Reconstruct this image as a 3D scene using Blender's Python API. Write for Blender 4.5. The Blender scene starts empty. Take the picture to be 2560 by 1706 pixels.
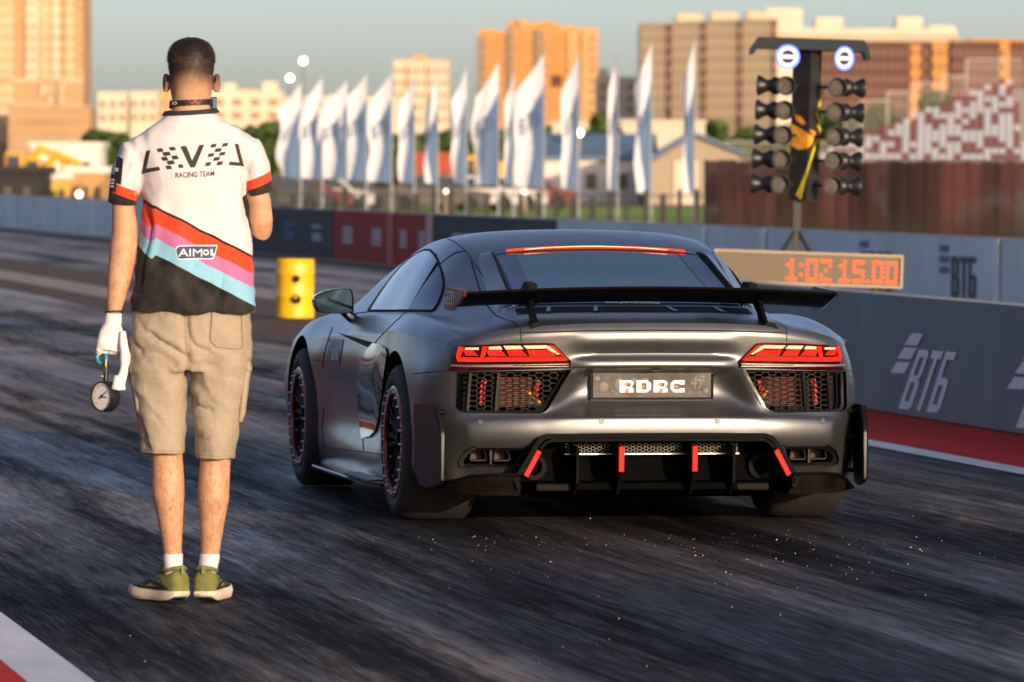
import bpy, bmesh, math, random
from math import sin, cos, pi, radians, sqrt, atan2, hypot, floor
from mathutils import Vector, Matrix, noise
from mathutils.bvhtree import BVHTree
from mathutils.geometry import tessellate_polygon
scene = bpy.context.scene
COL = scene.collection

# ---------------------------------------------------------------- camera
FPX = 14200.0                      # focal length in pixels of the 2560 px wide photo
YAW, PIT, ROL = radians(11.1), -0.0293, 0.0052
CAM = Vector((-5.18, -24.0, 1.485))
FW = Vector((sin(YAW) * cos(PIT), cos(YAW) * cos(PIT), sin(PIT)))
RT0 = Vector((cos(YAW), -sin(YAW), 0)); UP0 = RT0.cross(FW)
RT = RT0 * cos(ROL) + UP0 * sin(ROL); UP = UP0 * cos(ROL) - RT0 * sin(ROL)
cam = bpy.data.cameras.new('camera'); camo = bpy.data.objects.new('camera', cam); COL.objects.link(camo)
cam.sensor_width = 36.0; cam.lens = FPX / 2560 * 36.0
cam.clip_start = 0.5; cam.clip_end = 20000
camo.matrix_world = Matrix(((RT.x, UP.x, -FW.x, CAM.x), (RT.y, UP.y, -FW.y, CAM.y), (RT.z, UP.z, -FW.z, CAM.z), (0, 0, 0, 1)))
cam.dof.use_dof = True; cam.dof.focus_distance = 22.4; cam.dof.aperture_fstop = 6.8
scene.camera = camo

# ---------------------------------------------------------------- light
SUN_EL, SUN_AZ = radians(9.0), radians(18.0)   # light travels +Y, turned SUN_AZ towards -X
world = bpy.data.worlds.new('World'); scene.world = world; world.use_nodes = True
wn = world.node_tree; bg = wn.nodes['Background']
sky = wn.nodes.new('ShaderNodeTexSky'); sky.sky_type = 'NISHITA'; sky.sun_disc = False
sky.sun_elevation = SUN_EL; sky.altitude = 100; sky.air_density = 0.6; sky.dust_density = 1.55; sky.ozone_density = 0.5
TS = Vector((sin(SUN_AZ) * cos(SUN_EL), -cos(SUN_AZ) * cos(SUN_EL), sin(SUN_EL)))   # towards the sun
sky.sun_rotation = atan2(TS.x, TS.y)
tint = wn.nodes.new('ShaderNodeMix'); tint.data_type = 'RGBA'; tint.blend_type = 'MULTIPLY'; tint.inputs[0].default_value = 1.0
wn.links.new(sky.outputs[0], tint.inputs[6]); tint.inputs[7].default_value = (0.885, 0.88, 1.02, 1)
wn.links.new(tint.outputs[2], bg.inputs[0]); bg.inputs[1].default_value = 0.15
sl = bpy.data.lights.new('sun', 'SUN'); sl.energy = 3.15; sl.angle = radians(0.6); sl.color = (1.0, 0.78, 0.56)
so = bpy.data.objects.new('sun', sl); COL.objects.link(so)
so.rotation_euler = TS.to_track_quat('Z', 'Y').to_euler()
scene.view_settings.view_transform = 'Standard'; scene.view_settings.look = 'None'
scene.view_settings.exposure = 0.45; scene.view_settings.gamma = 1.0
scene.cycles.use_denoising = True
scene.cycles.sample_clamp_indirect = 4.0
# ---------------------------------------------------------------- helpers
R = random.Random(7)
def tag(o, label=None, cat=None, group=None, kind=None):
    if label: o['label'] = label
    if cat: o['category'] = cat
    if group: o['group'] = group
    if kind: o['kind'] = kind
    return o
def empty(name, loc=(0, 0, 0), rz=0.0):
    o = bpy.data.objects.new(name, None); COL.objects.link(o); o.location = loc; o.rotation_euler = (0, 0, rz)
    o.empty_display_size = 0.1; return o
def thing(name, label, cat, loc=(0, 0, 0), rz=0.0, group=None):
    return tag(empty(name, loc, rz), label, cat, group)
def copy_tree(o, parent=None):
    c = o.copy(); COL.objects.link(c)
    if parent is not None: c.parent = parent
    for ch in list(o.children): copy_tree(ch, c)
    return c

def mat(name, col=(.5, .5, .5), rough=.6, metal=0.0, coat=0.0, coat_rough=.05, emit=None, estr=0.0, var=0.0, vscale=(6, 6, 6), bump=0.0, bscale=40.0, col2=None, spec=.5, alpha=1.0, sheen=0.0, trans=0.0):
    m = bpy.data.materials.new(name); m.use_nodes = True
    nt = m.node_tree; b = nt.nodes['Principled BSDF']
    b.inputs['Base Color'].default_value = (*col, 1); b.inputs['Roughness'].default_value = rough; b.inputs['Metallic'].default_value = metal
    b.inputs['Coat Weight'].default_value = coat; b.inputs['Coat Roughness'].default_value = coat_rough
    b.inputs['Specular IOR Level'].default_value = spec; b.inputs['Alpha'].default_value = alpha
    b.inputs['Transmission Weight'].default_value = trans
    if sheen: b.inputs['Sheen Weight'].default_value = sheen
    if emit: b.inputs['Emission Color'].default_value = (*emit, 1); b.inputs['Emission Strength'].default_value = estr
    if var or bump:
        tc = nt.nodes.new('ShaderNodeTexCoord'); mp = nt.nodes.new('ShaderNodeMapping'); nt.links.new(tc.outputs['Object'], mp.inputs[0])
        mp.inputs['Scale'].default_value = vscale
    if var:
        n = nt.nodes.new('ShaderNodeTexNoise'); n.inputs['Detail'].default_value = 5; n.inputs['Scale'].default_value = 1.0
        nt.links.new(mp.outputs[0], n.inputs[0])
        r = nt.nodes.new('ShaderNodeValToRGB'); r.color_ramp.elements[0].position = .3; r.color_ramp.elements[1].position = .7
        c2 = col2 or tuple(min(1, c * (1 + var)) for c in col)
        c1 = col if col2 else tuple(c * (1 - var) for c in col)
        r.color_ramp.elements[0].color = (*c1, 1); r.color_ramp.elements[1].color = (*c2, 1)
        nt.links.new(n.outputs[0], r.inputs[0]); nt.links.new(r.outputs[0], b.inputs['Base Color'])
    if bump:
        n2 = nt.nodes.new('ShaderNodeTexNoise'); n2.inputs['Scale'].default_value = bscale; n2.inputs['Detail'].default_value = 4
        nt.links.new(tc.outputs['Object'], n2.inputs[0])
        bp = nt.nodes.new('ShaderNodeBump'); bp.inputs['Strength'].default_value = bump; bp.inputs['Distance'].default_value = .01
        nt.links.new(n2.outputs[0], bp.inputs['Height']); nt.links.new(bp.outputs[0], b.inputs['Normal'])
    return m

class NT:
    """tiny node builder"""
    def __init__(s, m): s.m = m; s.t = m.node_tree; s.b = s.t.nodes['Principled BSDF']
    def n(s, typ, **kw):
        x = s.t.nodes.new('ShaderNode' + typ)
        for k, v in kw.items():
            if hasattr(x, k): setattr(x, k, v)
        return x
    def put(s, sock, v):
        if hasattr(v, 'is_output'): s.t.links.new(v, sock)
        else: sock.default_value = v
    def math(s, op, a, b=0.0, c=0.0, clamp=False):
        x = s.n('Math', operation=op); x.use_clamp = clamp
        s.put(x.inputs[0], a); s.put(x.inputs[1], b); s.put(x.inputs[2], c); return x.outputs[0]
    def mix(s, f, a, b):
        x = s.n('Mix'); x.data_type = 'RGBA'
        s.put(x.inputs[0], f); s.put(x.inputs[6], a); s.put(x.inputs[7], b); return x.outputs[2]
    def obj(s): return s.n('TexCoord').outputs['Object']
    def xyz(s, v):
        x = s.n('SeparateXYZ'); s.put(x.inputs[0], v); return x.outputs
    def noise(s, v, sc=(1, 1, 1), scale=1.0, detail=4, rough=.55, dist=0.0):
        mp = s.n('Mapping'); s.put(mp.inputs[0], v); mp.inputs['Scale'].default_value = sc
        x = s.n('TexNoise'); s.put(x.inputs[0], mp.outputs[0]); x.inputs['Scale'].default_value = scale
        x.inputs['Detail'].default_value = detail; x.inputs['Roughness'].default_value = rough; x.inputs['Distortion'].default_value = dist
        return x.outputs[0]
    def ramp(s, f, stops, const=False):
        x = s.n('ValToRGB'); s.put(x.inputs[0], f); cr = x.color_ramp
        if const: cr.interpolation = 'CONSTANT'
        while len(cr.elements) < len(stops): cr.elements.new(.5)
        for e, (p, c) in zip(cr.elements, stops):
            e.position = p; e.color = (*c, 1) if not isinstance(c, (int, float)) else (c, c, c, 1)
        return x.outputs[0]
    def range(s, v, a, b, c=0.0, d=1.0):
        x = s.n('MapRange'); s.put(x.inputs[0], v)
        for i, q in enumerate((a, b, c, d)): x.inputs[1 + i].default_value = q
        return x.outputs[0]
    def bump(s, h, strength=.3, dist=.01):
        x = s.n('Bump'); s.put(x.inputs['Height'], h); x.inputs['Strength'].default_value = strength; x.inputs['Distance'].default_value = dist
        s.t.links.new(x.outputs[0], s.b.inputs['Normal'])
    def attr(s, name):
        x = s.n('Attribute'); x.attribute_name = name; return x.outputs['Fac']
    def set(s, **kw):
        for k, v in kw.items(): s.put(s.b.inputs[k.replace('_', ' ')], v)

def link_mesh(name, me, m, parent=None, smooth=False, ang=35):
    o = bpy.data.objects.new(name, me); COL.objects.link(o)
    for x in (m if isinstance(m, (list, tuple)) else [m]):
        if x and x.name not in me.materials: me.materials.append(x)
    if parent is not None: o.parent = parent
    if smooth:
        me.polygons.foreach_set('use_smooth', [True] * len(me.polygons))
        if ang < 180: me.set_sharp_from_angle(angle=radians(ang))
    return o

class MB:
    def __init__(s): s.bm = bmesh.new()
    def vf(s, vs, fs):
        V = [s.bm.verts.new(v) for v in vs]
        for f in fs:
            try: s.bm.faces.new([V[i] for i in f])
            except ValueError: pass
        return V
    def box(s, c, d, rot=None, bev=0.0):
        hx, hy, hz = d[0] / 2, d[1] / 2, d[2] / 2
        vs = [Vector((x * hx, y * hy, z * hz)) for x in (-1, 1) for y in (-1, 1) for z in (-1, 1)]
        if rot: vs = [rot @ v for v in vs]
        vs = [v + Vector(c) for v in vs]
        V = s.vf(vs, [(0, 1, 3, 2), (4, 6, 7, 5), (0, 4, 5, 1), (2, 3, 7, 6), (0, 2, 6, 4), (1, 5, 7, 3)])
        if bev:
            es = {e for v in V for e in v.link_edges}
            bmesh.ops.bevel(s.bm, geom=list(es), offset=bev, segments=2, profile=.5, affect='EDGES')
        return s
    def cyl(s, p0, p1, r0, r1=None, n=12, cap=True):
        r1 = r0 if r1 is None else r1
        p0 = Vector(p0); p1 = Vector(p1); d = (p1 - p0).normalized()
        a = d.orthogonal().normalized(); b = d.cross(a)
        vs = []
        for p, r in ((p0, r0), (p1, r1)):
            vs += [p + (a * cos(2 * pi * i / n) + b * sin(2 * pi * i / n)) * r for i in range(n)]
        fs = [(i, (i + 1) % n, n + (i + 1) % n, n + i) for i in range(n)]
        if cap: fs += [tuple(range(n - 1, -1, -1)), tuple(range(n, 2 * n))]
        s.vf(vs, fs); return s
    def rings(s, rings, cap0=True, cap1=True, closed=True):
        n = len(rings[0]); vs = [v for r in rings for v in r]; fs = []
        for k in range(len(rings) - 1):
            for i in range(n if closed else n - 1):
                j = (i + 1) % n
                fs.append((k * n + i, k * n + j, (k + 1) * n + j, (k + 1) * n + i))
        if cap0: fs.append(tuple(range(n - 1, -1, -1)))
        if cap1: fs.append(tuple(range((len(rings) - 1) * n, len(rings) * n)))
        s.vf(vs, fs); return s
    def lathe(s, c, axis, prof, n=32, cap0=False, cap1=False):
        axis = Vector(axis).normalized(); a = axis.orthogonal().normalized(); b = axis.cross(a); c = Vector(c)
        s.rings([[c + axis * h + (a * cos(2 * pi * i / n) + b * sin(2 * pi * i / n)) * r for i in range(n)] for h, r in prof], cap0, cap1); return s
    def tube(s, pts, r, n=8, ry=None, cap=True):
        pts = [Vector(p) for p in pts]; rs = r if isinstance(r, (list, tuple)) else [r] * len(pts); rg = []
        a = None
        for i, p in enumerate(pts):
            d = (pts[min(i + 1, len(pts) - 1)] - pts[max(i - 1, 0)]).normalized()
            a = d.orthogonal().normalized() if a is None else (a - d * a.dot(d)).normalized()
            b = d.cross(a)
            rg.append([p + (a * cos(2 * pi * k / n) + b * sin(2 * pi * k / n)) * rs[i] for k in range(n)])
        s.rings(rg, cap, cap); return s
    def prism(s, poly, ax, t0, t1):
        """2D polygon extruded along axis ax ('x','y','z') from t0 to t1"""
        def P(p, t): return {'x': (t, p[0], p[1]), 'y': (p[0], t, p[1]), 'z': (p[0], p[1], t)}[ax]
        n = len(poly); vs = [P(p, t0) for p in poly] + [P(p, t1) for p in poly]
        s.vf(vs, [(i, (i + 1) % n, n + (i + 1) % n, n + i) for i in range(n)] + [tuple(range(n - 1, -1, -1)), tuple(range(n, 2 * n))]); return s
    def quad(s, a, b, c, d): s.vf([a, b, c, d], [(0, 1, 2, 3)]); return s
    def sphere(s, c, r, seg=12, sc=(1, 1, 1)):
        bmesh.ops.create_uvsphere(s.bm, u_segments=seg, v_segments=max(6, seg // 2), radius=r, matrix=Matrix.Translation(c) @ Matrix.Diagonal((*sc, 1))); return s
    def mesh(s, name, fix=True):
        if fix: bmesh.ops.recalc_face_normals(s.bm, faces=s.bm.faces)
        me = bpy.data.meshes.new(name); s.bm.to_mesh(me); s.bm.free(); return me
    def build(s, name, m, parent=None, smooth=False, ang=35, fix=True):
        return link_mesh(name, s.mesh(name, fix), m, parent, smooth, ang)

def rotx(a): return Matrix.Rotation(a, 3, 'X')
def roty(a): return Matrix.Rotation(a, 3, 'Y')
def rotz(a): return Matrix.Rotation(a, 3, 'Z')
def smooth01(a, b, x):
    t = min(1, max(0, (x - a) / (b - a))); return t * t * (3 - 2 * t)
def lerp(a, b, t): return a + (b - a) * t
def interp(x, keys):
    if x <= keys[0][0]: return keys[0][1]
    for (a, u), (b, v) in zip(keys, keys[1:]):
        if x <= b: return u + (v - u) * (x - a) / (b - a)
    return keys[-1][1]
def crom(keys):
    """smooth interpolation through (t, vector-tuple) keys"""
    ts = [k[0] for k in keys]; vs = [k[1] for k in keys]; n = len(keys); D = len(vs[0])
    tg = []
    for i in range(n):
        a, b = max(0, i - 1), min(n - 1, i + 1)
        if 0 < i < n - 1:
            h0, h1 = ts[i] - ts[i - 1], ts[i + 1] - ts[i]
            tg.append([((vs[i][d] - vs[i - 1][d]) / h0 * h1 + (vs[i + 1][d] - vs[i][d]) / h1 * h0) / (h0 + h1) for d in range(D)])
        else: tg.append([(vs[b][d] - vs[a][d]) / (ts[b] - ts[a]) for d in range(D)])
    def f(t):
        i = 0
        while i < n - 2 and t > ts[i + 1]: i += 1
        h = ts[i + 1] - ts[i]; u = min(1, max(0, (t - ts[i]) / h))
        a, b, c, e = 2 * u**3 - 3 * u * u + 1, u**3 - 2 * u * u + u, -2 * u**3 + 3 * u * u, u**3 - u * u
        return tuple(a * vs[i][d] + b * h * tg[i][d] + c * vs[i + 1][d] + e * h * tg[i + 1][d] for d in range(D))
    return f

def eval_mesh(o):
    dg = bpy.context.evaluated_depsgraph_get(); dg.update()
    me = bpy.data.meshes.new_from_object(o.evaluated_get(dg)); return me
def remesh(mb, voxel, smooth_it=6, fac=.5):
    me = mb.mesh('tmp'); o = bpy.data.objects.new('tmp', me); COL.objects.link(o)
    m = o.modifiers.new('r', 'REMESH'); m.mode = 'VOXEL'; m.voxel_size = voxel
    if smooth_it: s = o.modifiers.new('s', 'SMOOTH'); s.iterations = smooth_it; s.factor = fac
    out = eval_mesh(o); bpy.data.objects.remove(o); out.materials.clear(); return out
def bvh_of(me):
    return BVHTree.FromPolygons([v.co.copy() for v in me.vertices], [tuple(p.vertices) for p in me.polygons])
def text_polys(txt, size=1.0, shear=0.0, xs=1.0, bold=0.0):
    cu = bpy.data.curves.new('t', 'FONT'); cu.body = txt; cu.size = size; cu.shear = shear; cu.align_x = 'CENTER'; cu.align_y = 'CENTER'; cu.offset = bold; cu.resolution_u = 3
    o = bpy.data.objects.new('t', cu); COL.objects.link(o); me = eval_mesh(o); bpy.data.objects.remove(o)
    vs = [(v.co.x * xs, v.co.y) for v in me.vertices]; ps = [tuple(p.vertices) for p in me.polygons]; bpy.data.meshes.remove(me)
    return vs, ps
def text_box(vs):
    xs = [v[0] for v in vs]; ys = [v[1] for v in vs]; return min(xs), max(xs), min(ys), max(ys)
def fit_text(txt, x0, x1, y0, y1, shear=0.0, bold=0.0):
    """text stretched into a box, 2D verts + faces"""
    vs, ps = text_polys(txt, 1.0, 0, 1.0, bold); a, b, c, d = text_box(vs)
    out = []
    for x, y in vs:
        v = (y - c) / (d - c); out.append((x0 + (x - a) / (b - a) * (x1 - x0) + shear * v, y0 + v * (y1 - y0)))
    return out, ps
def polys2d(polys):
    vs, ps = [], []
    for p in polys:
        i0 = len(vs); vs += [tuple(q) for q in p]; ps.append(tuple(range(i0, i0 + len(p))))
    return vs, ps
def flat(vs, ps, fn):
    """2D verts/faces mapped to 3D by fn, as an MB"""
    mb = MB(); mb.vf([fn(*v) for v in vs], ps); return mb
def sub2d(vs, ps, maxlen):
    """dense triangulated 2D mesh"""
    bm = bmesh.new(); V = [bm.verts.new((v[0], v[1], 0)) for v in vs]
    for p in ps:
        try: bm.faces.new([V[i] for i in p])
        except ValueError: pass
    bmesh.ops.triangulate(bm, faces=bm.faces[:])
    for _ in range(7):
        es = [e for e in bm.edges if e.calc_length() > maxlen]
        if not es: break
        bmesh.ops.subdivide_edges(bm, edges=es, cuts=1); bmesh.ops.triangulate(bm, faces=bm.faces[:])
    bm.verts.index_update()
    vv = [(v.co.x, v.co.y) for v in bm.verts]; ff = [tuple(v.index for v in f.verts) for f in bm.faces]; bm.free(); return vv, ff
def decal(name, vs, ps, rayfn, bvh, off, m, parent, maxlen, thick=0.0, mirror=False, smooth=True, post=None):
    """lay a 2D outline on a surface: rayfn(u,v) -> (origin, direction); the patch is real geometry lying off the surface"""
    vv, ff = sub2d(vs, ps, maxlen); pts = []
    for u, v in vv:
        o, d = rayfn(u, v); h = bvh.ray_cast(o, d)
        if h[0] is None: pts.append(None); continue
        n = h[1] if h[1].dot(d) < 0 else -h[1]
        pts.append((h[0], n))
    # soften the normals so that the patch stays even
    P = [None if p is None else p[0] + p[1] * off for p in pts]
    fs = [f for f in ff if all(P[i] is not None for i in f)]
    if post: P = [None if p is None else post(p) for p in P]
    idx = {}; V = []
    for f in fs:
        for i in f:
            if i not in idx: idx[i] = len(V); V.append(P[i])
    F = [tuple(idx[i] for i in f) for f in fs]
    mb = MB(); mb.vf(V, F)
    if thick:
        r = bmesh.ops.solidify(mb.bm, geom=mb.bm.faces[:], thickness=thick)
    if mirror:
        r = bmesh.ops.mirror(mb.bm, geom=mb.bm.verts[:] + mb.bm.edges[:] + mb.bm.faces[:], axis='X', merge_dist=1e-6)
    return mb.build(name, m, parent, smooth, 40)
def camray(u, v, org=Vector((0, 0, 0))):
    """ray of the photo's pixel, in the frame of a thing whose base stands at org (no turn)"""
    return CAM - org, (FW + RT * ((u - 1280) / FPX) - UP * ((v - 853) / FPX)).normalized()
def at_depth(u, v, d):
    return CAM + (FW + RT * ((u - 1280) / FPX) - UP * ((v - 853) / FPX)) * d
def at_ground(u, v, z=0.0):
    o, d = camray(u, v); return o + d * ((z - o.z) / d.z)
# ---------------------------------------------------------------- ground, track, lines
def sheet(name, x0, x1, y0, y1, z, m, nx=1, ny=1, kind='structure', label=None, cat=None):
    mb = MB()
    for i in range(nx):
        for j in range(ny):
            a, b = lerp(x0, x1, i / nx), lerp(x0, x1, (i + 1) / nx); c, d = lerp(y0, y1, j / ny), lerp(y0, y1, (j + 1) / ny)
            mb.quad((a, c, z), (b, c, z), (b, d, z), (a, d, z))
    return tag(mb.build(name, m), label, cat, None, kind)

def m_track():
    m = mat('track_rubber'); t = NT(m); p = t.obj(); X, Y, Z = t.xyz(p)
    s1 = t.noise(p, (1.3, .05, 1), 1, 7, .62, 1.0); s2 = t.noise(p, (10, .30, 1), 1, 7, .68, 1.0); s3 = t.noise(p, (70, 2.2, 1), 1, 5, .7, .5)
    pt = t.noise(p, (.35, .11, 1), 1, 5, .6, 1.2); gr = t.noise(p, (1, 1, 1), 220, 3, .7)
    blot = t.noise(p, (1.1, .55, 1), 1, 6, .65, .8)
    # wheel lanes: darker rubber where tyres run
    def band(c, w): return t.range(t.math('ABSOLUTE', t.math('SUBTRACT', X, c)), w * .45, w, 1, 0)
    lanes = t.math('MAXIMUM', t.math('MAXIMUM', band(-.85, .55), band(.85, .5)), t.math('MAXIMUM', band(6.2, .6), band(7.9, .6)))
    f = t.math('ADD', t.math('MULTIPLY', s1, .42), t.math('ADD', t.math('MULTIPLY', s2, .30), t.math('MULTIPLY', s3, .28)))
    f = t.math('ADD', f, t.math('MULTIPLY', t.math('SUBTRACT', pt, .5), .60))
    bandn = t.noise(p, (1.9, .012, 1), 1, 3, .5, .3); f = t.math('ADD', f, t.math('MULTIPLY', t.math('SUBTRACT', bandn, .5), .42))
    f = t.math('SUBTRACT', f, t.math('MULTIPLY', lanes, .07))
    fc = t.range(f, .38, .64)
    col = t.ramp(fc, [(0, (.009, .008, .007)), (.40, (.032, .028, .0245)), (.68, (.095, .081, .069)), (1, (.30, .25, .205))])
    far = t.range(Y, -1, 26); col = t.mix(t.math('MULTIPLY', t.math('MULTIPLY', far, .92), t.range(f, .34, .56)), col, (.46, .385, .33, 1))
    dark = t.range(blot, .60, .72); col = t.mix(t.math('MULTIPLY', dark, .6), col, (.008, .008, .009, 1))
    sp = t.range(gr, .62, .72); col = t.mix(t.math('MULTIPLY', sp, .30), col, (.24, .20, .16, 1)); sd_ = t.range(gr, .40, .30); col = t.mix(t.math('MULTIPLY', sd_, .7), col, (.004, .004, .004, 1))
    t.set(Base_Color=col)
    film = t.noise(p, (.5, .07, 1), 1, 5, .6, 1.0); fl = t.math('ADD', t.math('MULTIPLY', film, .44), t.math('ADD', t.math('MULTIPLY', s2, .24), t.math('MULTIPLY', s3, .32)))
    wob = t.math('MULTIPLY', t.math('SUBTRACT', t.noise(p, (.3, .12, 1), 1, 4, .6), .5), .10); frag = t.range(t.noise(p, (6, .5, 1), 1, 5, .7), .40, .58)
    def track_band(c_, w_): return t.math('MULTIPLY', t.range(t.math('ABSOLUTE', t.math('SUBTRACT', t.math('ADD', X, wob), c_)), w_ * .78, w_, 1, 0), frag)
    lt_ = t.math('MAXIMUM', t.math('MAXIMUM', track_band(-1.80, .13), track_band(.62, .20)), t.math('MAXIMUM', track_band(-2.62, .22), t.math('MAXIMUM', track_band(1.75, .16), track_band(-.35, .10))))
    dk_ = t.math('MAXIMUM', t.math('MAXIMUM', track_band(-1.26, .24), track_band(.18, .20)), t.math('MAXIMUM', track_band(1.25, .26), track_band(-2.15, .16)))
    fl = t.math('ADD', fl, t.math('SUBTRACT', t.math('MULTIPLY', lt_, .055), t.math('MULTIPLY', dk_, .07)))
    col = t.mix(t.math('MULTIPLY', dk_, .72), col, (.007, .0065, .006, 1)); col = t.mix(t.math('MULTIPLY', lt_, .30), col, (.15, .135, .12, 1)); t.set(Base_Color=col)
    r = t.range(fl, .42, .62, .85, .42); r = t.math('ADD', r, t.math('MULTIPLY', dark, .12)); t.set(Roughness=r)
    t.set(Specular_IOR_Level=t.range(fl, .42, .62, .03, .26))
    h = t.math('ADD', t.math('MULTIPLY', gr, .5), t.math('ADD', t.math('MULTIPLY', s3, .9), t.math('MULTIPLY', s2, .8)))
    bm_ = t.noise(p, (10, 2.6, 1), 1, 4, .6, .4); h = t.math('ADD', h, t.math('MULTIPLY', bm_, .6))
    t.bump(h, .26, .006); return m

def m_paint(name, col, wear, dirt=(.06, .055, .05), sc=(3, .5, 1)):
    m = mat(name); t = NT(m); p = t.obj()
    a = t.noise(p, sc, 1, 7, .68, .5); b = t.noise(p, (1, 1, 1), 70, 4, .7); c = t.noise(p, (30, 1.2, 1), 1, 4, .6)
    f = t.math('ADD', t.math('MULTIPLY', a, .5), t.math('ADD', t.math('MULTIPLY', b, .28), t.math('MULTIPLY', c, .22)))
    k = t.range(f, wear, wear + .14)
    col2 = t.mix(t.range(a, .3, .7), tuple(x * .72 for x in col) + (1,), (*col, 1))
    t.set(Base_Color=t.mix(k, col2, (*dirt, 1)), Roughness=.85, Specular_IOR_Level=.08); t.bump(b, .3, .004); return m

M_TRACK = m_track()
M_WLINE = m_paint('white_line', (.90, .88, .84), .60, (.25, .23, .22)); M_RED = m_paint('red_apron', (.76, .050, .030), .57, (.36, .05, .035), (1.5, .4, 1))
M_CONC = m_paint('worn_concrete', (.20, .13, .088), .5, (.085, .062, .048), (2, .2, 1)); M_PALE = m_paint('pale_concrete', (.50, .40, .31), .54, (.20, .15, .11), (2, .15, 1))
M_GRASS = mat('grass', (.26, .38, .06), .95, var=.4, vscale=(.6, .25, 1), col2=(.40, .48, .10), spec=.05)
M_DIRT = mat('dirt', (.20, .145, .09), .95, var=.4, vscale=(.15, .05, 1), col2=(.26, .19, .11))
sheet('ground', -2500, 4000, -300, 9000, -.03, M_DIRT)
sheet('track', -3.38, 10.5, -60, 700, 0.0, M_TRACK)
sheet('edge_line', -3.385, -3.19, -60, 400, .004, M_WLINE)
sheet('verge', -4.5, -3.385, -60, 400, .003, M_RED)
sheet('edge_line', 2.77, 2.955, -60, 21, .004, M_WLINE)
sheet('apron', 2.955, 4.1, -60, 20, .003, M_RED)
sheet('median_strip', 2.4, 4.9, 20, 400, .005, M_CONC)
sheet('pale_strip', 3.0, 3.75, 41, 400, .009, M_PALE)
sheet('kerb_strip', 9.7, 10.5, -20, 400, .004, M_CONC)
sheet('grass_field', 11.5, 400, 150, 232, .0, M_GRASS)
sheet('runoff', -14, -4.5, -60, 400, .002, mat('runoff_asphalt', (.05, .047, .045), .85, var=.3, vscale=(.5, .1, 1)))
sheet('service_road', 11.0, 200, 30, 150, -.01, mat('service_asphalt', (.10, .09, .085), .8, var=.3, vscale=(.5, .1, 1)))

# rubber crumbs thrown on the lane behind the car
def crumbs():
    mb = MB(); rr = random.Random(3)
    for k in range(560):
        if k < 330: x, y = rr.gauss(-.05, .75), -1.1 - abs(rr.gauss(0, 1.5))
        else: x, y = rr.uniform(-3.0, 3.2), rr.uniform(-8.5, 4)
        s = .0016 * math.exp(rr.gauss(-.3, .45))
        if rr.random() < .05: s *= 1.8
        s = min(s, .0036)
        q = [Vector((rr.uniform(-1, 1), rr.uniform(-1, 1), rr.uniform(0, 1.1))) * s for _ in range(3)] + [Vector((0, 0, 1.4 * s)), Vector((s, -s, 0)), Vector((-s, -s, 0))]
        o = Vector((x, y, .001)); V = [mb.bm.verts.new(o + v) for v in q]
        try: bmesh.ops.convex_hull(mb.bm, input=V)
        except Exception: pass
    me = mb.mesh('rubber_crumbs')
    pm = [mat('crumb_pale', (.62, .47, .33), .5), mat('crumb_tan', (.42, .24, .14), .7), mat('crumb_black', (.015, .015, .015), .7)]
    o = link_mesh('rubber_crumbs', me, pm)
    rr = random.Random(9); cur = {}
    for p in me.polygons:
        key = (round(p.center.x, 2), round(p.center.y, 2))
        if key not in cur: cur[key] = 0 if rr.random() < .62 else (1 if rr.random() < .6 else 2)
        p.material_index = cur[key]
    tag(o, None, None, None, 'stuff')
crumbs()

# ---------------------------------------------------------------- lane walls with their banners
def xplane(x):
    def f(u, v):
        o, d = camray(u, v); return o + d * ((x - o.x) / d.x)
    return f
def E5(x, y): return (1740 + .4336 * x, 560 + .4336 * y)
def bil(bl, br, tl, tr):
    def f(s, t):
        a = (lerp(bl[0], br[0], s), lerp(bl[1], br[1], s)); b = (lerp(tl[0], tr[0], s), lerp(tl[1], tr[1], s))
        return lerp(a[0], b[0], t), lerp(a[1], b[1], t)
    return f
def rc(a, b, c, d): return [(a, c), (b, c), (b, d), (a, d)]
VTB = polys2d([rc(0, .09, 0, 1), rc(.09, .20, 0, .13), rc(.09, .20, .45, .57), rc(.09, .20, .87, 1),
               [(.20, 1), (.25, .985), (.285, .93), (.285, .60), (.26, .53), (.20, .51), (.20, .57), (.20, .87)][::-1],
               [(.20, .51), (.26, .50), (.30, .43), (.30, .07), (.26, .01), (.20, 0), (.20, .13), (.20, .45)][::-1],
               rc(.36, .64, .87, 1), rc(.455, .545, 0, .87),
               rc(.70, .79, 0, 1), rc(.79, .97, .87, 1), rc(.79, .90, .45, .57), rc(.79, .90, 0, .13),
               [(.90, .57), (.96, .56), (1, .49), (1, .08), (.96, .01), (.90, 0), (.90, .13), (.90, .45)][::-1]])

def banner(name, c1, rough=.75):
    m = mat(name); t = NT(m); p = t.obj(); X, Y, Z = t.xyz(p)
    a = t.noise(p, (1, .8, .5), 1, 5, .6, .4); b = t.noise(p, (1, 9, .7), 1, 3, .5)
    t.set(Base_Color=t.mix(t.range(a, .3, .72), tuple(c * .8 for c in c1) + (1,), tuple(min(1, c * 1.12) for c in c1) + (1,)), Roughness=rough, Specular_IOR_Level=.12)
    t.bump(t.math('ADD', t.math('MULTIPLY', b, .6), a), .35, .05); return m
M_GREYB = banner('slate_banner', (.27, .325, .305)); M_WHITEB = banner('white_banner', (.76, .82, .80)); M_PRINT = mat('white_print', (.93, .93, .93), .7, spec=.1)
M_NAVY = mat('navy_print', (.02, .025, .05), .6); M_BLUEP = mat('blue_print', (.05, .13, .32), .6)
M_DGREY = banner('charcoal_banner', (.085, .085, .09)); M_MAROON = banner('maroon_banner', (.42, .05, .04)); M_PALEP = mat('pale_print', (.55, .56, .58), .6)
M_CONCW = mat('wall_concrete', (.42, .38, .33), .85, var=.25, vscale=(3, 3, 3), bump=.3)

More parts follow.
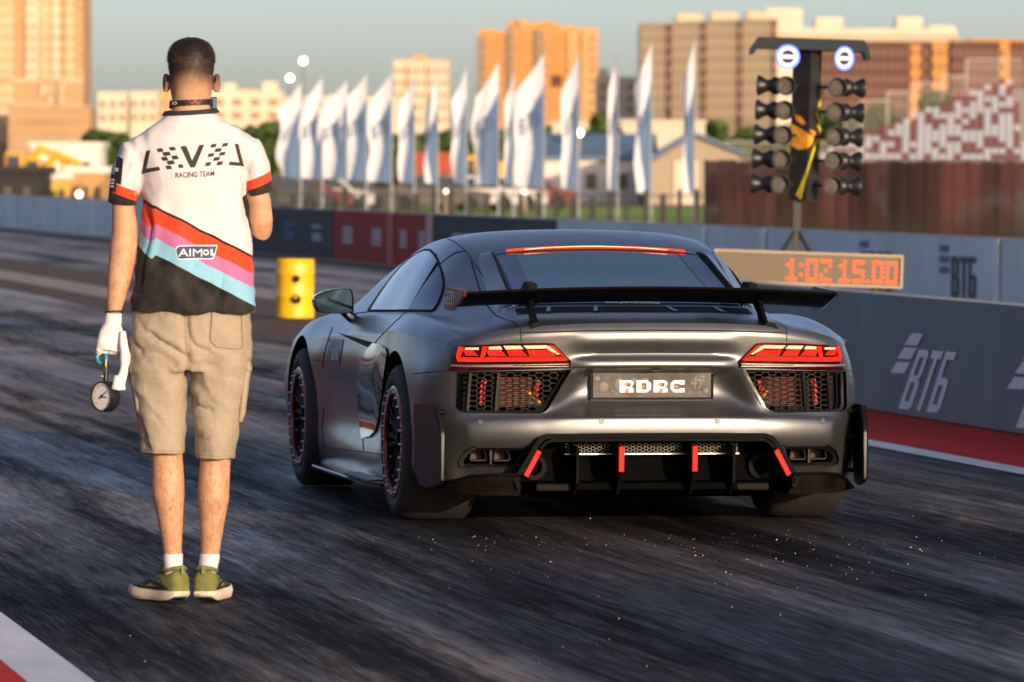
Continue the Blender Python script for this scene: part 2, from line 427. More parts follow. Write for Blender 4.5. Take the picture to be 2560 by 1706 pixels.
gw = thing('lane_wall', 'low slate grey banner wall with white letters and three bars beside red apron', 'wall', (4.05, 5, 0))
def loc(o, w): return Vector(w) - Vector(o.location)
b = MB(); N = 60
for k in range(N):   # banner with the soft waviness of fabric, on a concrete block core
    y0, y1 = -20 + 38 * k / N, -20 + 38 * (k + 1) / N
    b.quad(loc(gw, (3.975, y0, .012)), loc(gw, (3.975, y1, .012)), loc(gw, (3.985, y1, .742)), loc(gw, (3.985, y0, .742)))
b.build('banner', M_GREYB, gw, True)
b = MB(); b.box(loc(gw, (4.09, -1, .372)), (.19, 38, .744), bev=.012); b.build('wall_core', M_CONCW, gw)
P = xplane(3.972); f = bil(E5(1165, 1066), E5(1398, 1092), E5(1285, 724), E5(1508, 741))
for sh in (0, -2.62, 2.62):
    def mp(u, v): return loc(gw, P(u, v) + Vector((0, sh, 0)))
    flat(*VTB, lambda s, t: mp(*f(s, t))).build('lettering', M_PRINT, gw)
    bars = [[E5(1243, 632), E5(1312, 634), E5(1275, 702), E5(1200, 698)], [E5(1200, 712), E5(1275, 716), E5(1238, 782), E5(1160, 776)], [E5(1158, 795), E5(1235, 800), E5(1200, 864), E5(1120, 858)]]
    for q in bars: flat(*polys2d([q]), mp).build('emblem_bar', M_PRINT, gw)

# the wall on the far side of the far lane: banner sections of different colour
def yu(u, x=10.6):
    o, d = camray(u, 600); return (o + d * ((x - o.x) / d.x)).y
secs = [(2760, 2500, 'w', 'white banner wall section at the right edge beyond the slate wall'),
        (2500, 1914, 'w', 'white banner wall section with dark letters behind the red number display'),
        (1914, 1765, 'w', 'short white banner wall section right of the car roof between white posts'),
        (1765, 1390, 'w', 'white banner wall section showing just above the car roof'),
        (1390, 1083, 'g', 'charcoal banner wall section above the left end of the car roof'),
        (1083, 985, 'm', 'maroon banner wall section touching the car roof, pale stripe at its end'),
        (985, 832, 'm', 'maroon banner wall section with three pale prints behind the yellow barrel'),
        (832, 690, 'g', 'charcoal banner wall section with pale and blue print left of maroon ones'),
        (690, 560, 'g', 'charcoal banner wall section by the man\'s bent right elbow'),
        (560, 375, 'g', 'charcoal banner wall section mostly hidden behind the man'),
        (375, 237, 'w', 'bluish white banner wall section by the man\'s left sleeve'),
        (237, 116, 'w', 'bluish white banner wall section second from the left edge'),
        (116, 36, 'w', 'bluish white banner wall section between two posts at far left'),
        (36, -300, 'w', 'bluish white banner wall section cut by the left edge')]
for u0, u1, k, lab in secs:
    y0, y1 = yu(u0), yu(u1); ym = (y0 + y1) / 2
    w = thing('banner_wall', lab, 'wall', (10.7, ym, 0), 0, 'banner wall sections along the far lane')
    h = .87; g = .03
    b = MB(); n = max(2, int((y1 - y0) / .8))
    for i in range(n):
        a, c = lerp(y0 + g, y1 - g, i / n) - ym, lerp(y0 + g, y1 - g, (i + 1) / n) - ym
        b.quad((-.10, a, .01), (-.10, c, .01), (-.09, c, h - .01), (-.09, a, h - .01))
    b.build('banner', {'w': M_WHITEB, 'g': M_DGREY, 'm': M_MAROON}[k], w)
    b = MB(); b.box((.03, 0, h / 2), (.22, y1 - y0 - .01, h), bev=.01); b.build('wall_core', M_CONCW, w)
    if k == 'w':
        b = MB(); b.box((-.105, y0 - ym + .12, h / 2), (.02, .2, h - .03)); b.build('post', M_PRINT, w)
    if k == 'm':
        b = MB(); b.box((-.105, y0 - ym + .3, h / 2), (.02, .5, h - .03)); b.build('stripe', mat('red_stripe', (.5, .05, .04), .6) if u0 == 985 else mat('pink_stripe', (.62, .34, .30), .6), w)
    if k in 'gm':
        L = y1 - y0; cnt = 2 if L < 12 else 3
        for q in range(cnt):
            yc = y0 - ym + L * (q + .55) / (cnt + .1); b = MB(); ww = min(2.2, L * .16)
            for r_ in range(4):
                if r_ == 1 and k == 'g': continue
                for s in range(5): b.box((-.108, yc + (s - 2) * ww * .2, .56 - r_ * .075), (.01, ww * (.10 + .06 * ((s * 7 + r_ * 3 + q) % 3)), .045))
            b.build('print', M_PALEP if not (k == 'g' and q == 1 and u0 == 832) else M_BLUEP, w)
    if u0 == 2500:
        P2 = xplane(10.588); f2 = bil(E5(1470, 420), E5(1608, 428), E5(1468, 186), E5(1612, 192))
        ya = (P2(*E5(940, 120)) - P2(*E5(1400, 130))).y
        for sh in (0, ya):
            def mp2(u, v): return P2(u, v) + Vector((0, sh, 0)) - Vector(w.location)
            flat(*VTB, lambda s, t: mp2(*f2(s, t))).build('lettering', M_NAVY, w)
            for q in range(3):
                z = 122 + 62 * q; flat(*polys2d([[E5(1403, z), E5(1452, z + 1), E5(1450, z + 36), E5(1398, z + 35)]]), mp2).build('emblem_bar', M_BLUEP, w)

lw = thing('side_wall', 'white and red wall left of the lane, only mirrored in the car side', 'wall', (-7.6, 10, 0))
b = MB(); b.box((0, 0, .45), (.25, 70, .9), bev=.02); b.build('wall_core', M_DGREY, lw)
for k in range(12): b = MB(); b.box((.14, -30 + 5.5 * k, .45), (.03, 2.6, .86)); b.build('banner', M_MAROON if k % 2 else M_DGREY, lw)
ls = thing('spectator_stand', 'dark stand left of the lane, only mirrored in the car side', 'grandstand', (-16, -20, 0))
for k in range(6): b = MB(); b.box((-1.6 * k, 0, .6 + .45 * k), (1.6, 140, 1.2 + .9 * k)); b.build('tier', M_DGREY, ls)
b = MB(); b.box((-9.8, 0, 2.6), (.3, 140, 5.2)); b.build('back_wall', M_DGREY, ls)

# ---------------------------------------------------------------- yellow barrel on the median
bp_ = at_ground(738, 798); brl = thing('barrel', 'yellow plastic barrel with two dark holes on the median strip', 'barrel', (bp_.x, bp_.y, .012), -YAW)
M_YEL = mat('yellow_plastic', (.85, .50, .01), .38, var=.12, vscale=(5, 5, 3), bump=.05)
r0 = 47.5 * .00411
b = MB(); b.lathe((0, 0, 0), (0, 0, 1), [(0, r0 * .97), (.01, r0 * 1.01), (.03, r0 * 1.0), (.2, r0 * .985), (.212, r0 * 1.01), (.235, r0 * 1.01), (.247, r0 * .985), (.43, r0 * .985), (.442, r0 * 1.01), (.465, r0 * 1.01), (.477, r0 * .985), (.57, r0), (.592, r0 * 1.02), (.60, r0 * .98), (.592, r0 * .93), (.588, 0.001)], 40)
b.build('drum', M_YEL, brl, True, 50)
M_BLK = mat('black_void', (.008, .008, .008), .8)
for z, rr_ in ((.40, .040), (.195, .052)):
    b = MB(); b.lathe((.015, -r0 * 1.0 - .006, z), (0, 1, 0), [(0, rr_ * 1.0), (-.012, rr_ * .95), (-.012, rr_ * .72), (.006, rr_ * .66), (.008, .001)], 20); b.build('bung_hole', M_BLK, brl, True)
# ---------------------------------------------------------------- things beyond the lanes
HZ = 437.0
class BG:
    """local frame of a thing at a distance: x to the right of the photo, y away, z up; metres per photo pixel = k"""
    def __init__(s, u0, depth): s.u0 = u0; s.d = depth; s.k = depth / FPX; p = at_depth(u0, HZ, depth); s.p = Vector((p.x, p.y, 0))
    def x(s, u): return (u - s.u0) * s.k
    def z(s, v): return CAM.z + (HZ - v) * s.k
    def root(s, name, label, cat, group=None): return thing(name, label, cat, s.p, -YAW, group)

M_CREAM = mat('cream_render', (.66, .55, .40), .85, var=.12, vscale=(.05, .05, .2)); M_BEIGE = mat('beige_panel', (.60, .46, .29), .85, var=.12, vscale=(.05, .05, .2))
M_TANB = mat('tan_brick', (.60, .33, .13), .85, var=.15, vscale=(.05, .05, .2)); M_ORG = mat('orange_brick', (.62, .26, .055), .85, var=.15, vscale=(.05, .05, .2))
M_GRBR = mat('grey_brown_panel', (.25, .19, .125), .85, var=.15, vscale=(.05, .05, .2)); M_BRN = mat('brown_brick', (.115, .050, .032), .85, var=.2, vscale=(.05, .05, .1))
M_OCH = mat('ochre_brick', (.46, .29, .15), .85, var=.2, vscale=(.05, .05, .1)); M_WIN = mat('dark_window', (.10, .075, .05), .3); M_WIN2 = mat('warm_window', (.36, .22, .11), .3)
M_DOT = mat('tan_window', (.36, .27, .17), .6)
M_ROOFW = mat('roof_room', (.70, .58, .42), .8)

def building(u0, u1, vt, depth, m, name, label, cat='building', deep=18.0, band=None, floors=None, cols=None, wm=M_WIN, tops=(), extra=(), turn=0.0, group=None, vb=None):
    g = BG((u0 + u1) / 2, depth); r = g.root(name, label, cat, group)
    if turn: r.rotation_euler = (0, 0, -YAW + turn)
    w = (u1 - u0) * g.k; H = g.z(vt)
    b = MB(); b.box((0, deep / 2, H / 2), (w, deep, H)); b.build('wall', m, r)
    b = MB(); b.box((0, .2, H + .25), (w + .3, .5, .5)); b.build('parapet', m, r)
    for (a, c, v0, v1, mm) in extra:     # projecting bays / belts: photo px, proud of the wall
        b = MB(); z0, z1 = max(0, g.z(v1)), g.z(v0); b.box((g.x((a + c) / 2), -.35, (z0 + z1) / 2), ((c - a) * g.k, .7, z1 - z0)); b.build('bay' if z1 - z0 > (c - a) * g.k else 'belt', mm, r)
    for (a, c, v0, mm) in tops:
        b = MB(); z1 = g.z(v0); b.box((g.x((a + c) / 2), deep * .45, (H + z1) / 2), ((c - a) * g.k, deep * .7, z1 - H)); b.build('roof_room', mm, r)
    if floors:
        cols = cols or max(3, int(w / 3.4)); vb_ = vb if vb else 400; z0 = max(3.0, g.z(vb_)); fl = max(1, int((H - 1.5 - z0) / 3.0)); fl = min(fl, floors)
        ww, wh = w / cols * .52, 1.55; wb = MB(); wb.box((0, 0, 0), (ww, .16, wh)); wme = wb.mesh('window'); wme.materials.append(wm)
        rest = MB(); n = 0
        lst = [(-w / 2 + w * (i + .5) / cols, H - 2.2 - 3.0 * j) for j in range(fl) for i in range(cols)]
        for (x, z) in lst:
            yo = -.06
            for (a, c, v0, v1, mm) in extra:
                if g.x(a) < x < g.x(c) and g.z(v1) < z < g.z(v0): yo = -.76
            if n < 90:
                o = bpy.data.objects.new('window', wme); COL.objects.link(o); o.parent = r; o.location = (x, yo, z); n += 1
            else: rest.box((x, yo, z), (ww, .16, wh))
        if len(lst) > 90: tag(rest.build('window_field', wm, r), kind='stuff')
    return r

# left tower block and its podium
building(-160, 207, -260, 1500, M_OCH, 'tower_block', 'tall ochre tower block with pale vertical bays at the left edge', floors=26, cols=22, wm=M_TANB, vb=360,
         extra=[(-60, 33, -260, 365, M_BEIGE), (64, 96, -260, 205, M_CREAM), (100, 126, -260, 250, M_BEIGE), (130, 152, -260, 275, M_CREAM), (160, 186, -260, 205, M_BEIGE), (-160, 207, 203, 214, M_BEIGE), (-160, 207, 264, 274, M_BEIGE), (120, 156, 214, 264, M_CREAM)], deep=30)
building(20, 226, 276, 1470, M_OCH, 'podium_block', 'ochre brick podium block at the foot of the tall tower', floors=4, cols=16, wm=M_TANB, vb=370, deep=20)
building(244, 318, 241, 1250, M_CREAM, 'apartment_block', 'narrow cream apartment block next to the tall tower', floors=9, vb=350, wm=M_WIN2, tops=[(262, 282, 236, M_CREAM)])
building(325, 392, 240, 1250, M_CREAM, 'apartment_block', 'cream apartment block just left of the man\'s head', floors=9, vb=345, wm=M_WIN2)
building(396, 470, 238, 1280, M_TANB, 'apartment_block', 'tan apartment block hidden behind the man\'s neck', floors=8, vb=345, wm=M_WIN2)
building(524, 705, 236, 1300, M_CREAM, 'apartment_block', 'long cream block with two white roof rooms right of the man\'s head', floors=8, vb=330, wm=M_WIN2,
         tops=[(556, 588, 212, M_ROOFW), (600, 640, 226, M_TANB), (655, 690, 208, M_ROOFW)])
building(705, 990, 250, 1350, M_CREAM, 'apartment_block', 'low cream block behind the left row of flags', floors=6, vb=330, wm=M_WIN2, tops=[(740, 790, 246, M_TANB), (820, 870, 240, M_ROOFW)])
building(984, 1122, 157, 1400, M_BEIGE, 'apartment_block', 'beige tower with small roof hut in the middle of the flags', floors=16, cols=11, vb=350, wm=M_WIN2, tops=[(1030, 1066, 139, M_TANB)],
         extra=[(984, 1004, 160, 360, M_CREAM), (1020, 1060, 165, 360, M_CREAM), (1070, 1112, 165, 360, M_CREAM)])
# orange stepped block: four sections, shade of the left returns put in as brown
for a, c, vt, mm, ex, lab in [(1192, 1266, 84, M_ORG, [(1192, 1214, 90, 330, M_GRBR)], 'leftmost section of the orange stepped brick block'),
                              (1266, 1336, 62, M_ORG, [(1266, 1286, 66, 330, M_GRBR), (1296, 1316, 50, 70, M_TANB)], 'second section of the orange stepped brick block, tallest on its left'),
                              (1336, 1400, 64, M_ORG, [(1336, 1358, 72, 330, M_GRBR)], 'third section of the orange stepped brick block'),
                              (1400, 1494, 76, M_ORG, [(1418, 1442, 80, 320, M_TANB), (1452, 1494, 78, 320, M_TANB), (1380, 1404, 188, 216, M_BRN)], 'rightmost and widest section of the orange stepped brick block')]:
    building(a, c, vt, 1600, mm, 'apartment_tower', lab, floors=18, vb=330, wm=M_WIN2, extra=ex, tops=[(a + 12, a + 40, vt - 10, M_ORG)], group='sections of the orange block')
building(1490, 1592, 196, 1500, M_CREAM, 'apartment_block', 'small cream block between orange and grey towers', floors=8, vb=320, wm=M_WIN2, tops=[(1496, 1520, 172, M_CREAM)])
# grey-brown stepped block, shade of its front put into the darker panel colour
for a, c, vt, lab in [(1598, 1676, 62, 'leftmost and lowest section of the grey brown tower block'), (1678, 1762, 56, 'second section of the grey brown tower block, pale roof room on top'),
                      (1764, 1852, 52, 'third section of the grey brown tower block'), (1854, 1940, 50, 'rightmost section of the grey brown tower block by the light tree')]:
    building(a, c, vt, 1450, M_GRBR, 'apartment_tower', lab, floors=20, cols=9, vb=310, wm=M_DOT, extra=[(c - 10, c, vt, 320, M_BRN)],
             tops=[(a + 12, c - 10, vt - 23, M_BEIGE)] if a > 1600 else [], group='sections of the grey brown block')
building(1910, 2390, 72, 1900, M_CREAM, 'apartment_block', 'long pale cream block on the skyline behind the light tree', floors=10, cols=30, vb=140, wm=M_WIN2,
         tops=[(1910, 2004, 18, M_CREAM), (2038, 2106, 40, M_CREAM), (2240, 2304, 38, M_CREAM), (2320, 2386, 60, M_CREAM)])
building(2010, 2600, 104, 1300, M_BRN, 'apartment_block', 'dark brown brick block with orange bays behind the grandstand', floors=12, cols=34, vb=300, wm=mat('brown_window', (.19, .10, .065), .6),
         extra=[(2272, 2300, 108, 330, M_ORG), (2328, 2366, 100, 330, M_ORG), (2496, 2520, 100, 330, M_ORG), (2378, 2420, 100, 250, M_BRN)], tops=[(2020, 2060, 96, M_ORG), (2180, 2250, 98, M_ORG), (2420, 2560, 92, M_ORG), (2380, 2415, 94, M_TANB)])

# ---------------------------------------------------------------- trees
M_LEAF = mat('leaf', (.035, .075, .012), .7, var=.6, vscale=(.6, .6, .6), col2=(.10, .14, .025)); M_BARK = mat('bark', (.10, .07, .05), .9)
def tree(u, vt, wpx, depth, label, seed):
    g = BG(u, depth); r = g.root('tree', label, 'tree', 'trees in front of the apartment blocks'); rr = random.Random(seed)
    H = g.z(vt); W = wpx * g.k / 2
    b = MB(); b.tube([(0, 0, 0), (.1, 0, H * .3), (0, .1, H * .7)], [.28, .2, .08], 8)
    for k in range(5):
        a = rr.uniform(0, 6.28); b.tube([(0, 0, H * (.25 + .08 * k)), (cos(a) * W * .5, sin(a) * W * .4, H * (.45 + .08 * k))], [.1, .03], 5)
    b.build('trunk', M_BARK, r, True)
    b = MB(); cl = []
    for k in range(26):
        a = rr.uniform(0, 6.28); q = rr.uniform(.15, .8); h = rr.uniform(.22, .88)
        cl.append((Vector((cos(a) * W * q * (1.15 - .5 * h), sin(a) * W * q * .8, H * h)), rr.uniform(.28, .5) * W))
    for k in range(2600):
        c, s = cl[rr.randrange(len(cl))]
        d = Vector((rr.gauss(0, 1), rr.gauss(0, 1), rr.gauss(0, 1))).normalized() * s * rr.uniform(.55, 1.05); p = c + Vector((d.x, d.y, d.z * .8))
        if p.z > H: p.z = H - rr.random() * .4
        l = rr.uniform(.35, .75) * (W / 3.0) ** .5; n = Vector((rr.gauss(0, 1), rr.gauss(0, 1), rr.gauss(.4, 1))).normalized(); t1 = n.orthogonal().normalized() * l; t2 = n.cross(t1)
        b.vf([p - t1, p - t2 * .6, p + t1, p + t2 * .6], [(0, 1, 2, 3)])
    b.build('crown', M_LEAF, r, fix=False)
for i, (u, vt, w, d, lab) in enumerate([
        (232, 322, 90, 520, 'dark bushy tree at the foot of the ochre tower'), (286, 335, 130, 480, 'broad green tree left of the man\'s shoulder'), (400, 330, 120, 500, 'green tree hidden behind the man\'s shoulders'),
        (655, 318, 130, 470, 'green tree right of the man\'s right sleeve'), (720, 330, 110, 500, 'green tree behind the first flag'), (800, 335, 110, 500, 'green tree behind the second and third flags'), (905, 335, 110, 500, 'green tree behind the fourth and fifth flags'),
        (1010, 345, 120, 500, 'green tree in front of the beige tower'), (1110, 350, 110, 480, 'green tree between beige tower and orange block'), (1250, 340, 130, 520, 'green tree in front of the orange block'), (1345, 318, 110, 520, 'green tree below the middle of the orange block'),
        (1500, 275, 110, 420, 'tall green tree right of the orange block'), (1440, 320, 90, 440, 'small green tree below the orange block\'s right end'), (1570, 300, 80, 450, 'narrow green tree left of the grey brown block'),
        (1785, 292, 110, 430, 'dark green tree left of the light tree'), (1860, 300, 130, 420, 'dark green tree just behind the light tree lamps'), (1940, 310, 130, 430, 'dark green tree hidden by the light tree column'),
        (560, 325, 190, 640, 'wide green tree hidden behind the man\'s right shoulder'), (700, 312, 210, 620, 'wide green tree behind the first two flags'), (850, 322, 200, 620, 'wide green tree behind the third and fourth flags'), (960, 330, 180, 640, 'wide green tree left of the beige tower\'s foot'), (1060, 338, 170, 640, 'wide green tree at the foot of the beige tower'), (1170, 330, 190, 600, 'wide green tree left of the orange block\'s foot'), (1300, 322, 180, 620, 'wide green tree at the foot of the orange block'), (1420, 312, 150, 600, 'wide green tree right of the orange block\'s foot'), (1640, 318, 150, 600, 'wide green tree at the foot of the grey brown block'), (2030, 262, 150, 640, 'wide green tree behind the lowest stair railing'),
        (2120, 250, 100, 600, 'green tree behind the lower stair railings'), (2210, 230, 110, 600, 'green tree behind the upper stair railings'), (2330, 205, 110, 620, 'green tree between brown block and grandstand')]):
    tree(u, vt, w, d, lab, 40 + i)

# ---------------------------------------------------------------- low buildings
M_SHEDW = mat('white_shed', (.80, .72, .60), .7, var=.06, vscale=(.3, .3, .3)); M_BLUER = mat('blue_roof', (.13, .19, .27), .5, var=.15, vscale=(1, 1, 1)); M_SHEDG = mat('tan_gable', (.36, .28, .19), .8)
g = BG(1490, 300); sh = g.root('shed', 'white shed with blue gable roof and two dark windows behind the flags', 'shed')
b = MB(); W0, W1, zt = g.x(1350), g.x(1630), g.z(408); b.box(((W0 + W1) / 2, 3, zt / 2 + .1), (W1 - W0, 6, zt + .2)); b.build('wall', M_SHEDW, sh)
b = MB(); b.prism([(-.4, zt + .2), (3.0, g.z(340)), (6.4, zt + .2), (6.4, zt + .35), (3.0, g.z(332)), (-.4, zt + .35)], 'x', W0 - .3, W1 + .3); b.build('roof', M_BLUER, sh)
for u in (1478, 1556): b = MB(); b.box((g.x(u), -.03, g.z(452)), (.55, .1, .8)); b.build('window', M_WIN, sh)
b = MB(); b.box((g.x(1610), -.03, g.z(482)), (.5, .1, 1.1)); b.build('door', M_WIN, sh)
g = BG(1690, 285); sg = g.root('shed', 'tan gable ended shed with blue roof beside the mesh fence', 'shed')
xa, xb, xm = g.x(1622), g.x(1770), g.x(1735); za, zb = g.z(408), g.z(338)
b = MB(); b.prism([(xa, 0), (xb + 1.6, 0), (xb + 1.6, za + .5), (xm, zb), (xa, za)], 'y', 0, 14); b.build('wall', M_SHEDG, sg)
b = MB(); b.prism([(xa - .2, za - .02), (xm, zb + .05), (xb + 1.8, za + .48), (xb + 1.8, za + .62), (xm, zb + .22), (xa - .2, za + .14)], 'y', -.4, 14.4); b.build('roof', M_BLUER, sg)
b = MB(); b.box((g.x(1714), -.04, g.z(455)), (1.2, .1, 2.2)); b.build('door', M_CREAM, sg)
def lowbox(u0, u1, vt, depth, m, name, label, cat, vb=None, roof=None):
    g = BG((u0 + u1) / 2, depth); r = g.root(name, label, cat); w = (u1 - u0) * g.k; z1 = g.z(vt); z0 = 0
    b = MB(); b.box((0, 2.5, z1 / 2), (w, 5, z1), bev=.05); b.build('wall', m, r)
    b = MB(); b.box((0, 2.5, z1 + .12), (w + .3, 5.3, .24)); b.build('roof', roof or m, r)
    for k in range(3): b = MB(); b.box((w * (k - 1) * .3, -.03, z1 * .55), (w * .12, .1, min(.9, z1 * .3))); b.build('window', M_WIN, r)
    return r
lowbox(1545, 1762, 306, 420, M_CREAM, 'pavilion', 'pale cream flat roofed pavilion beyond the sheds', 'pavilion')
lowbox(1380, 1470, 312, 430, M_ROOFW, 'pavilion', 'small cream hut behind the white shed with a bright glint', 'hut')
lowbox(78, 250, 372, 330, M_SHEDW, 'site_hut', 'long low white hut left of the man', 'hut')
lowbox(170, 262, 440, 190, M_TANB, 'cabin', 'tan cabin with a sun glint left of the man\'s sleeve', 'cabin', roof=M_SHEDW)
lowbox(98, 172, 455, 190, mat('mustard_paint', (.62, .40, .08), .6), 'cabin', 'mustard yellow cabin next to the black container', 'cabin', roof=M_SHEDW)
lowbox(-60, 98, 441, 185, mat('black_container', (.015, .013, .012), .7), 'container', 'black container at the left edge above the wall', 'container')
lowbox(1040, 1136, 394, 300, mat('red_container', (.42, .07, .03), .7), 'container', 'red container below the beige tower', 'container')
# glints of the low sun in glass, put in as glowing discs
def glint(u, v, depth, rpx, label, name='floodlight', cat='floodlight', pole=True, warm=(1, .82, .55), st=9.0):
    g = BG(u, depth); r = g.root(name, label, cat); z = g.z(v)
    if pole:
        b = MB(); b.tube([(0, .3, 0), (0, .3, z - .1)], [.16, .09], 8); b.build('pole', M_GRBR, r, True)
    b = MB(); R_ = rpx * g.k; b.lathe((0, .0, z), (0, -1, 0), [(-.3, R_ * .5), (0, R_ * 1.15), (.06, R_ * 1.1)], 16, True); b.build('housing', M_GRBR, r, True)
    b = MB(); b.lathe((0, -.03, z), (0, -1, 0), [(.0, R_), (.05, R_ * .6), (.06, .001)], 16); b.build('lamp', mat('glint_glow', warm, .3, emit=warm, estr=st), r, True)  # the glow stands in for the sun mirrored in glass
glint(757, 156, 620, 7.5, 'floodlight with glowing sun glint, upper of two, on a tall mast above the flags'); glint(724, 199, 600, 7, 'floodlight with glowing sun glint, lower of two, on a mast behind the first flag')
glint(1447, 332, 300, 9, 'glowing sun glint on a post left of the white shed', 'sun_glint', 'lamp'); glint(198, 492, 150, 8, 'glowing sun glint by the tan cabin at left', 'sun_glint', 'lamp', st=4)
glint(1116, 480, 210, 5, 'small glowing sun glint low behind the fence', 'sun_glint', 'lamp', st=3); glint(1310, 484, 230, 7, 'small glowing sun glint under the yellow truck', 'sun_glint', 'lamp', st=3); glint(86, 430, 200, 5, 'small glowing sun glint beside the yellow excavator', 'sun_glint', 'lamp', st=5)

# ---------------------------------------------------------------- machines and parked vehicles
M_MACH = mat('machine_yellow', (.78, .40, .015), .5, var=.1, vscale=(2, 2, 2)); M_TYRE0 = mat('far_tyre', (.02, .02, .02), .8); M_GLS0 = mat('far_glass', (.05, .06, .07), .15)
def excavator(u, vt, depth, label, flip=1):
    g = BG(u, depth); r = g.root('excavator', label, 'excavator', 'yellow excavators at the left edge'); H = g.z(vt) / 3.2
    for s in (-.9, .9):
        b = MB(); n = 14; prof = [(1.5 * cos(a) + (.9 if cos(a) > 0 else -.9), .42 + .42 * sin(a)) for a in [2 * pi * i / n for i in range(n)]]
        b.prism([(x * .8 * H, z * H) for x, z in prof], 'y', s - .25, s + .25); b.build('track', M_TYRE0, r)
    b = MB(); b.box((-.4 * flip * H, 0, 1.45 * H), (3.0 * H, 2.2, 1.0 * H), bev=.1); b.build('body', M_MACH, r)
    b = MB(); b.box((.7 * flip * H, -.6, 2.2 * H), (1.1 * H, 1.0, 1.5 * H), bev=.08); k = b.build('cab', M_MACH, r)
    b = MB(); b.box((.7 * flip * H, -1.12, 2.35 * H), (.8 * H, .04, .8 * H)); b.build('window', M_GLS0, r)
    b = MB(); b.tube([(1.0 * flip * H, .3, 1.6 * H), (2.2 * flip * H, .3, 3.2 * H), (3.6 * flip * H, .3, 2.6 * H)], [.24, .28, .2], 6); b.build('boom', M_MACH, r)
    b = MB(); b.tube([(3.6 * flip * H, .3, 2.7 * H), (3.9 * flip * H, .3, 1.2 * H)], [.2, .15], 6); b.build('dipper', M_MACH, r)
    b = MB(); b.prism([(3.5 * flip * H, .6 * H), (4.2 * flip * H, .5 * H), (4.3 * flip * H, 1.2 * H), (3.8 * flip * H, 1.3 * H)], 'y', -.1, .7); b.build('bucket', M_TYRE0, r)
excavator(10, 378, 300, 'yellow excavator cut by the left edge'); excavator(60, 392, 290, 'yellow excavator with its boom towards the white hut')
def truck(u, vt, wpx, depth, label, mc, flip=1, name='truck', cat='truck', group=None):
    g = BG(u, depth); r = g.root(name, label, cat, group); W = wpx * g.k; H = g.z(vt)
    b = MB(); b.box((-.16 * W * flip, 0, H * .55), (W * .62, 2.2, H * .62), bev=.06); b.build('box_body', mc, r)
    b = MB(); b.prism([(.17 * W * flip, H * .2), (.5 * W * flip, H * .2), (.5 * W * flip, H * .55), (.42 * W * flip, H * .95), (.17 * W * flip, H * .98)], 'y', -1.05, 1.05); b.build('cab', mc, r)
    b = MB(); b.prism([(.22 * W * flip, H * .6), (.46 * W * flip, H * .6), (.40 * W * flip, H * .88), (.22 * W * flip, H * .88)], 'y', -1.09, -1.05); b.build('window', M_GLS0, r)
    b = MB(); b.box((0, 0, H * .22), (W * .95, 1.6, H * .1)); b.build('chassis', M_TYRE0, r)
    for x in (-.38, -.18, .34): b = MB(); b.cyl((x * W * flip, -1.12, H * .16), (x * W * flip, -.75, H * .16), H * .16, n=14); b.build('wheel', M_TYRE0, r, True)
truck(1285, 388, 80, 270, 'yellow truck right of the tallest middle flag', M_MACH); truck(1200, 386, 70, 275, 'yellow truck left of the tallest middle flag', M_MACH, -1)
def parked_car(u, depth, mc, label):
    g = BG(u, depth); r = g.root('parked_car', label, 'car', None, ) ; r['group'] = 'cars parked behind the fence'
    b = MB(); b.prism([(-2.1, .3), (2.1, .3), (2.15, .75), (1.3, .88), (.7, 1.42), (-1.0, 1.45), (-1.7, .92), (-2.15, .85)], 'y', -.85, .85); b.build('body', mc, r)
    b = MB(); b.prism([(-1.45, .92), (1.1, .92), (.6, 1.34), (-.95, 1.36)], 'y', -.88, -.85); b.build('window', M_GLS0, r)
    for x in (-1.3, 1.3): b = MB(); b.cyl((x, -.9, .32), (x, -.6, .32), .32, n=14); b.build('wheel', M_TYRE0, r, True)
for i, (u, c, lab) in enumerate([(690, (.05, .05, .05), 'black car parked behind the fence right of the man'), (745, (.14, .03, .02), 'dark red car parked behind the fence'), (800, (.45, .43, .40), 'silver car parked behind the fence below the third flag'),
                                 (860, (.06, .05, .05), 'dark car parked behind the fence below the fourth flag'), (1095, (.10, .08, .07), 'brown black car parked below the red container'), (1180, (.6, .55, .5), 'pale car parked left of the yellow trucks'), (1240, (.55, .5, .46), 'pale car parked between the yellow trucks'), (1318, (.16, .03, .02), 'dark red car parked left of the white shed')]):
    parked_car(u, 215 + 3 * i, mat('car_paint', c, .4), lab)

# ---------------------------------------------------------------- picket fence at the grass
g = BG(1200, 150); pf = g.root('picket_fence', 'dark picket fence along the grass below the flags', 'fence'); M_PICK = mat('dark_picket', (.035, .03, .022), .8)
pk = MB(); pk.box((0, 0, .62), (.14, .05, 1.24)); pme = pk.mesh('picket'); pme.materials.append(M_PICK)
rr = random.Random(5)
for k in range(28):
    u = 600 + 44 * k + rr.uniform(-2, 2); 
    if u > 1790: break
    o = bpy.data.objects.new('picket', pme); COL.objects.link(o); o.parent = pf; o.location = (g.x(u), 0, 0); o.scale = (rr.uniform(.6, 1.2), 1, rr.uniform(.72, .95))
for z in (.35, .95): b = MB(); b.box((g.x(1190), .05, z), (12.4, .03, .035)); b.build('rail', M_PICK, pf)

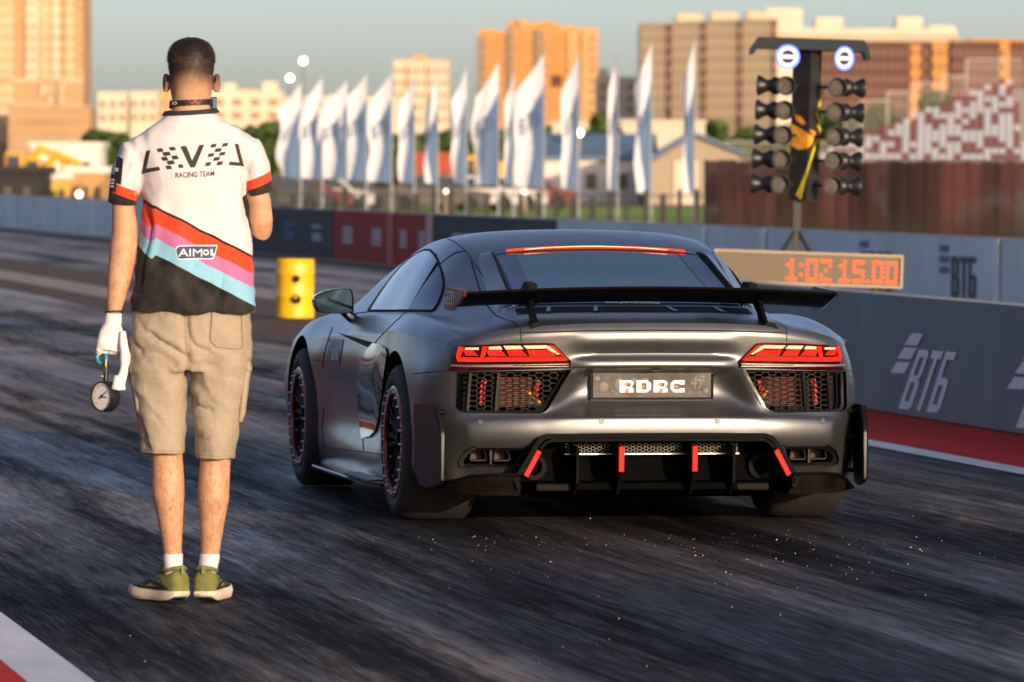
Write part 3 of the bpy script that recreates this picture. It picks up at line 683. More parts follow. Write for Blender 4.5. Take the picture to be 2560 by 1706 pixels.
# ---------------------------------------------------------------- flags
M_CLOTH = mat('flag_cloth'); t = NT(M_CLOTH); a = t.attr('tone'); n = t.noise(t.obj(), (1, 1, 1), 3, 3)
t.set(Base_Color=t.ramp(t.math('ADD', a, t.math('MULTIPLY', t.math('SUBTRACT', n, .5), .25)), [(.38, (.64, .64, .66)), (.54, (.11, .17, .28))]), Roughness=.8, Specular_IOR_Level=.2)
M_FPRINT = mat('flag_print', (.06, .10, .22), .8)
def flag(u, ul, vt, vb, depth, label, seed):
    """pole at u on the right, cloth reaching left to ul, top sloping down to the left"""
    g = BG(u, depth); r = g.root('flag', label, 'flag', 'white and blue flags in a row beyond the fence'); rr = random.Random(seed); rr_a = rr.uniform(.2, 1.3)
    zt, zb = g.z(vt), g.z(vb); W = (u - ul) * g.k * (1.35 if u < 1000 else 1.08)
    b = MB(); b.tube([(0, 0, 0), (0, 0, zb), (-.01, 0, zt)], [.03, .025, .015], 8); b.build('pole', mat('flag_pole', (.35, .36, .38), .4), r, True)
    nx, nz = 10, 26; V = []; T = []; ph = rr.uniform(0, 6); slope = .30
    for j in range(nz + 1):
        for i in range(nx + 1):
            s, q = i / nx, j / nz; top = zt - (zt - zb) * slope * s ** .8; z = lerp(zb + .05 * s, top, q)
            gather = 1 - .08 * smooth01(.3, 0, q) - .16 * sin(4 * q + ph) ** 2 * rr_a
            x = -W * s * gather; y = .10 * s * sin(5.5 * s + 3.5 * q + ph) + .12 * s * sin(2.2 * q + ph * 2)
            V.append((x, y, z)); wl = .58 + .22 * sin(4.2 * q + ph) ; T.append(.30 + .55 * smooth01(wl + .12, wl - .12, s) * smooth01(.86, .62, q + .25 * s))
    F = [(j * (nx + 1) + i, j * (nx + 1) + i + 1, (j + 1) * (nx + 1) + i + 1, (j + 1) * (nx + 1) + i) for j in range(nz) for i in range(nx)]
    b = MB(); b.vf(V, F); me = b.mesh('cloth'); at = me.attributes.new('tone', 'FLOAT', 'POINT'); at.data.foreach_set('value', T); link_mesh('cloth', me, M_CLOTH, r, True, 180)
    # the printed letters, upright along the cloth
    vv, ff = VTB; bb = MB()
    def surf(s, q):
        top = zt - (zt - zb) * slope * s ** .8; z = lerp(zb + .05 * s, top, q); gather = 1 - .08 * smooth01(.3, 0, q) - .16 * sin(4 * q + ph) ** 2 * rr_a
        return Vector((-W * s * gather, .10 * s * sin(5.5 * s + 3.5 * q + ph) + .12 * s * sin(2.2 * q + ph * 2) - .012, z))
    d2, f2 = sub2d(vv, ff, .2)
    bb.vf([surf(.85 - .7 * x, .50 + .16 * y) for x, y in d2], f2); bb.build('lettering', M_FPRINT, r)
FL = [(752, 706, 208, 450), (806, 762, 190, 452), (868, 812, 200, 452), (917, 866, 182, 455), (979, 930, 178, 460), (1036, 996, 186, 460), (1094, 1062, 190, 462), (1166, 1130, 166, 462), (1246, 1182, 152, 466), (1284, 1262, 170, 468), (1360, 1288, 128, 470), (1446, 1404, 128, 474), (1544, 1520, 120, 478), (1628, 1588, 100, 484), (1736, 1706, 92, 484)]
words = ['first', 'second', 'third', 'fourth', 'fifth', 'sixth', 'seventh', 'eighth', 'ninth', 'tenth', 'eleventh', 'twelfth', 'thirteenth', 'fourteenth', 'last']
looks = ['wide', 'wide', 'wide', 'wide', 'slanting', 'slanting', 'narrow', 'narrow', 'broad', 'slim half hidden', 'broadest', 'slim', 'very slim', 'tall', 'tall slim']
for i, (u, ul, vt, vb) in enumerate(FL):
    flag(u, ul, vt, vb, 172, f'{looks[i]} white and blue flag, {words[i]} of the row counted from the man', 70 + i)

# ---------------------------------------------------------------- grandstand
g = BG(2330, 380); gs = g.root('grandstand', 'stepped grandstand with stair railings at the right edge', 'grandstand'); M_STEEL = mat('galvanised', (.42, .38, .33), .5, .4); M_STEP = mat('stand_step', (.22, .20, .19), .9)
NROW = 14; xr = g.x(2640)
def row(r_): return g.x(2010 + 40 * r_), .85 * r_, g.z(398) + .40 * r_
for r_ in range(NROW):
    xl, y, z = row(r_); b = MB(); b.box(((xl + xr) / 2, y + .5, z / 2 - .2), (xr - xl, .84, z)); b.build('step', M_STEP, gs)
stairs = [(2132, 2175, 264), (2175, 2245, 242), (2245, 2315, 220), (2315, 2390, 196), (2390, 2456, 176), (2456, 2600, 132)]
for k, (a, c, v) in enumerate(stairs):
    b = MB(); z1, z0 = g.z(v), g.z(v + 120); y = 9 + k
    b.box(((g.x(a) + g.x(c)) / 2, y, z1), (g.x(c) - g.x(a), .07, .07)); b.box(((g.x(a) + g.x(c)) / 2, y, z0), (g.x(c) - g.x(a), .07, .07)); b.box((g.x(a), y, (z0 + z1) / 2), (.09, .09, z1 - z0))
    x = g.x(a)
    while x < g.x(c): b.box((x, y, (z0 + z1) / 2), (.035, .035, z1 - z0)); x += .24
    b.build('railing', M_STEEL, gs)
seat_w, seat_r = mat('white_seat', (.38, .40, .45), .5), mat('maroon_seat', (.13, .015, .02), .5)
def seat_mesh(m):
    b = MB(); b.box((0, 0, .02), (.38, .38, .05), bev=.012); b.box((0, .2, .18), (.38, .05, .30), bev=.015); me = b.mesh('spectator_chair'); me.materials.append(m); return me
sm = [seat_mesh(seat_w), seat_mesh(seat_r)]; rr = random.Random(21); n = 0
for r_ in range(NROW):
    xl, y, z = row(r_); x = xl + .3; k = 0
    while x < g.x(2570) and n < 330:
        red = noise.noise(Vector((x * 1.4, r_ * 1.1, 3.3))) > .22 or rr.random() < .22
        me = sm[1 if red else 0]; o = bpy.data.objects.new('spectator_chair', me); COL.objects.link(o)
        c, s = cos(-YAW), sin(-YAW); lx, ly = x, y + .45
        o.location = (g.p.x + lx * c - ly * s, g.p.y + lx * s + ly * c, z + .15); o.rotation_euler = (0, 0, -YAW)
        tag(o, ('maroon' if red else 'white') + ' plastic seat in the rows of the grandstand', 'seat', 'maroon grandstand seats' if red else 'white grandstand seats')
        x += .50; n += 1
# low railing and people-less terrace at the foot
g = BG(1990, 300); fr = g.root('railing', 'pale metal railing at the foot of the grandstand', 'railing'); b = MB(); z1, z0 = g.z(352), g.z(398)
for z in (z0, z1): b.box((0, 0, z), (g.x(2180) - g.x(1820), .05, .05))
b.build('rail', M_STEEL, fr); x = g.x(1820); 
for k in range(40):
    b = MB(); b.box((g.x(1820) + k * .19, 0, (z0 + z1) / 2), (.03, .03, z1 - z0)); b.build('baluster', M_STEEL, fr)
for k in range(5): b = MB(); b.box((g.x(1820) + k * 1.9, .06, z0 / 2), (.06, .06, z0)); b.build('post', M_STEEL, fr)
# dark mesh banner fence in front of the stand
g = BG(2180, 105); mf = g.root('mesh_fence', 'dark maroon printed mesh fence in front of the grandstand', 'fence')
mm = mat('mesh_print'); t = NT(mm); p = t.obj(); v1 = t.noise(p, (1.1, 1, .10), 1, 5, .65, .6); v2 = t.noise(p, (.55, 1, .7), 1, 4, .6, .8); X, Y, Z = t.xyz(p)
c = t.ramp(v1, [(.38, (.012, .009, .008)), (.5, (.040, .018, .016)), (.62, (.080, .030, .026))]); c = t.mix(t.math('MULTIPLY', t.range(v2, .52, .66), .6), c, (.07, .075, .08, 1))
c = t.mix(t.math('MULTIPLY', t.range(Z, .95, .4), .75), c, (.03, .025, .016, 1)); t.set(Base_Color=c, Roughness=.9, Specular_IOR_Level=.2)
x0, x1 = g.x(1764), g.x(2640); n = 24
for i in range(n):
    a, c_ = lerp(x0, x1, i / n), lerp(x0, x1, (i + 1) / n); b = MB(); zt_ = g.z(397)
    b.vf([(a, .02 * sin(i), 0.02), (c_ - .01, .02 * sin(i + 1), .02), (c_ - .01, .02 * sin(i + 1), zt_ - .02 + .02 * sin(i * 2.3)), (a, .02 * sin(i), zt_ - .02 + .02 * sin(i * 2.1))], [(0, 1, 2, 3)])
    b.build('mesh_panel', mm, mf)
    b = MB(); b.box((a, .06, zt_ / 2), (.05, .05, zt_)); b.build('post', M_PICK, mf)

# ---------------------------------------------------------------- starting light tree
DT = 42.0; g = BG(1780 + .4465 * 530, DT)
M_COLM = mat('column_black', (.028, .024, .022), .45); M_CANO = mat('canopy_grey', (.022, .030, .036), .6, spec=.2); M_LAMPB = mat('lamp_black', (.012, .012, .012), .4)
lt = g.root('starting_light_tree', 'black drag start light tree with two glowing ring lamps on a tripod', 'starting light'); lt.rotation_euler = (0, radians(1.4), -YAW)
off = -.02
def X8(x): return (x - 530) * .4465 * g.k - .056
def Z8(y): return CAM.z + (HZ - (40 + .4465 * y)) * g.k
b = MB()   # column: a square box with a corner to the camera
cx = X8(531); hw = X8(612) - X8(531); pts = [(cx - hw, .06), (cx + .02, -.07), (cx + hw, .04), (cx - .01, .17)]
b.prism(pts, 'z', Z8(1028), Z8(170)); b.build('column', M_COLM, lt)
b = MB(); b.prism([(X8(205), Z8(215)), (X8(212), Z8(178)), (X8(250), Z8(122)), (X8(838), Z8(122)), (X8(868), Z8(178)), (X8(874), Z8(232)), (X8(850), Z8(232)), (X8(838), Z8(188)), (X8(262), Z8(184)), (X8(238), Z8(190)), (X8(226), Z8(215))], 'y', -.16, .22)
b.build('canopy', M_CANO, lt)
M_GLOW = mat('ring_glow', (.8, .85, 1), .4, emit=(.84, .90, 1.0), estr=.7); M_BLUEG = mat('ring_halo', (.1, .15, .9), .4, emit=(.10, .16, 1.0), estr=2.0)
for x, y, sx in ((413, 228, 1.0), (728, 228, .8)):
    r_ = 58 * .4465 * g.k; rx = Matrix.Diagonal((sx, 1, 1)); c0 = Vector((X8(x), -.16, Z8(y)))
    def at(mb):
        for v in mb.bm.verts: v.co = c0 + Vector(((v.co.x - c0.x) * sx, v.co.y - c0.y, v.co.z - c0.z))
        return mb
    b = MB(); b.lathe(c0, (0, -1, 0), [(-.14, r_ * .8), (-.02, r_ * 1.05), (0, r_ * 1.05), (0, .001)], 28, True); h = at(b).build('lamp_housing', M_LAMPB, lt, True)
    b = MB(); b.lathe(c0 + Vector((0, -.002, 0)), (0, -1, 0), [(0, r_ * 1.16), (.012, r_ * 1.13), (.012, r_ * .92), (0.002, r_ * .90)], 28); at(b).build('halo_ring', M_BLUEG, h, True)
    b = MB(); b.lathe(c0 + Vector((0, -.004, 0)), (0, -1, 0), [(0, r_ * .90), (.014, r_ * .88), (.014, r_ * .70), (.002, r_ * .68)], 28); at(b).build('glow_ring', M_GLOW, h, True)
    b = MB(); b.box(c0 + Vector((0, -.008, 0)), (r_ * 1.2, .012, r_ * .28)); at(b).build('glow_bar', M_GLOW, h)
M_LED = mat('unlit_led', (.20, .17, .14), .6, var=.6, vscale=(95, 95, 95), col2=(.010, .009, .008), spec=.1)
def pod(x, y, d):
    """pair of lamps at one height: one facing us, one facing outward"""
    c0 = Vector((X8(x), -.10, Z8(y))); r_ = .068
    b = MB(); b.lathe(c0, (0, -1, 0), [(-.12, .025), (-.10, r_ * .95), (.02, r_), (.06, r_ * 1.08), (.06, r_), (.0, r_ * .92), (0, .001)], 22, True); h = b.build('lamp', M_LAMPB, lt, True)
    b = MB(); b.lathe(c0 + Vector((0, -.004, 0)), (0, -1, 0), [(0, r_ * .84), (.004, r_ * .6), (.005, .001)], 20); b.build('lens', M_LED, h, True)
    c1 = c0 + Vector((d * .035, .05, .0)); ax = Vector((d, 0.25, 0))
    b = MB(); b.lathe(c1, ax, [(0, .03), (.015, r_ * .95), (.05, r_ * 1.0), (.085, r_ * .66), (.10, r_ * .64), (.12, r_ * .8), (.158, r_ * 1.12), (.168, r_ * 1.12), (.158, r_ * .9), (.14, .001)], 22, True); b.build('lamp', M_LAMPB, lt, True)
    b = MB(); b.box(c0 + Vector((-d * .03 + d * .055, .05, 0)), (.10, .10, .085), bev=.015); b.build('lamp_body', M_LAMPB, lt)
    b = MB(); b.cyl(c0 + Vector((0, .06, 0)), Vector((cx, .06, c0.z)), .012, n=8); b.build('bracket', M_LAMPB, lt, True)
for xl, y, xr_ in ((408, 390, 695), (404, 527, 692), (400, 665, 690), (396, 800, 688), (393, 940, 685)): pod(xl, y, -1); pod(xr_, y, 1)
M_FLM = mat('flame_print', (.85, .22, .02), .5, var=.5, vscale=(18, 18, 18), col2=(.95, .55, .05)); M_YLN = mat('yellow_line', (.75, .62, .03), .5)
def colface(x, y):   # on the two front faces of the column
    X, Zz = X8(x), Z8(y); a = pts[0]; m_ = pts[1]; e = pts[2]
    yy = lerp(a[1], m_[1], (X - a[0]) / (m_[0] - a[0])) if X < m_[0] else lerp(m_[1], e[1], (X - m_[0]) / (e[0] - m_[0]))
    return Vector((X, yy - .004, Zz))
for q in ([(452, 598), (490, 618), (540, 648), (578, 672), (572, 706), (540, 738), (490, 742), (455, 722)], [(470, 545), (500, 556), (530, 592), (515, 606), (478, 580)], [(552, 628), (588, 640), (592, 668), (570, 662)]):
    vv, ff = sub2d(*polys2d([q]), 12); flat(vv, ff, colface).build('flame_print', M_FLM, lt)
ln = [(624, 392), (600, 520), (590, 540), (610, 585), (604, 610), (616, 628), (586, 720), (545, 860), (510, 1018)]
for dx in (0,):
    pl = []
    for (x0, y0), (x1, y1) in zip(ln, ln[1:]): pl.append([(x0 - 6, y0), (x0 + 6, y0), (x1 + 6, y1), (x1 - 6, y1)])
    pl.append([(560, 800), (568, 800), (500, 1005), (488, 1000)])
    vv, ff = sub2d(*polys2d(pl), 12); flat(vv, ff, colface).build('stripe_print', M_YLN, lt)
M_STAND = mat('stand_black', (.03, .026, .022), .5)
b = MB(); b.box((X8(500), .05, Z8(1030) / 2), (.055, .055, Z8(1030))); b.build('pole', M_STAND, lt)
zt_ = Z8(1180)
for k in range(4):
    a = pi / 4 + pi / 2 * k; b = MB(); b.tube([(X8(500), .05, zt_), (X8(500) + cos(a) * .82, .05 + sin(a) * .82, .06)], .014, 6); b.build('leg', M_STAND, lt, True)
for k in range(4):
    a = pi / 4 + pi / 2 * k; b = MB(); b.cyl((X8(500) + cos(a) * .82 - .02, .05 + sin(a) * .82, .05), (X8(500) + cos(a) * .82 + .02, .05 + sin(a) * .82, .05), .05, n=12); b.build('castor', M_LAMPB, lt, True)

# ---------------------------------------------------------------- red number display
g = BG(1780 + .4465 * 550, 41.0); bd = g.root('number_display', 'wide tan framed display showing red numerals below the light tree', 'display'); bd.rotation_euler = (0, radians(1.65), -YAW)
def X9(x): return (x - 550) * .4465 * g.k - .034
def Z9(y): return CAM.z + (HZ - (40 + .4465 * y)) * g.k
x0, x1, zb_, zt_ = X9(36), X9(1066), Z9(1487), Z9(1330)
M_FRM = mat('tan_frame', (.34, .26, .16), .5, .3)
M_PAN = mat('led_panel'); t = NT(M_PAN); p = t.obj(); X, Y, Z = t.xyz(p); q = .0062
fx = t.math('ABSOLUTE', t.math('SUBTRACT', t.math('FRACT', t.math('DIVIDE', X, q)), .5)); fz = t.math('ABSOLUTE', t.math('SUBTRACT', t.math('FRACT', t.math('DIVIDE', Z, q)), .5))
dd = t.math('SQRT', t.math('ADD', t.math('MULTIPLY', fx, fx), t.math('MULTIPLY', fz, fz)))
t.set(Base_Color=t.mix(t.range(dd, .26, .34), (.055, .04, .025, 1), (.165, .125, .08, 1)), Roughness=.5)
b = MB(); b.box(((x0 + x1) / 2, .05, (zb_ + zt_) / 2), (x1 - x0, .08, zt_ - zb_), bev=.004); b.build('panel', M_PAN, bd)
b = MB(); w = .02
b.box(((x0 + x1) / 2, .045, zt_ + w / 2), (x1 - x0 + 2 * w, .11, w)); b.box(((x0 + x1) / 2, .045, zb_ - w / 2), (x1 - x0 + 2 * w, .11, w))
b.box((x0 - w / 2, .045, (zb_ + zt_) / 2), (w, .11, zt_ - zb_ - .001)); b.box((x1 + w / 2, .045, (zb_ + zt_) / 2), (w, .11, zt_ - zb_ - .001)); b.build('frame', M_FRM, bd)
M_DIG = mat('red_led', (.5, .05, .01), .4, emit=(1.0, .085, .008), estr=1.15)
G = {'1': ['.1.', '11.', '.1.', '.1.', '111'], '0': ['111', '1.1', '1.1', '1.1', '111'], '2': ['111', '..1', '.1.', '1..', '111'], '5': ['111', '1..', '111', '..1', '111'], ':': ['.', '1', '.', '1', '.'], '.': ['.', '.', '.', '.', '1']}
yr = [1362, 1388, 1414, 1441, 1468]
for ch, a, c in (('1', 425, 490), (':', 500, 524), ('0', 534, 604), ('2', 612, 684), ('1', 720, 786), ('5', 796, 868), ('.', 876, 896), ('0', 906, 975), ('0', 982, 1054)):
    b = MB(); rows = G[ch]; n = len(rows[0])
    for j, rw in enumerate(rows):
        for i, q in enumerate(rw):
            if q != '1': continue
            x = lerp(a + 11, c - 11, i / (n - 1)) if n > 1 else (a + c) / 2
            reps = [x] + ([x + (c - a - 22) / (n - 1) / 2] if n > 1 and i + 1 < n and rw[i + 1] == '1' else [])
            for xx in reps: b.lathe((X9(xx), .008, Z9(yr[j] + 1)), (0, -1, 0), [(0, .0125), (.004, .010), (.0045, .0005)], 10)
    b.build('numeral', M_DIG, bd, True)
for x in (120, 940): b = MB(); b.box((X9(x), .06, (zb_ - .02) / 2), (.04, .04, zb_ - .02)); b.build('leg', M_STAND, bd); b = MB(); b.box((X9(x), .06, .02), (.06, .4, .04)); b.build('foot', M_STAND, bd)
# ---------------------------------------------------------------- the car (own frame: x right, y forward, origin on the ground under the rear axle)
ORG = Vector((-.018, 0, 0))
car = thing('sports_car', 'satin dark grey mid-engine coupe with big rear wing and red tail lamps lit', 'car', ORG)
def flake(name, base, rough, metal=.9, coat=0.0):
    m = mat(name); t = NT(m); p = t.obj(); n = t.noise(p, (1, 1, 1), 900, 2, .7); d = t.noise(p, (1, 1, 1), 9, 6, .65)
    t.set(Base_Color=t.mix(t.range(n, .3, .7), tuple(c * .8 for c in base) + (1,), tuple(c * 1.2 for c in base) + (1,)), Metallic=metal, Coat_Weight=coat, Coat_Roughness=.27)
    t.set(Roughness=t.range(d, .3, .7, rough - .03, rough + .05)); t.bump(n, .03, .001); return m
M_PNT = flake('satin_paint', (.128, .128, .128), .37, .82, .65)
M_BPL = mat('black_plastic', (.005, .005, .005), .6, spec=.08); M_GBL = mat('gloss_black', (.008, .008, .009), .08, coat=1.0, coat_rough=.03)
M_GLS = mat('tinted_glass', (.014, .036, .042), .035, spec=.5, coat=.3, coat_rough=.02)
M_GLS2 = mat('tinted_rear_glass', (.028, .062, .080), .10, spec=.8, coat=.6, coat_rough=.05)
M_SEAM = mat('panel_gap', (.006, .006, .006), .8); M_CHR = mat('bright_trim', (.52, .49, .45), .34, .9)
M_CARB = mat('carbon'); t = NT(M_CARB); p = t.obj(); X, Y, Z = t.xyz(p)
ck = t.math('MULTIPLY', t.math('SINE', t.math('MULTIPLY', t.math('ADD', X, t.math('ADD', Y, Z)), 900)), t.math('SINE', t.math('MULTIPLY', t.math('SUBTRACT', X, t.math('ADD', Y, Z)), 900)))
t.set(Base_Color=t.mix(t.range(ck, -.3, .3), (.002, .002, .002, 1), (.007, .0065, .006, 1)), Roughness=.55, Specular_IOR_Level=.04, Coat_Weight=.04, Coat_Roughness=.08)
M_REDP = mat('red_paint', (.60, .010, .006), .5, spec=.2)

# -- body cage: cross sections from nose to tail
#      y, 8 top points (x, z) from the centre to the shoulder, side x at z .65 .50 .35 .22 .13, bottom z
SEC = [
 (3.52, [(0, .60), (.28, .60), (.47, .595), (.58, .585), (.68, .575), (.76, .56), (.81, .54), (.84, .51)], (.84, .86, .86, .82, .80), .15),
 (3.25, [(0, .70), (.28, .70), (.47, .695), (.58, .692), (.70, .695), (.80, .69), (.86, .67), (.905, .62)], (.91, .94, .93, .90, .88), .14),
 (2.9,  [(0, .78), (.28, .78), (.47, .775), (.58, .775), (.70, .79), (.80, .792), (.88, .765), (.94, .70)], (.955, .965, .955, .93, .90), .13),
 (2.65, [(0, .852), (.28, .852), (.47, .848), (.58, .842), (.70, .832), (.81, .818), (.895, .78), (.95, .71)], (.965, .97, .965, .945, .92), .13),
 (2.3,  [(0, .955), (.28, .950), (.47, .938), (.628, .920), (.732, .880), (.805, .838), (.875, .795), (.930, .72)], (.945, .94, .935, .93, .91), .13),
 (2.0,  [(0, 1.080), (.28, 1.075), (.46, 1.058), (.612, 1.034), (.717, .957), (.795, .862), (.855, .815), (.910, .735)], (.922, .905, .90, .915, .90), .13),
 (1.7,  [(0, 1.168), (.28, 1.162), (.46, 1.140), (.598, 1.104), (.703, 1.000), (.79, .875), (.843, .83), (.893, .75)], (.91, .89, .885, .91, .90), .13),
 (1.4,  [(0, 1.220), (.28, 1.214), (.46, 1.190), (.586, 1.157), (.695, 1.044), (.790, .882), (.838, .84), (.888, .76)], (.905, .885, .88, .91, .90), .13),
 (1.1,  [(0, 1.238), (.28, 1.231), (.47, 1.212), (.588, 1.172), (.690, 1.055), (.785, .885), (.835, .845), (.885, .765)], (.91, .885, .88, .912, .905), .13),
 (.8,   [(0, 1.236), (.28, 1.228), (.47, 1.210), (.585, 1.172), (.682, 1.055), (.78, .89), (.84, .855), (.892, .775)], (.92, .89, .885, .915, .905), .13),
 (.55,  [(0, 1.188), (.28, 1.184), (.455, 1.173), (.562, 1.146), (.658, 1.040), (.765, .89), (.845, .865), (.912, .79)], (.94, .925, .915, .925, .91), .13),
 (.3,   [(0, 1.113), (.28, 1.111), (.42, 1.105), (.515, 1.092), (.615, .995), (.745, .883), (.85, .874), (.937, .805)], (.96, .955, .945, .94, .92), .14),
 (.05,  [(0, 1.035), (.28, 1.033), (.42, 1.029), (.50, 1.020), (.595, .935), (.725, .868), (.85, .872), (.948, .81)], (.975, .97, .96, .95, .93), .15),
 (-.2,  [(0, .965), (.28, .963), (.43, .958), (.51, .948), (.60, .89), (.72, .856), (.84, .858), (.938, .80)], (.968, .968, .962, .95, .93), .17),
 (-.42, [(0, .903), (.28, .902), (.44, .898), (.53, .890), (.62, .868), (.73, .848), (.83, .838), (.908, .788)], (.944, .955, .952, .94, .92), .19)]
def sec_points(y, top, sx, zb):
    pts = [Vector((x, y, z)) for x, z in top]
    side = crom([(-top[7][1], (top[7][0],)), (-.645, (sx[0],)), (-.5, (sx[1],)), (-.35, (sx[2],)), (-.22, (sx[3],)), (-min(zb, .19) , (sx[4],))]) if top[7][1] > .66 else crom([(-top[7][1], (top[7][0],)), (-.45, (sx[1],)), (-.35, (sx[2],)), (-.22, (sx[3],)), (-zb, (sx[4],))])
    return pts, (lambda z: side(-z)[0]), zb
NTP = 44
ZC = [.87, .862, .853, .845, .838, .832, .826, .82, .812, .80, .785, .77, .755, .742, .732, .724, .718, .712, .708, .700, .692, .686, .682, .678, .672, .66, .645, .62, .59, .56, .535, .515, .50, .492, .486, .480, .474, .468, .455, .44, .42, .40, .385, .365, .34, .31, .28, .25, .22, .20]
FR = [(.87 - z) / .67 for z in ZC]; NS = len(FR)
def resample(pts, n):
    L = [0]
    for a, b in zip(pts, pts[1:]): L.append(L[-1] + (b - a).length)
    f = crom([(l, tuple(p)) for l, p in zip(L, pts)])
    return [Vector(f(L[-1] * i / (n - 1))) for i in range(n)]
# the top rows are sampled in ctrl-point parameter so that features run along the car
def top_sample(pts):
    f = crom([(i, tuple(p)) for i, p in enumerate(pts)]); return [Vector(f(7 * i / (NTP - 1))) for i in range(NTP)]
cols_top, cols_side, ys = [], [], []
for y, top, sx, zb in SEC:
    pts, sf, zb = sec_points(y, top, sx, zb); cols_top.append((y, top_sample(pts)))
    zs = top[7][1]; cols_side.append((y, [Vector((sf(zs + (zb - zs) * f), y, zs + (zb - zs) * f)) for f in FR]))
# tail end: lip line over the deck, corner line down the side
LIP = [Vector(p) for p in [(0, -.80, .868), (.28, -.797, .865), (.45, -.787, .857), (.55, -.775, .850), (.65, -.752, .836), (.74, -.722, .818), (.80, -.685, .800), (.848, -.63, .776)]]
MID = [Vector(p) for p in [(0, -.62, .886), (.28, -.62, .885), (.445, -.615, .880), (.54, -.61, .872), (.635, -.60, .855), (.735, -.58, .836), (.815, -.555, .820), (.880, -.525, .783)]]
CORN = crom([(-.776, (.848,)), (-.70, (.880,)), (-.60, (.897,)), (-.50, (.900,)), (-.40, (.895,)), (-.30, (.885,)), (-.20, (.865,))])
CORM = crom([(-.783, (.880,)), (-.70, (.912,)), (-.60, (.932,)), (-.50, (.935,)), (-.40, (.930,)), (-.30, (.920,)), (-.20, (.895,))])
cols_top.append((-.56, top_sample(MID))); cols_top.append((-.70, top_sample(LIP)))
cols_side.append((-.56, [Vector((CORM(-(.783 - .583 * f))[0], -.525, .783 - .583 * f)) for f in FR]))
cols_side.append((-.70, [Vector((CORN(-(.776 - .576 * f))[0], -.63, .776 - .576 * f)) for f in FR]))
def along(cols, n):
    ks = [c[0] for c in cols]; out = []
    fs = [crom([(-y, tuple(c[i])) for y, c in cols]) for i in range(len(cols[0][1]))]
    t0, t1 = -ks[0], -ks[-1]
    for j in range(n): out.append([Vector(f(lerp(t0, t1, j / (n - 1)))) for f in fs])
    return out
NY = 110
GT = along(cols_top, NY); GS = along(cols_side, NY)
PROF = crom([(-z, (d,)) for z, d in [(.87, 0), (.85, -.010), (.838, -.0145), (.828, -.0175), (.812, -.0195), (.795, -.0190), (.775, -.011), (.755, -.002), (.738, .003), (.725, -.004), (.716, -.0150), (.711, -.0172), (.686, -.0182), (.680, -.0140), (.674, .010), (.65, .034), (.60, .044), (.55, .042), (.51, .026), (.492, .004), (.482, -.020), (.475, -.0300), (.465, -.0335), (.45, -.0352), (.43, -.0360), (.40, -.034), (.36, -.020), (.33, -.004), (.20, .06)]])
PRO2 = crom([(-z, (d,)) for z, d in [(.87, 0), (.85, -.010), (.835, -.014), (.80, -.012), (.74, -.004), (.68, .002), (.60, .004), (.52, -.002), (.49, -.014), (.475, -.026), (.46, -.031), (.44, -.034), (.40, -.032), (.36, -.020), (.33, -.004), (.20, .06)]])
GR = []
for k in range(NS):
    rowv = []
    zc = ZC[k]; cz = GS[-1][k]
    for i in range(NTP):
        T = GT[-1][i]; q = T.x / .848; f = FR[k]
        z = T.z + f * (.2 - T.z); x = T.x * (1 + (cz.x / .848 - 1) * q * q)
        fade = 1 - smooth01(.74, .846, T.x)
        rec = .045 * smooth01(.69, .655, zc) * smooth01(.475, .56, zc) * (1 - smooth01(.24, .46, x)) if False else .055 * smooth01(.686, .64, zc) * smooth01(.478, .57, zc) * (1 - smooth01(.27, .50 - .35 * (zc - .48), T.x))
        aa = .288 + .59 * max(0, min(.20, .672 - zc)); kk = smooth01(aa, aa + .085, T.x); rec *= 1 - kk; pf = lerp(PROF(-zc)[0], PRO2(-zc)[0], kk)
        rowv.append(Vector((x, T.y + (pf + rec - .02 * (1 - kk) * smooth01(.686, .64, zc) * smooth01(.478, .57, zc)) * fade, z)))
    rowv[-1] = cz.copy(); GR.append(rowv)
def body_mesh():
    mb = MB(); bm = mb.bm; key = {}
    def V(p):
        k = (round(p.x, 5), round(p.y, 5), round(p.z, 5))
        if k not in key: key[k] = bm.verts.new(p)
        return key[k]
    def F(*vs):
        u = []
        for v in vs:
            if v not in u: u.append(v)
        if len(u) > 2:
            try: bm.faces.new(u)
            except ValueError: pass
    for s in (1, -1):
        def M(p): return V(Vector((p.x * s, p.y, p.z)))
        for j in range(NY - 1):
            for i in range(NTP - 1): F(M(GT[j][i]), M(GT[j + 1][i]), M(GT[j + 1][i + 1]), M(GT[j][i + 1]))
            for k in range(NS - 1): F(M(GS[j][k]), M(GS[j + 1][k]), M(GS[j + 1][k + 1]), M(GS[j][k + 1]))
        for k in range(NS - 1):
            for i in range(NTP - 1): F(M(GR[k][i]), M(GR[k][i + 1]), M(GR[k + 1][i + 1]), M(GR[k + 1][i]))
    def L(p): return V(Vector((-p.x, p.y, p.z)))
    for j in range(NY - 1): F(V(GS[j][-1]), V(GS[j + 1][-1]), L(GS[j + 1][-1]), L(GS[j][-1]))
    F(*([V(p) for p in GR[-1][::-1]] + [L(p) for p in GR[-1][1:]]))
    F(*([V(p) for p in GT[0]] + [V(p) for p in GS[0][1:]] + [L(p) for p in GS[0][::-1]] + [L(p) for p in GT[0][::-1][1:-1]]))
    bmesh.ops.remove_doubles(bm, verts=bm.verts[:], dist=2e-5)
    # soften the seam between side and tail
    for _ in range(10):
        vs = [v for v in bm.verts if -.74 < v.co.y < -.55 and abs(v.co.x) > .78 and v.co.z < .765 and v.co.z > .21]
        bmesh.ops.smooth_vert(bm, verts=vs, factor=.5, use_axis_x=True, use_axis_y=True, use_axis_z=False)
    bmesh.ops.recalc_face_normals(bm, faces=bm.faces[:])
    return mb.mesh('body')
bme = body_mesh(); BV = bvh_of(bme)
body = link_mesh('body', bme, [M_PNT, M_BPL], car)
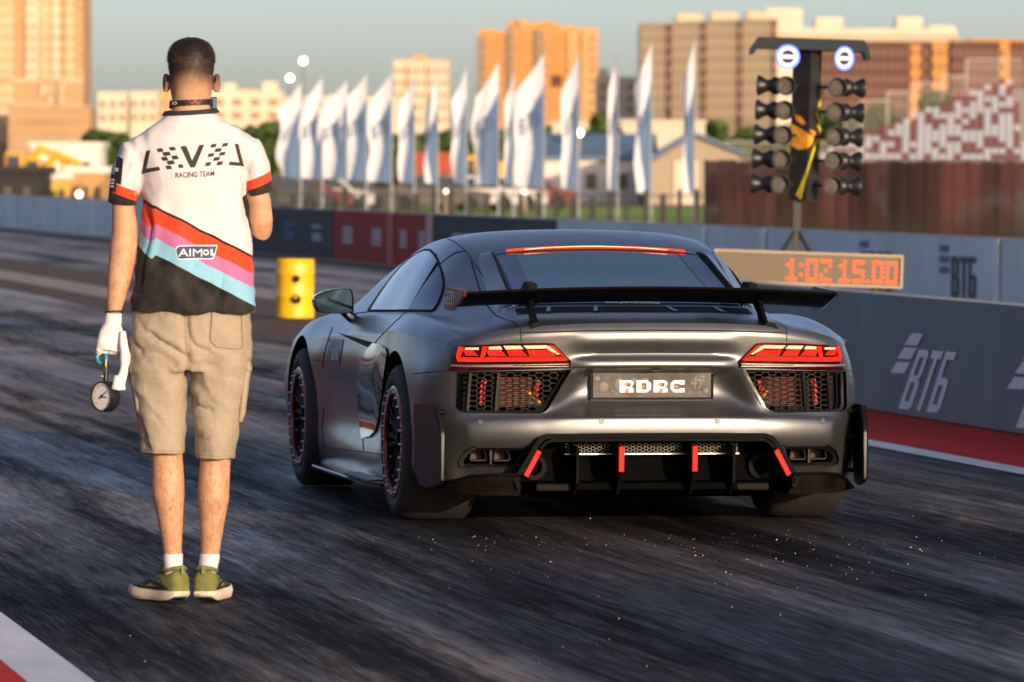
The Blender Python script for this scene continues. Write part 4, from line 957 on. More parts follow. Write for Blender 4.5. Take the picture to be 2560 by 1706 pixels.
GRL = [(.372, .672), (.842, .660), (.846, .515), (.838, .497), (.815, .489), (.505, .489), (.482, .497), (.466, .512)]
EXH = [(.545, .347), (.762, .345), (.790, .325), (.812, .288), (.805, .264), (.585, .260)]
DIF = [(-.47, .398), (.47, .398), (.492, .388), (.508, .366), (.60, .215), (.60, .05), (-.60, .05), (-.60, .215), (-.508, .366), (-.492, .388)]
def cutter(mb):
    me = mb.mesh('cut'); me.materials.append(M_PNT); me.materials.append(M_BPL)
    for p in me.polygons: p.material_index = 1
    o = bpy.data.objects.new('cut', me); COL.objects.link(o); return o
cuts = []
for s in (1, -1):
    for (y, r) in ((0, .392), (2.65, .382)):
        b = MB(); b.cyl((s * .56, y, .335), (s * 1.3, y, .335), r, n=72); cuts.append(cutter(b))
    for o_, y1 in ((GRL, -.50), (EXH, -.55)):
        b = MB(); b.prism([(s * x, z) for x, z in o_], 'y', -1.2, y1); cuts.append(cutter(b))
b = MB(); b.prism(DIF, 'y', -1.2, -.50); cuts.append(cutter(b))
for c in cuts:
    md = body.modifiers.new('b', 'BOOLEAN'); md.operation = 'DIFFERENCE'; md.solver = 'EXACT'; md.object = c
nme = eval_mesh(body); body.modifiers.clear(); body.data = nme
for c in cuts: bpy.data.objects.remove(c)
nme.polygons.foreach_set('use_smooth', [True] * len(nme.polygons)); nme.set_sharp_from_angle(angle=radians(32))
nme.name = 'body'

# -- laying parts on the body
def Apx(x, y): return (700 + .3188 * x, 540 + .3188 * y)
def Bpx(x, y): return (1420 + .3188 * x, 540 + .3188 * y)
def Cpx(x, y): return (700 + .3188 * x, 840 + .3188 * y)
def Dpx(x, y): return (1420 + .3188 * x, 840 + .3188 * y)
def cr(u, v): return camray(u, v, ORG)
def ray_back(x, z): return Vector((x, -3, z)), Vector((0, 1, 0))
def ray_top(x, y): return Vector((x, y, 3)), Vector((0, 0, -1))
def flipx(p): return Vector((-p.x, p.y, p.z))
def on_car(name, poly, ray, off, m, parent=car, maxlen=.05, thick=0.0, mirror=False, post=None):
    r = None
    for ps_ in ((None, flipx) if mirror else (post,)):
        r = decal(name, *polys2d([poly] if isinstance(poly[0][0], (int, float)) else poly), ray, BV, off, m, parent, maxlen, thick, False, True, ps_)
    return r
def strip2d(pl, w):
    out = []; n = len(pl); L, Rr = [], []
    for i, p in enumerate(pl):
        a = pl[max(0, i - 1)]; b = pl[min(n - 1, i + 1)]; d = Vector((b[0] - a[0], b[1] - a[1])).normalized(); nn = (-d.y * w / 2, d.x * w / 2)
        L.append((p[0] + nn[0], p[1] + nn[1])); Rr.append((p[0] - nn[0], p[1] - nn[1]))
    return [[L[i], L[i + 1], Rr[i + 1], Rr[i]] for i in range(n - 1)]
def seam(pl, w=2.4, ray=cr, mirror=False, off=.0012, name='panel_gap', m=M_SEAM, maxlen=12):
    return on_car(name, strip2d(pl, w), ray, off, m, maxlen=maxlen, mirror=mirror)

# side glass, quarter panel, trim
win = [Apx(*q) for q in [(716, 744), (800, 610), (885, 492), (955, 410), (1022, 348), (1082, 306), (1132, 284), (1175, 284), (1208, 312), (1240, 362), (1130, 540), (1012, 742)]]
trim = [Apx(*q) for q in [(682, 748), (782, 598), (874, 478), (946, 394), (1018, 328), (1084, 284), (1136, 262), (1185, 264), (1225, 300), (1256, 374), (1020, 748)]]
quarter = [Apx(*q) for q in [(1012, 744), (1130, 560), (1250, 398), (1268, 440), (1282, 500), (1284, 560), (1268, 625), (1240, 690), (1215, 730), (1192, 747)]]
qtrim = [Apx(*q) for q in [(1000, 751), (1130, 548), (1254, 380), (1275, 436), (1289, 500), (1291, 562), (1274, 630), (1246, 696), (1220, 738), (1194, 753)]]
for post in (None, flipx):
    on_car('window_trim', trim, cr, .003, M_BPL, maxlen=7, post=post); on_car('side_window', win, cr, .007, M_GLS, maxlen=7, post=post)
    on_car('quarter_trim', qtrim, cr, .004, M_SEAM, maxlen=14, post=post); on_car('quarter_panel', quarter, cr, .008, flake('satin_panel', (.05, .055, .065), .25, .8), maxlen=14, post=post)
# rear glass, louvres at its sides, engine cover vents
on_car('rear_window', [(-.452, .39), (-.42, .425), (-.2, .45), (0, .458), (.2, .45), (.42, .425), (.452, .39), (.485, -.29), (-.485, -.29)], ray_top, .004, M_GLS2, maxlen=.06)
def zsurf(x, y):
    h = BV.ray_cast(Vector((x, y, 3)), Vector((0, 0, -1))); return h[0].z
for s in (1, -1):
    rg = []; lv = MB(); pr = []
    for k in range(17):
        q = k / 16; y = lerp(.44, -.29, q); x0, x1, x2 = lerp(.458, .497, q), lerp(.474, .515, q), lerp(.540, .575, q); hh = .026 * smooth01(1.02, .9, q) * smooth01(0, .10, q)
        rg.append([Vector((s * x, y, z)) for x, z in ((x0, zsurf(x0, y) - .01), (x0 + .002, zsurf(x0, y) + .004), (x1, zsurf(x1, y) + hh), ((x1 + x2) / 2, zsurf((x1 + x2) / 2, y) + hh * .55 + .002), (x2, zsurf(x2, y) - .004))])
        pr.append((x0 - .001, zsurf(x0, y) + .005, x1 - .003, zsurf(x1, y) + hh - .002, y))
    b = MB(); b.rings(rg); rail = b.build('sail_rail', M_PNT, car, True, 40)
    b = MB()
    for p0, p1 in zip(pr, pr[1:]): b.quad(Vector((s * (p0[0] - .003), p0[4], p0[1])), Vector((s * (p1[0] - .003), p1[4], p1[1])), Vector((s * (p1[2] - .003), p1[4], p1[3])), Vector((s * (p0[2] - .003), p0[4], p0[3])))
    b.build('side_louvre', M_BPL, rail)
vent = on_car('engine_vent', [(-.505, -.33), (.505, -.33), (.515, -.42), (-.515, -.42)], ray_top, .003, M_BPL, maxlen=.06)
for x in (-.36, -.155, .155, .36):
    on_car('vent_rib', [(x - .008, -.33), (x + .008, -.33), (x + .010 + .02 * (1 if x > 0 else -1), -.42), (x - .010 + .02 * (1 if x > 0 else -1), -.42)], ray_top, .007, M_PNT, vent, .05)
for k in range(5): on_car('vent_blade', [(-.50, -.338 - .018 * k), (.50, -.338 - .018 * k), (.50, -.344 - .018 * k), (-.50, -.344 - .018 * k)], ray_top, .005, M_BPL, vent, .08)
seam([(-.55, -.46), (0, -.475), (.55, -.46)], .004, ray_top, maxlen=.05); seam([(-.555, .42), (-.575, 0), (-.585, -.35), (-.57, -.6), (-.575, -.74)], .005, ray_top, mirror=True, maxlen=.05)
vs, ps = fit_text('level.performance', 1513, 1648, 766, 757, 0); d_ = decal('deck_lettering', [(u, v - 2 + (u - 1530) * .012) for u, v in vs], ps, cr, BV, .007, M_PRINT, car, 6)
b = MB(); b.tube([(-.405 + .81 * i / 16, .66 + .03 * (1 - ((i - 8) / 8) ** 2), 1.165) for i in range(17)], .004, 6)
me = b.mesh('x'); bpy.data.meshes.remove(me)
on_car('glass_frit', [(-.448, .385), (-.36, .40), (-.40, -.285), (-.483, -.285)], ray_top, .006, M_GBL, maxlen=.05, mirror=True)
# third brake lamp, a thin curved bar at the end of the roof
M_B3 = mat('brake_glow', (.5, .01, .005), .6, spec=.03, emit=(1.0, .05, .012), estr=1.5); M_HOT = mat('brake_hot', (1, .5, .3), .3, emit=(1.0, .42, .16), estr=3.0)
def arc(y0, w, x0=.405):
    return [[(x0 * a, y0 + .035 * (1 - a * a)), (x0 * c, y0 + .035 * (1 - c * c)), (x0 * c, y0 + .035 * (1 - c * c) - w), (x0 * a, y0 + .035 * (1 - a * a) - w)] for a, c in [(-1 + 2 * i / 24, -1 + 2 * (i + 1) / 24) for i in range(24)]]
b3 = on_car('brake_lamp', arc(.424, .036, .45), ray_top, .009, M_GBL, maxlen=.05); on_car('lit_bar', arc(.419, .024, .40), ray_top, .013, M_B3, b3, .05); on_car('lit_core', arc(.411, .007, .32), ray_top, .0145, M_HOT, b3, .05)

# seams of the left side (and the same on the right)
for pl in ([(990, 752), (905, 830), (830, 905), (775, 960), (742, 1000)], [(412, 872), (395, 920), (370, 1000), (345, 1090), (335, 1200)], [(265, 1130), (340, 1136)], [(1040, 1240), (1180, 1226), (1322, 1212)], [(830, 1236), (892, 1242)],
           [(1250, 385), (1305, 335), (1370, 292), (1455, 272)], [(1290, 170), (1370, 205), (1430, 250), (1480, 305), (1560, 425), (1665, 585)], [(580, 768), (700, 752), (1000, 750)]):
    seam([Apx(*q) for q in pl], 2.2, mirror=True)
for pl in ([(350, 876), (600, 905), (852, 936)], [(650, 805), (652, 850), (655, 900)], [(345, 560), (330, 700), (345, 876)]): seam([Cpx(*q) for q in pl], 2.2, mirror=True)
seam([Apx(*q) for q in [(1886, 876), (1888, 930), (1890, 986)]], 2.6, mirror=True)
on_car('door_scoop', [Apx(*q) for q in [(445, 912), (560, 945), (735, 995), (712, 1040), (650, 1015), (545, 965)]], cr, .002, M_SEAM, maxlen=14, mirror=True)
bl = [Apx(740, 1002), Apx(800, 1015), Apx(842, 1040), Apx(853, 1080), Apx(838, 1180), Apx(826, 1270), Cpx(800, 540), Cpx(782, 660), Cpx(758, 750), Cpx(715, 792), Cpx(652, 805), Cpx(632, 650), Cpx(622, 480), Apx(624, 1250), Apx(640, 1160), Apx(685, 1065)]
M_BLADE = mat('gloss_carbon_panel', (.02, .021, .023), .07, .3, coat=1.0, coat_rough=.03)
for post in (None, flipx): on_car('side_blade', bl, cr, .010, M_BLADE, maxlen=12, thick=.0, post=post)
# door sticker
sk = on_car('door_sticker', [Apx(*q) for q in [(392, 965), (502, 970), (466, 1172), (366, 1160)]], cr, .003, mat('sticker_blue_grey', (.10, .11, .15), .4), maxlen=14)
f = bil(Apx(410, 1128), Apx(458, 1132), Apx(424, 1038), Apx(470, 1042)); vv, ff = VTB
decal('sticker_letters', [f(*q) for q in vv], ff, cr, BV, .005, M_PRINT, sk, 6)
for k in range(3): on_car('sticker_bar', [Apx(*q) for q in [(405, 990 + 24 * k), (432, 992 + 24 * k), (428, 1006 + 24 * k), (401, 1004 + 24 * k)]], cr, .005, mat('sticker_blue', (.06, .13, .45), .4), sk, 8)
# parking sensors
for x, z in ((-.235, .456), (.262, .455), (-.735, .452), (.735, .452)):
    h = BV.ray_cast(*ray_back(x, z)); b = MB(); b.lathe(h[0] + h[1] * .0005, h[1], [(0, .0135), (.0009, .0132), (.0009, .0118)], 18); b.lathe(h[0] + h[1] * .0005, h[1], [(0.0008, .0105), (.0014, .0098), (.0014, .0005)], 18); b.build('parking_sensor', flake('sensor_paint', (.15, .145, .14), .5, .5), car, True)
h = BV.ray_cast(*ray_back(0, .69)); b = MB(); b.box(h[0] + Vector((0, -.004, -.014)), (.036, .022, .014), bev=.003); b.build('camera_lens', M_GBL, car)

# tail lamps
M_LENS = mat('lamp_lens', (.030, .001, .001), .06, coat=1.0, coat_rough=.02); M_LR = mat('lamp_red', (.5, .004, .002), .6, spec=.03, emit=(1.0, .022, .008), estr=1.25); M_LH = mat('lamp_hot', (.6, .1, .05), .6, spec=.03, emit=(1.0, .30, .17), estr=2.0)
M_LM = mat('lamp_speckle'); t = NT(M_LM); p = t.obj(); n = t.noise(p, (1, 1, 1), 160, 2, .8)
t.set(Base_Color=(.3, .006, .003, 1), Specular_IOR_Level=.03, Emission_Color=t.ramp(n, [(.40, (.22, .004, .002)), (.55, (.75, .025, .010)), (.72, (1, .14, .06))]), Emission_Strength=.75)
LOUT = [(.356, .706), (.434, .783), (.47, .786), (.62, .782), (.80, .770), (.828, .758), (.846, .663), (.362, .680)]
# emission layout in the lens, in photo px of zoom B (right lamp), turned to x,z by the ray
for s in (1, -1):
    sg = lambda P: [(s * x, z) for x, z in P]
    lamp = on_car('tail_lamp', sg(LOUT), ray_back, .009, M_LENS, maxlen=.016)
    def lay(nm, P, off, m): return on_car(nm, sg(P), ray_back, off + .0008, m, lamp, .016)
    lay('lamp_trim', [(.366, .699), (.838, .690), (.841, .682), (.366, .686)], .0125, M_CHR)
    lay('lamp_trim', [(.366, .6955), (.60, .692), (.60, .689), (.366, .689)], .014, M_GBL)
    # red outline: lower bar, outer hook, divider, inner slope
    lay('light_bar', [(.372, .712), (.815, .704), (.820, .722), (.384, .724)], .0135, M_LR)
    lay('light_bar', [(.372, .712), (.384, .724), (.455, .772), (.447, .778), (.430, .772)], .0138, M_LR)
    lay('light_bar', [(.806, .7205), (.820, .722), (.808, .762), (.792, .762)], .0136, M_LR)
    lay('light_bar', [(.716, .7225), (.732, .7225), (.722, .768), (.703, .768)], .0136, M_LR)
    # white hot upper elements
    lay('hot_element', [(.457, .7635), (.545, .7615), (.560, .774), (.463, .776)], .0145, M_LH)
    lay('hot_element', [(.408, .739), (.418, .737), (.462, .762), (.462, .774), (.452, .772)], .0147, M_LH)
    lay('hot_element', [(.560, .7610), (.630, .7585), (.640, .772), (.572, .7735)], .0145, M_LH)
    lay('hot_element', [(.644, .758), (.698, .757), (.699, .768), (.652, .771)], .0145, M_LH)
    lay('hot_element', [(.738, .755), (.787, .753), (.786, .761), (.738, .764)], .0145, M_LH)
    # speckled lower elements
    for a, c in ((.425, .532), (.542, .616), (.627, .697), (.740, .786)):
        lay('speckled_element', [(a, .731), (c, .730), (c + .012, .756), (a + .024, .758)], .0142, M_LM)
    lay('lens_base', [(.395, .726), (.71, .7225), (.70, .7285), (.40, .731)], .0139, mat('lamp_dark', (.12, .003, .003), .3, emit=(.3, .005, .003), estr=.5))

# honeycomb grilles with the coolers behind them
M_HEX = mat('hex_plastic', (.022, .020, .018), .65, spec=.2); M_COP = mat('cooler_copper'); t = NT(M_COP); p = t.obj(); X, Y, Z = t.xyz(p)
t.set(Base_Color=t.mix(t.range(t.math('SINE', t.math('MULTIPLY', Z, 640)), -.2, .4), (.035, .010, .006, 1), (.15, .055, .034, 1)), Roughness=.6, Metallic=0.0, Specular_IOR_Level=.1)
M_GOLD = mat('gold_hose', (.55, .30, .03), .4); M_ALU = mat('aluminium', (.55, .54, .52), .3, .9); M_FRAME = mat('grille_frame', (.016, .016, .017), .22, coat=.6)
def inside(p, poly):
    c = False; j = len(poly) - 1
    for i in range(len(poly)):
        a, b = poly[i], poly[j]
        if (a[1] > p[1]) != (b[1] > p[1]) and p[0] < (b[0] - a[0]) * (p[1] - a[1]) / (b[1] - a[1]) + a[0]: c = not c
        j = i
    return c
def ysurf(x, z):
    h = BV.ray_cast(*ray_back(x, z)); return h[0].y if h[0] else -.7
def shrink(poly, d):
    cx_, cz_ = sum(p[0] for p in poly) / len(poly), sum(p[1] for p in poly) / len(poly)
    return [(cx_ + (x - cx_) * (1 - d / max(.05, abs(x - cx_))), cz_ + (z - cz_) * (1 - d / max(.03, abs(z - cz_)))) for x, z in poly]
def hexmesh(poly, s, yfun, rw, rh, t_, name, m, parent, depth=.010):
    """bars of a honeycomb clipped to the outline"""
    b = MB(); zs = [p[1] for p in poly]; xs = [p[0] for p in poly]; edges = set(); dz = rh * 2; dx = rw * 1.5
    i = 0; x = min(xs) - rw
    while x < max(xs) + rw:
        z = min(zs) - dz + (dz / 2 if i % 2 else 0)
        while z < max(zs) + dz:
            P = [(x + rw * c_, z + rh * d_) for c_, d_ in ((1, 0), (.5, 1), (-.5, 1), (-1, 0), (-.5, -1), (.5, -1))]
            for k in range(6):
                a, c = P[k], P[(k + 1) % 6]; a = (round(a[0], 4), round(a[1], 4)); c = (round(c[0], 4), round(c[1], 4))
                mid = ((a[0] + c[0]) / 2, (a[1] + c[1]) / 2)
                if inside(mid, poly): edges.add((min(a, c), max(a, c)))
            z += dz
        x += dx; i += 1
    for a, c in edges:
        d = Vector((c[0] - a[0], c[1] - a[1])); 
        if d.length < 1e-4: continue
        d.normalize(); n = Vector((-d.y, d.x)) * t_ / 2; e = d * t_ * .3
        q = [(a[0] - e.x + n.x, a[1] - e.y + n.y), (c[0] + e.x + n.x, c[1] + e.y + n.y), (c[0] + e.x - n.x, c[1] + e.y - n.y), (a[0] - e.x - n.x, a[1] - e.y - n.y)]
        ya, yc = yfun(*a), yfun(*c); Y4 = [ya, yc, yc, ya]
        vs = [Vector((s * p_[0], y_, p_[1])) for p_, y_ in zip(q, Y4)] + [Vector((s * p_[0], y_ + depth, p_[1])) for p_, y_ in zip(q, Y4)]
        b.vf(vs, [(0, 1, 2, 3), (0, 1, 5, 4), (1, 2, 6, 5), (2, 3, 7, 6), (3, 0, 4, 7)])
    return b.build(name, m, parent)
for s in (1, -1):
    gr = thing_part = None
    inn = shrink(GRL, .010)
    # frame: a lip round the pocket
    b = MB(); n = len(GRL)
    o1 = [Vector((s * x, ysurf(x, z) - .002, z)) for x, z in GRL]; o2 = [Vector((s * x, ysurf(x, z) + .010, z)) for x, z in inn]; o3 = [v + Vector((0, .06, 0)) for v in o2]
    b.vf(o1 + o2 + o3, [(i, (i + 1) % n, n + (i + 1) % n, n + i) for i in range(n)] + [(n + i, n + (i + 1) % n, 2 * n + (i + 1) % n, 2 * n + i) for i in range(n)])
    fr_ = b.build('grille', M_FRAME, car, True, 30)
    yf = lambda x, z: ysurf(x, z) + .022
    clip = [(.385, .668), (.792, .656), (.792, .497), (.51, .496), (.487, .505), (.476, .516)]
    hexmesh(clip, s, yf, .0200, .0108, .0034, 'honeycomb', M_HEX, fr_)
    # blank side plate, slats
    for xa, xw in ((.660, .013), (.775, .011)):
        b = MB(); b.prism([(s * xa, .497), (s * (xa + xw), .497), (s * (xa + xw - .012), .656), (s * (xa - .012), .656)], 'y', ysurf(xa, .58) + .004, ysurf(xa, .58) + .05); b.build('slat', M_GBL, fr_)
    b = MB(); b.quad(Vector((s * .79, -.64, .49)), Vector((s * .845, -.60, .49)), Vector((s * .845, -.60, .66)), Vector((s * .79, -.64, .66))); b.build('side_blank', M_FRAME, fr_)
    # coolers
    xa, xc = (.50, .665); b = MB(); b.box((s * (xa + xc) / 2, -.66, .575), (xc - xa, .03, .125)); b.build('cooler', M_COP, fr_)
    M_HOSE = mat('hose_red', (.40, .006, .004), .5, spec=.2)
    for k, (x, z) in enumerate([(.478, .615), (.484, .59), (.487, .565), (.712, .60), (.715, .575), (.716, .55), (.717, .53), (.708, .62)]): b = MB(); b.lathe((s * x, -.70, z), (0, 1, 0), [(0, .012), (.03, .014), (.0301, .001)], 12, True); b.build('red_hose', M_HOSE, fr_, True)
    b = MB(); b.tube([(s * .455, -.66, .52), (s * .49, -.68, .55), (s * .52, -.67, .58)], .008, 8); b.build('hose', M_GOLD, fr_, True)
    b = MB(); b.tube([(s * .44, -.66, .51), (s * .48, -.68, .525), (s * .52, -.67, .53)], .009, 8); b.build('pipe', M_ALU, fr_, True)

# number plate
npl = thing_part = None
b = MB(); yb = ysurf(0, .60) - .018; b.box((0, yb + .010, .605), (.536, .022, .132), bev=.006); plate = b.build('number_plate', M_GBL, car)
M_FOIL = mat('plate_foil', (.085, .075, .064), .50, .1, spec=.2, var=.4, vscale=(14, 14, 14), bump=.35, bscale=26); M_EMB = mat('plate_emboss', (.17, .15, .125), .5, .1, spec=.2)
b = MB(); b.box((0, yb - .004, .605), (.508, .004, .106), bev=.002); b.build('plate_face', M_FOIL, plate)
def PL(x, y): return (lerp(-.254, .254, (x - 235) / (1150 - 235)), lerp(.658, .552, (y - 275) / (495 - 275)))
def plate_poly(name, polys, y, m, px=True):
    vs, ps = polys2d(polys); flat([PL(*v) for v in vs] if px else vs, ps, lambda x, z: Vector((x, yb + y, z))).build(name, m, plate)
def ell(cx_, cy_, rx, ry, n=18): return [(cx_ + rx * cos(2 * pi * i / n), cy_ + ry * sin(2 * pi * i / n)) for i in range(n)]
for e in (ell(318, 402, 42, 52), ell(440, 385, 44, 66), ell(550, 352, 30, 30), ell(640, 352, 32, 34), ell(268, 330, 30, 26), ell(1110, 440, 26, 30), ell(1055, 345, 26, 22), ell(385, 440, 16, 18)):
    vs, ps = polys2d([e]); b = MB(); c = PL(*e[0]); cx_ = sum(p[0] for p in e) / len(e); cy_ = sum(p[1] for p in e) / len(e)
    rx_, rz_ = abs(PL(e[0][0], 0)[0] - PL(cx_, 0)[0]), abs(PL(0, max(p[1] for p in e))[1] - PL(0, cy_)[1]); cc = PL(cx_, cy_)
    b.sphere((0, 0, 0), 1, 16)
    for v in b.bm.verts: v.co = Vector((cc[0] + v.co.x * rx_, yb - .0055 + v.co.y * .0030, cc[1] + v.co.z * rz_))
    b.build('plate_emboss', M_EMB, plate, True, 180)
M_PLW = mat('plate_white', (.86, .84, .80), .4); M_PLO = mat('plate_orange', (.75, .16, .04), .5)
Rg = lambda x: [rc(x, x + 48, 342, 448), rc(x + 48, x + 84, 342, 366), rc(x + 48, x + 84, 396, 418), [(x + 84, 342), (x + 106, 358), (x + 106, 384), (x + 92, 396), (x + 84, 396)], [(x + 84, 396), (x + 98, 402), (x + 108, 420), (x + 108, 448), (x + 66, 448), (x + 66, 424), (x + 84, 418)]]
Dg = lambda x: [rc(x, x + 40, 342, 448), rc(x + 40, x + 78, 342, 366), rc(x + 40, x + 78, 424, 448), [(x + 78, 342), (x + 112, 368), (x + 112, 424), (x + 78, 448)]]
Cg = lambda x: [[(x, 368), (x + 26, 342), (x + 26, 448), (x, 422)], rc(x + 26, x + 108, 342, 372), rc(x + 26, x + 108, 420, 448), rc(x + 68, x + 108, 372, 382), rc(x + 68, x + 108, 412, 420)]
for gl in (Rg(442), Dg(572), Rg(704), Cg(836)): plate_poly('plate_letter', gl, -.0092, M_PLW)
for x, y in ((490, 372), (495, 436), (622, 396), (754, 374), (752, 438), (880, 396)):
    plate_poly('flame', [[(x - 16, y - 8), (x - 4, y - 4), (x + 6, y - 20), (x + 10, y - 2), (x + 20, y + 4), (x + 10, y + 12), (x - 10, y + 14)]], -.0097, M_PLO)
vs, ps = fit_text('RUS', *PL(980, 0)[:1], PL(1080, 0)[0], PL(0, 466)[1], PL(0, 436)[1]); flat(vs, ps, lambda x, z: Vector((x, yb - .0072, z))).build('plate_text', M_EMB, plate)
vs, ps = fit_text('47', PL(985, 0)[0], PL(1092, 0)[0], PL(0, 418)[1], PL(0, 302)[1], .008); flat(vs, ps, lambda x, z: Vector((x, yb - .0072, z))).build('plate_text', M_EMB, plate)

# tailgate seam lines and bevel
seam([(-.575, .8255), (-.3, .8345), (0, .837), (.3, .8345), (.575, .8255)], .006, ray_back, maxlen=.05, off=.0012)
seam([(-.36, .682), (0, .6835), (.36, .682)], .0035, ray_back, maxlen=.05)

# diffuser
dif = None
M_DIFB = mat('diffuser_gloss', (.002, .002, .002), .6, spec=.02, var=.3, vscale=(9, 9, 9))
b = MB(); b.vf([(-.48, -.62, .37), (.48, -.62, .37), (.56, -.66, .20), (-.56, -.66, .20)], [(0, 1, 2, 3)]); b.vf([(-.56, -.66, .20), (.56, -.66, .20), (.56, -.50, .135), (-.56, -.50, .135)], [(0, 1, 2, 3)])
b.box((0, -.70, .165), (1.0, .14, .035), rot=rotx(-.28), bev=.008); dif = b.build('diffuser', M_DIFB, car)
def ribbon(path, w, y0, y1, name, m, parent):
    """band following a path in x,z, facing rearward, with a flange going forward"""
    L, Rr = [], []; n = len(path)
    for i, p in enumerate(path):
        a = path[max(0, i - 1)]; c = path[min(n - 1, i + 1)]; d = Vector((c[0] - a[0], c[1] - a[1])).normalized(); nn = Vector((-d.y, d.x)) * w / 2
        L.append((p[0] + nn.x, p[1] + nn.y)); Rr.append((p[0] - nn.x, p[1] - nn.y))
    b = MB(); b.rings([[Vector((L[i][0], y0, L[i][1])), Vector((Rr[i][0], y0, Rr[i][1])), Vector((Rr[i][0], y1, Rr[i][1])), Vector((L[i][0], y1, L[i][1]))] for i in range(n)])
    return b.build(name, m, parent, True, 30)
outer = [(-.586, .180), (-.604, .214), (-.512, .364), (-.494, .386), (-.468, .396), (-.2, .399), (.2, .399), (.468, .396), (.494, .386), (.512, .364), (.604, .214), (.586, .180)]
ribbon(outer, .020, -.862, -.60, 'diffuser_rim', M_CARB, dif)
ribbon([(-.500, .345), (-.478, .370), (-.452, .3795), (0, .3825), (.452, .3795), (.478, .370), (.500, .345)], .012, -.872, -.70, 'diffuser_lip', M_CARB, dif)
for s in (1, -1):
    b = MB(); b.prism([(-.872, .352), (-.868, .25), (-.80, .150), (-.56, .135), (-.62, .372)], 'x', s * .157 - .007, s * .157 + .007); fin = b.build('fin', M_CARB, dif)
    b = MB(); b.box((s * .157, -.868, .301), (.025, .020, .108), rot=rotx(.03), bev=.004); b.build('red_strip', M_REDP, dif)
    b = MB(); b.prism([(-.84, .345), (-.83, .20), (-.76, .145), (-.56, .135), (-.62, .365)], 'x', s * .335 - .006, s * .335 + .006); b.build('fin', M_CARB, dif)
    b = MB(); dx_, dz_ = .545 - .505, .228 - .338; a_ = atan2(.058, .108)
    b.box((s * .5345, -.866, .284), (.024, .020, .122), rot=roty(-s * a_), bev=.004); b.build('red_strip', M_REDP, dif)
    b = MB(); b.box((s * .42, -.60, .27), (.11, .05, .06), rot=rotz(s * .4), bev=.01); b.build('subframe_arm', M_BPL, dif)
    b = MB(); b.box((s * .43, -.72, .178), (.14, .12, .03), bev=.008); b.build('brace', mat('grimy_metal', (.014, .011, .008), .7, spec=.1), dif)
    b = MB(); b.lathe((s * .49, -.66, .26), (0, 1, 0), [(0, .05), (-.02, .055), (-.02, .035), (0, .03)], 20); b.build('duct', M_BPL, dif, True)
hexmesh([(-.36, .318), (.38, .318), (.38, .360), (-.36, .360)], 1, lambda x, z: -.70, .0095, .0065, .0026, 'diffuser_mesh', mat('silver_mesh', (.09, .08, .07), .45, .6), dif)
b = MB(); b.box((0.01, -.705, .3145), (.75, .01, .0045)); b.build('mesh_edge', M_ALU, dif)

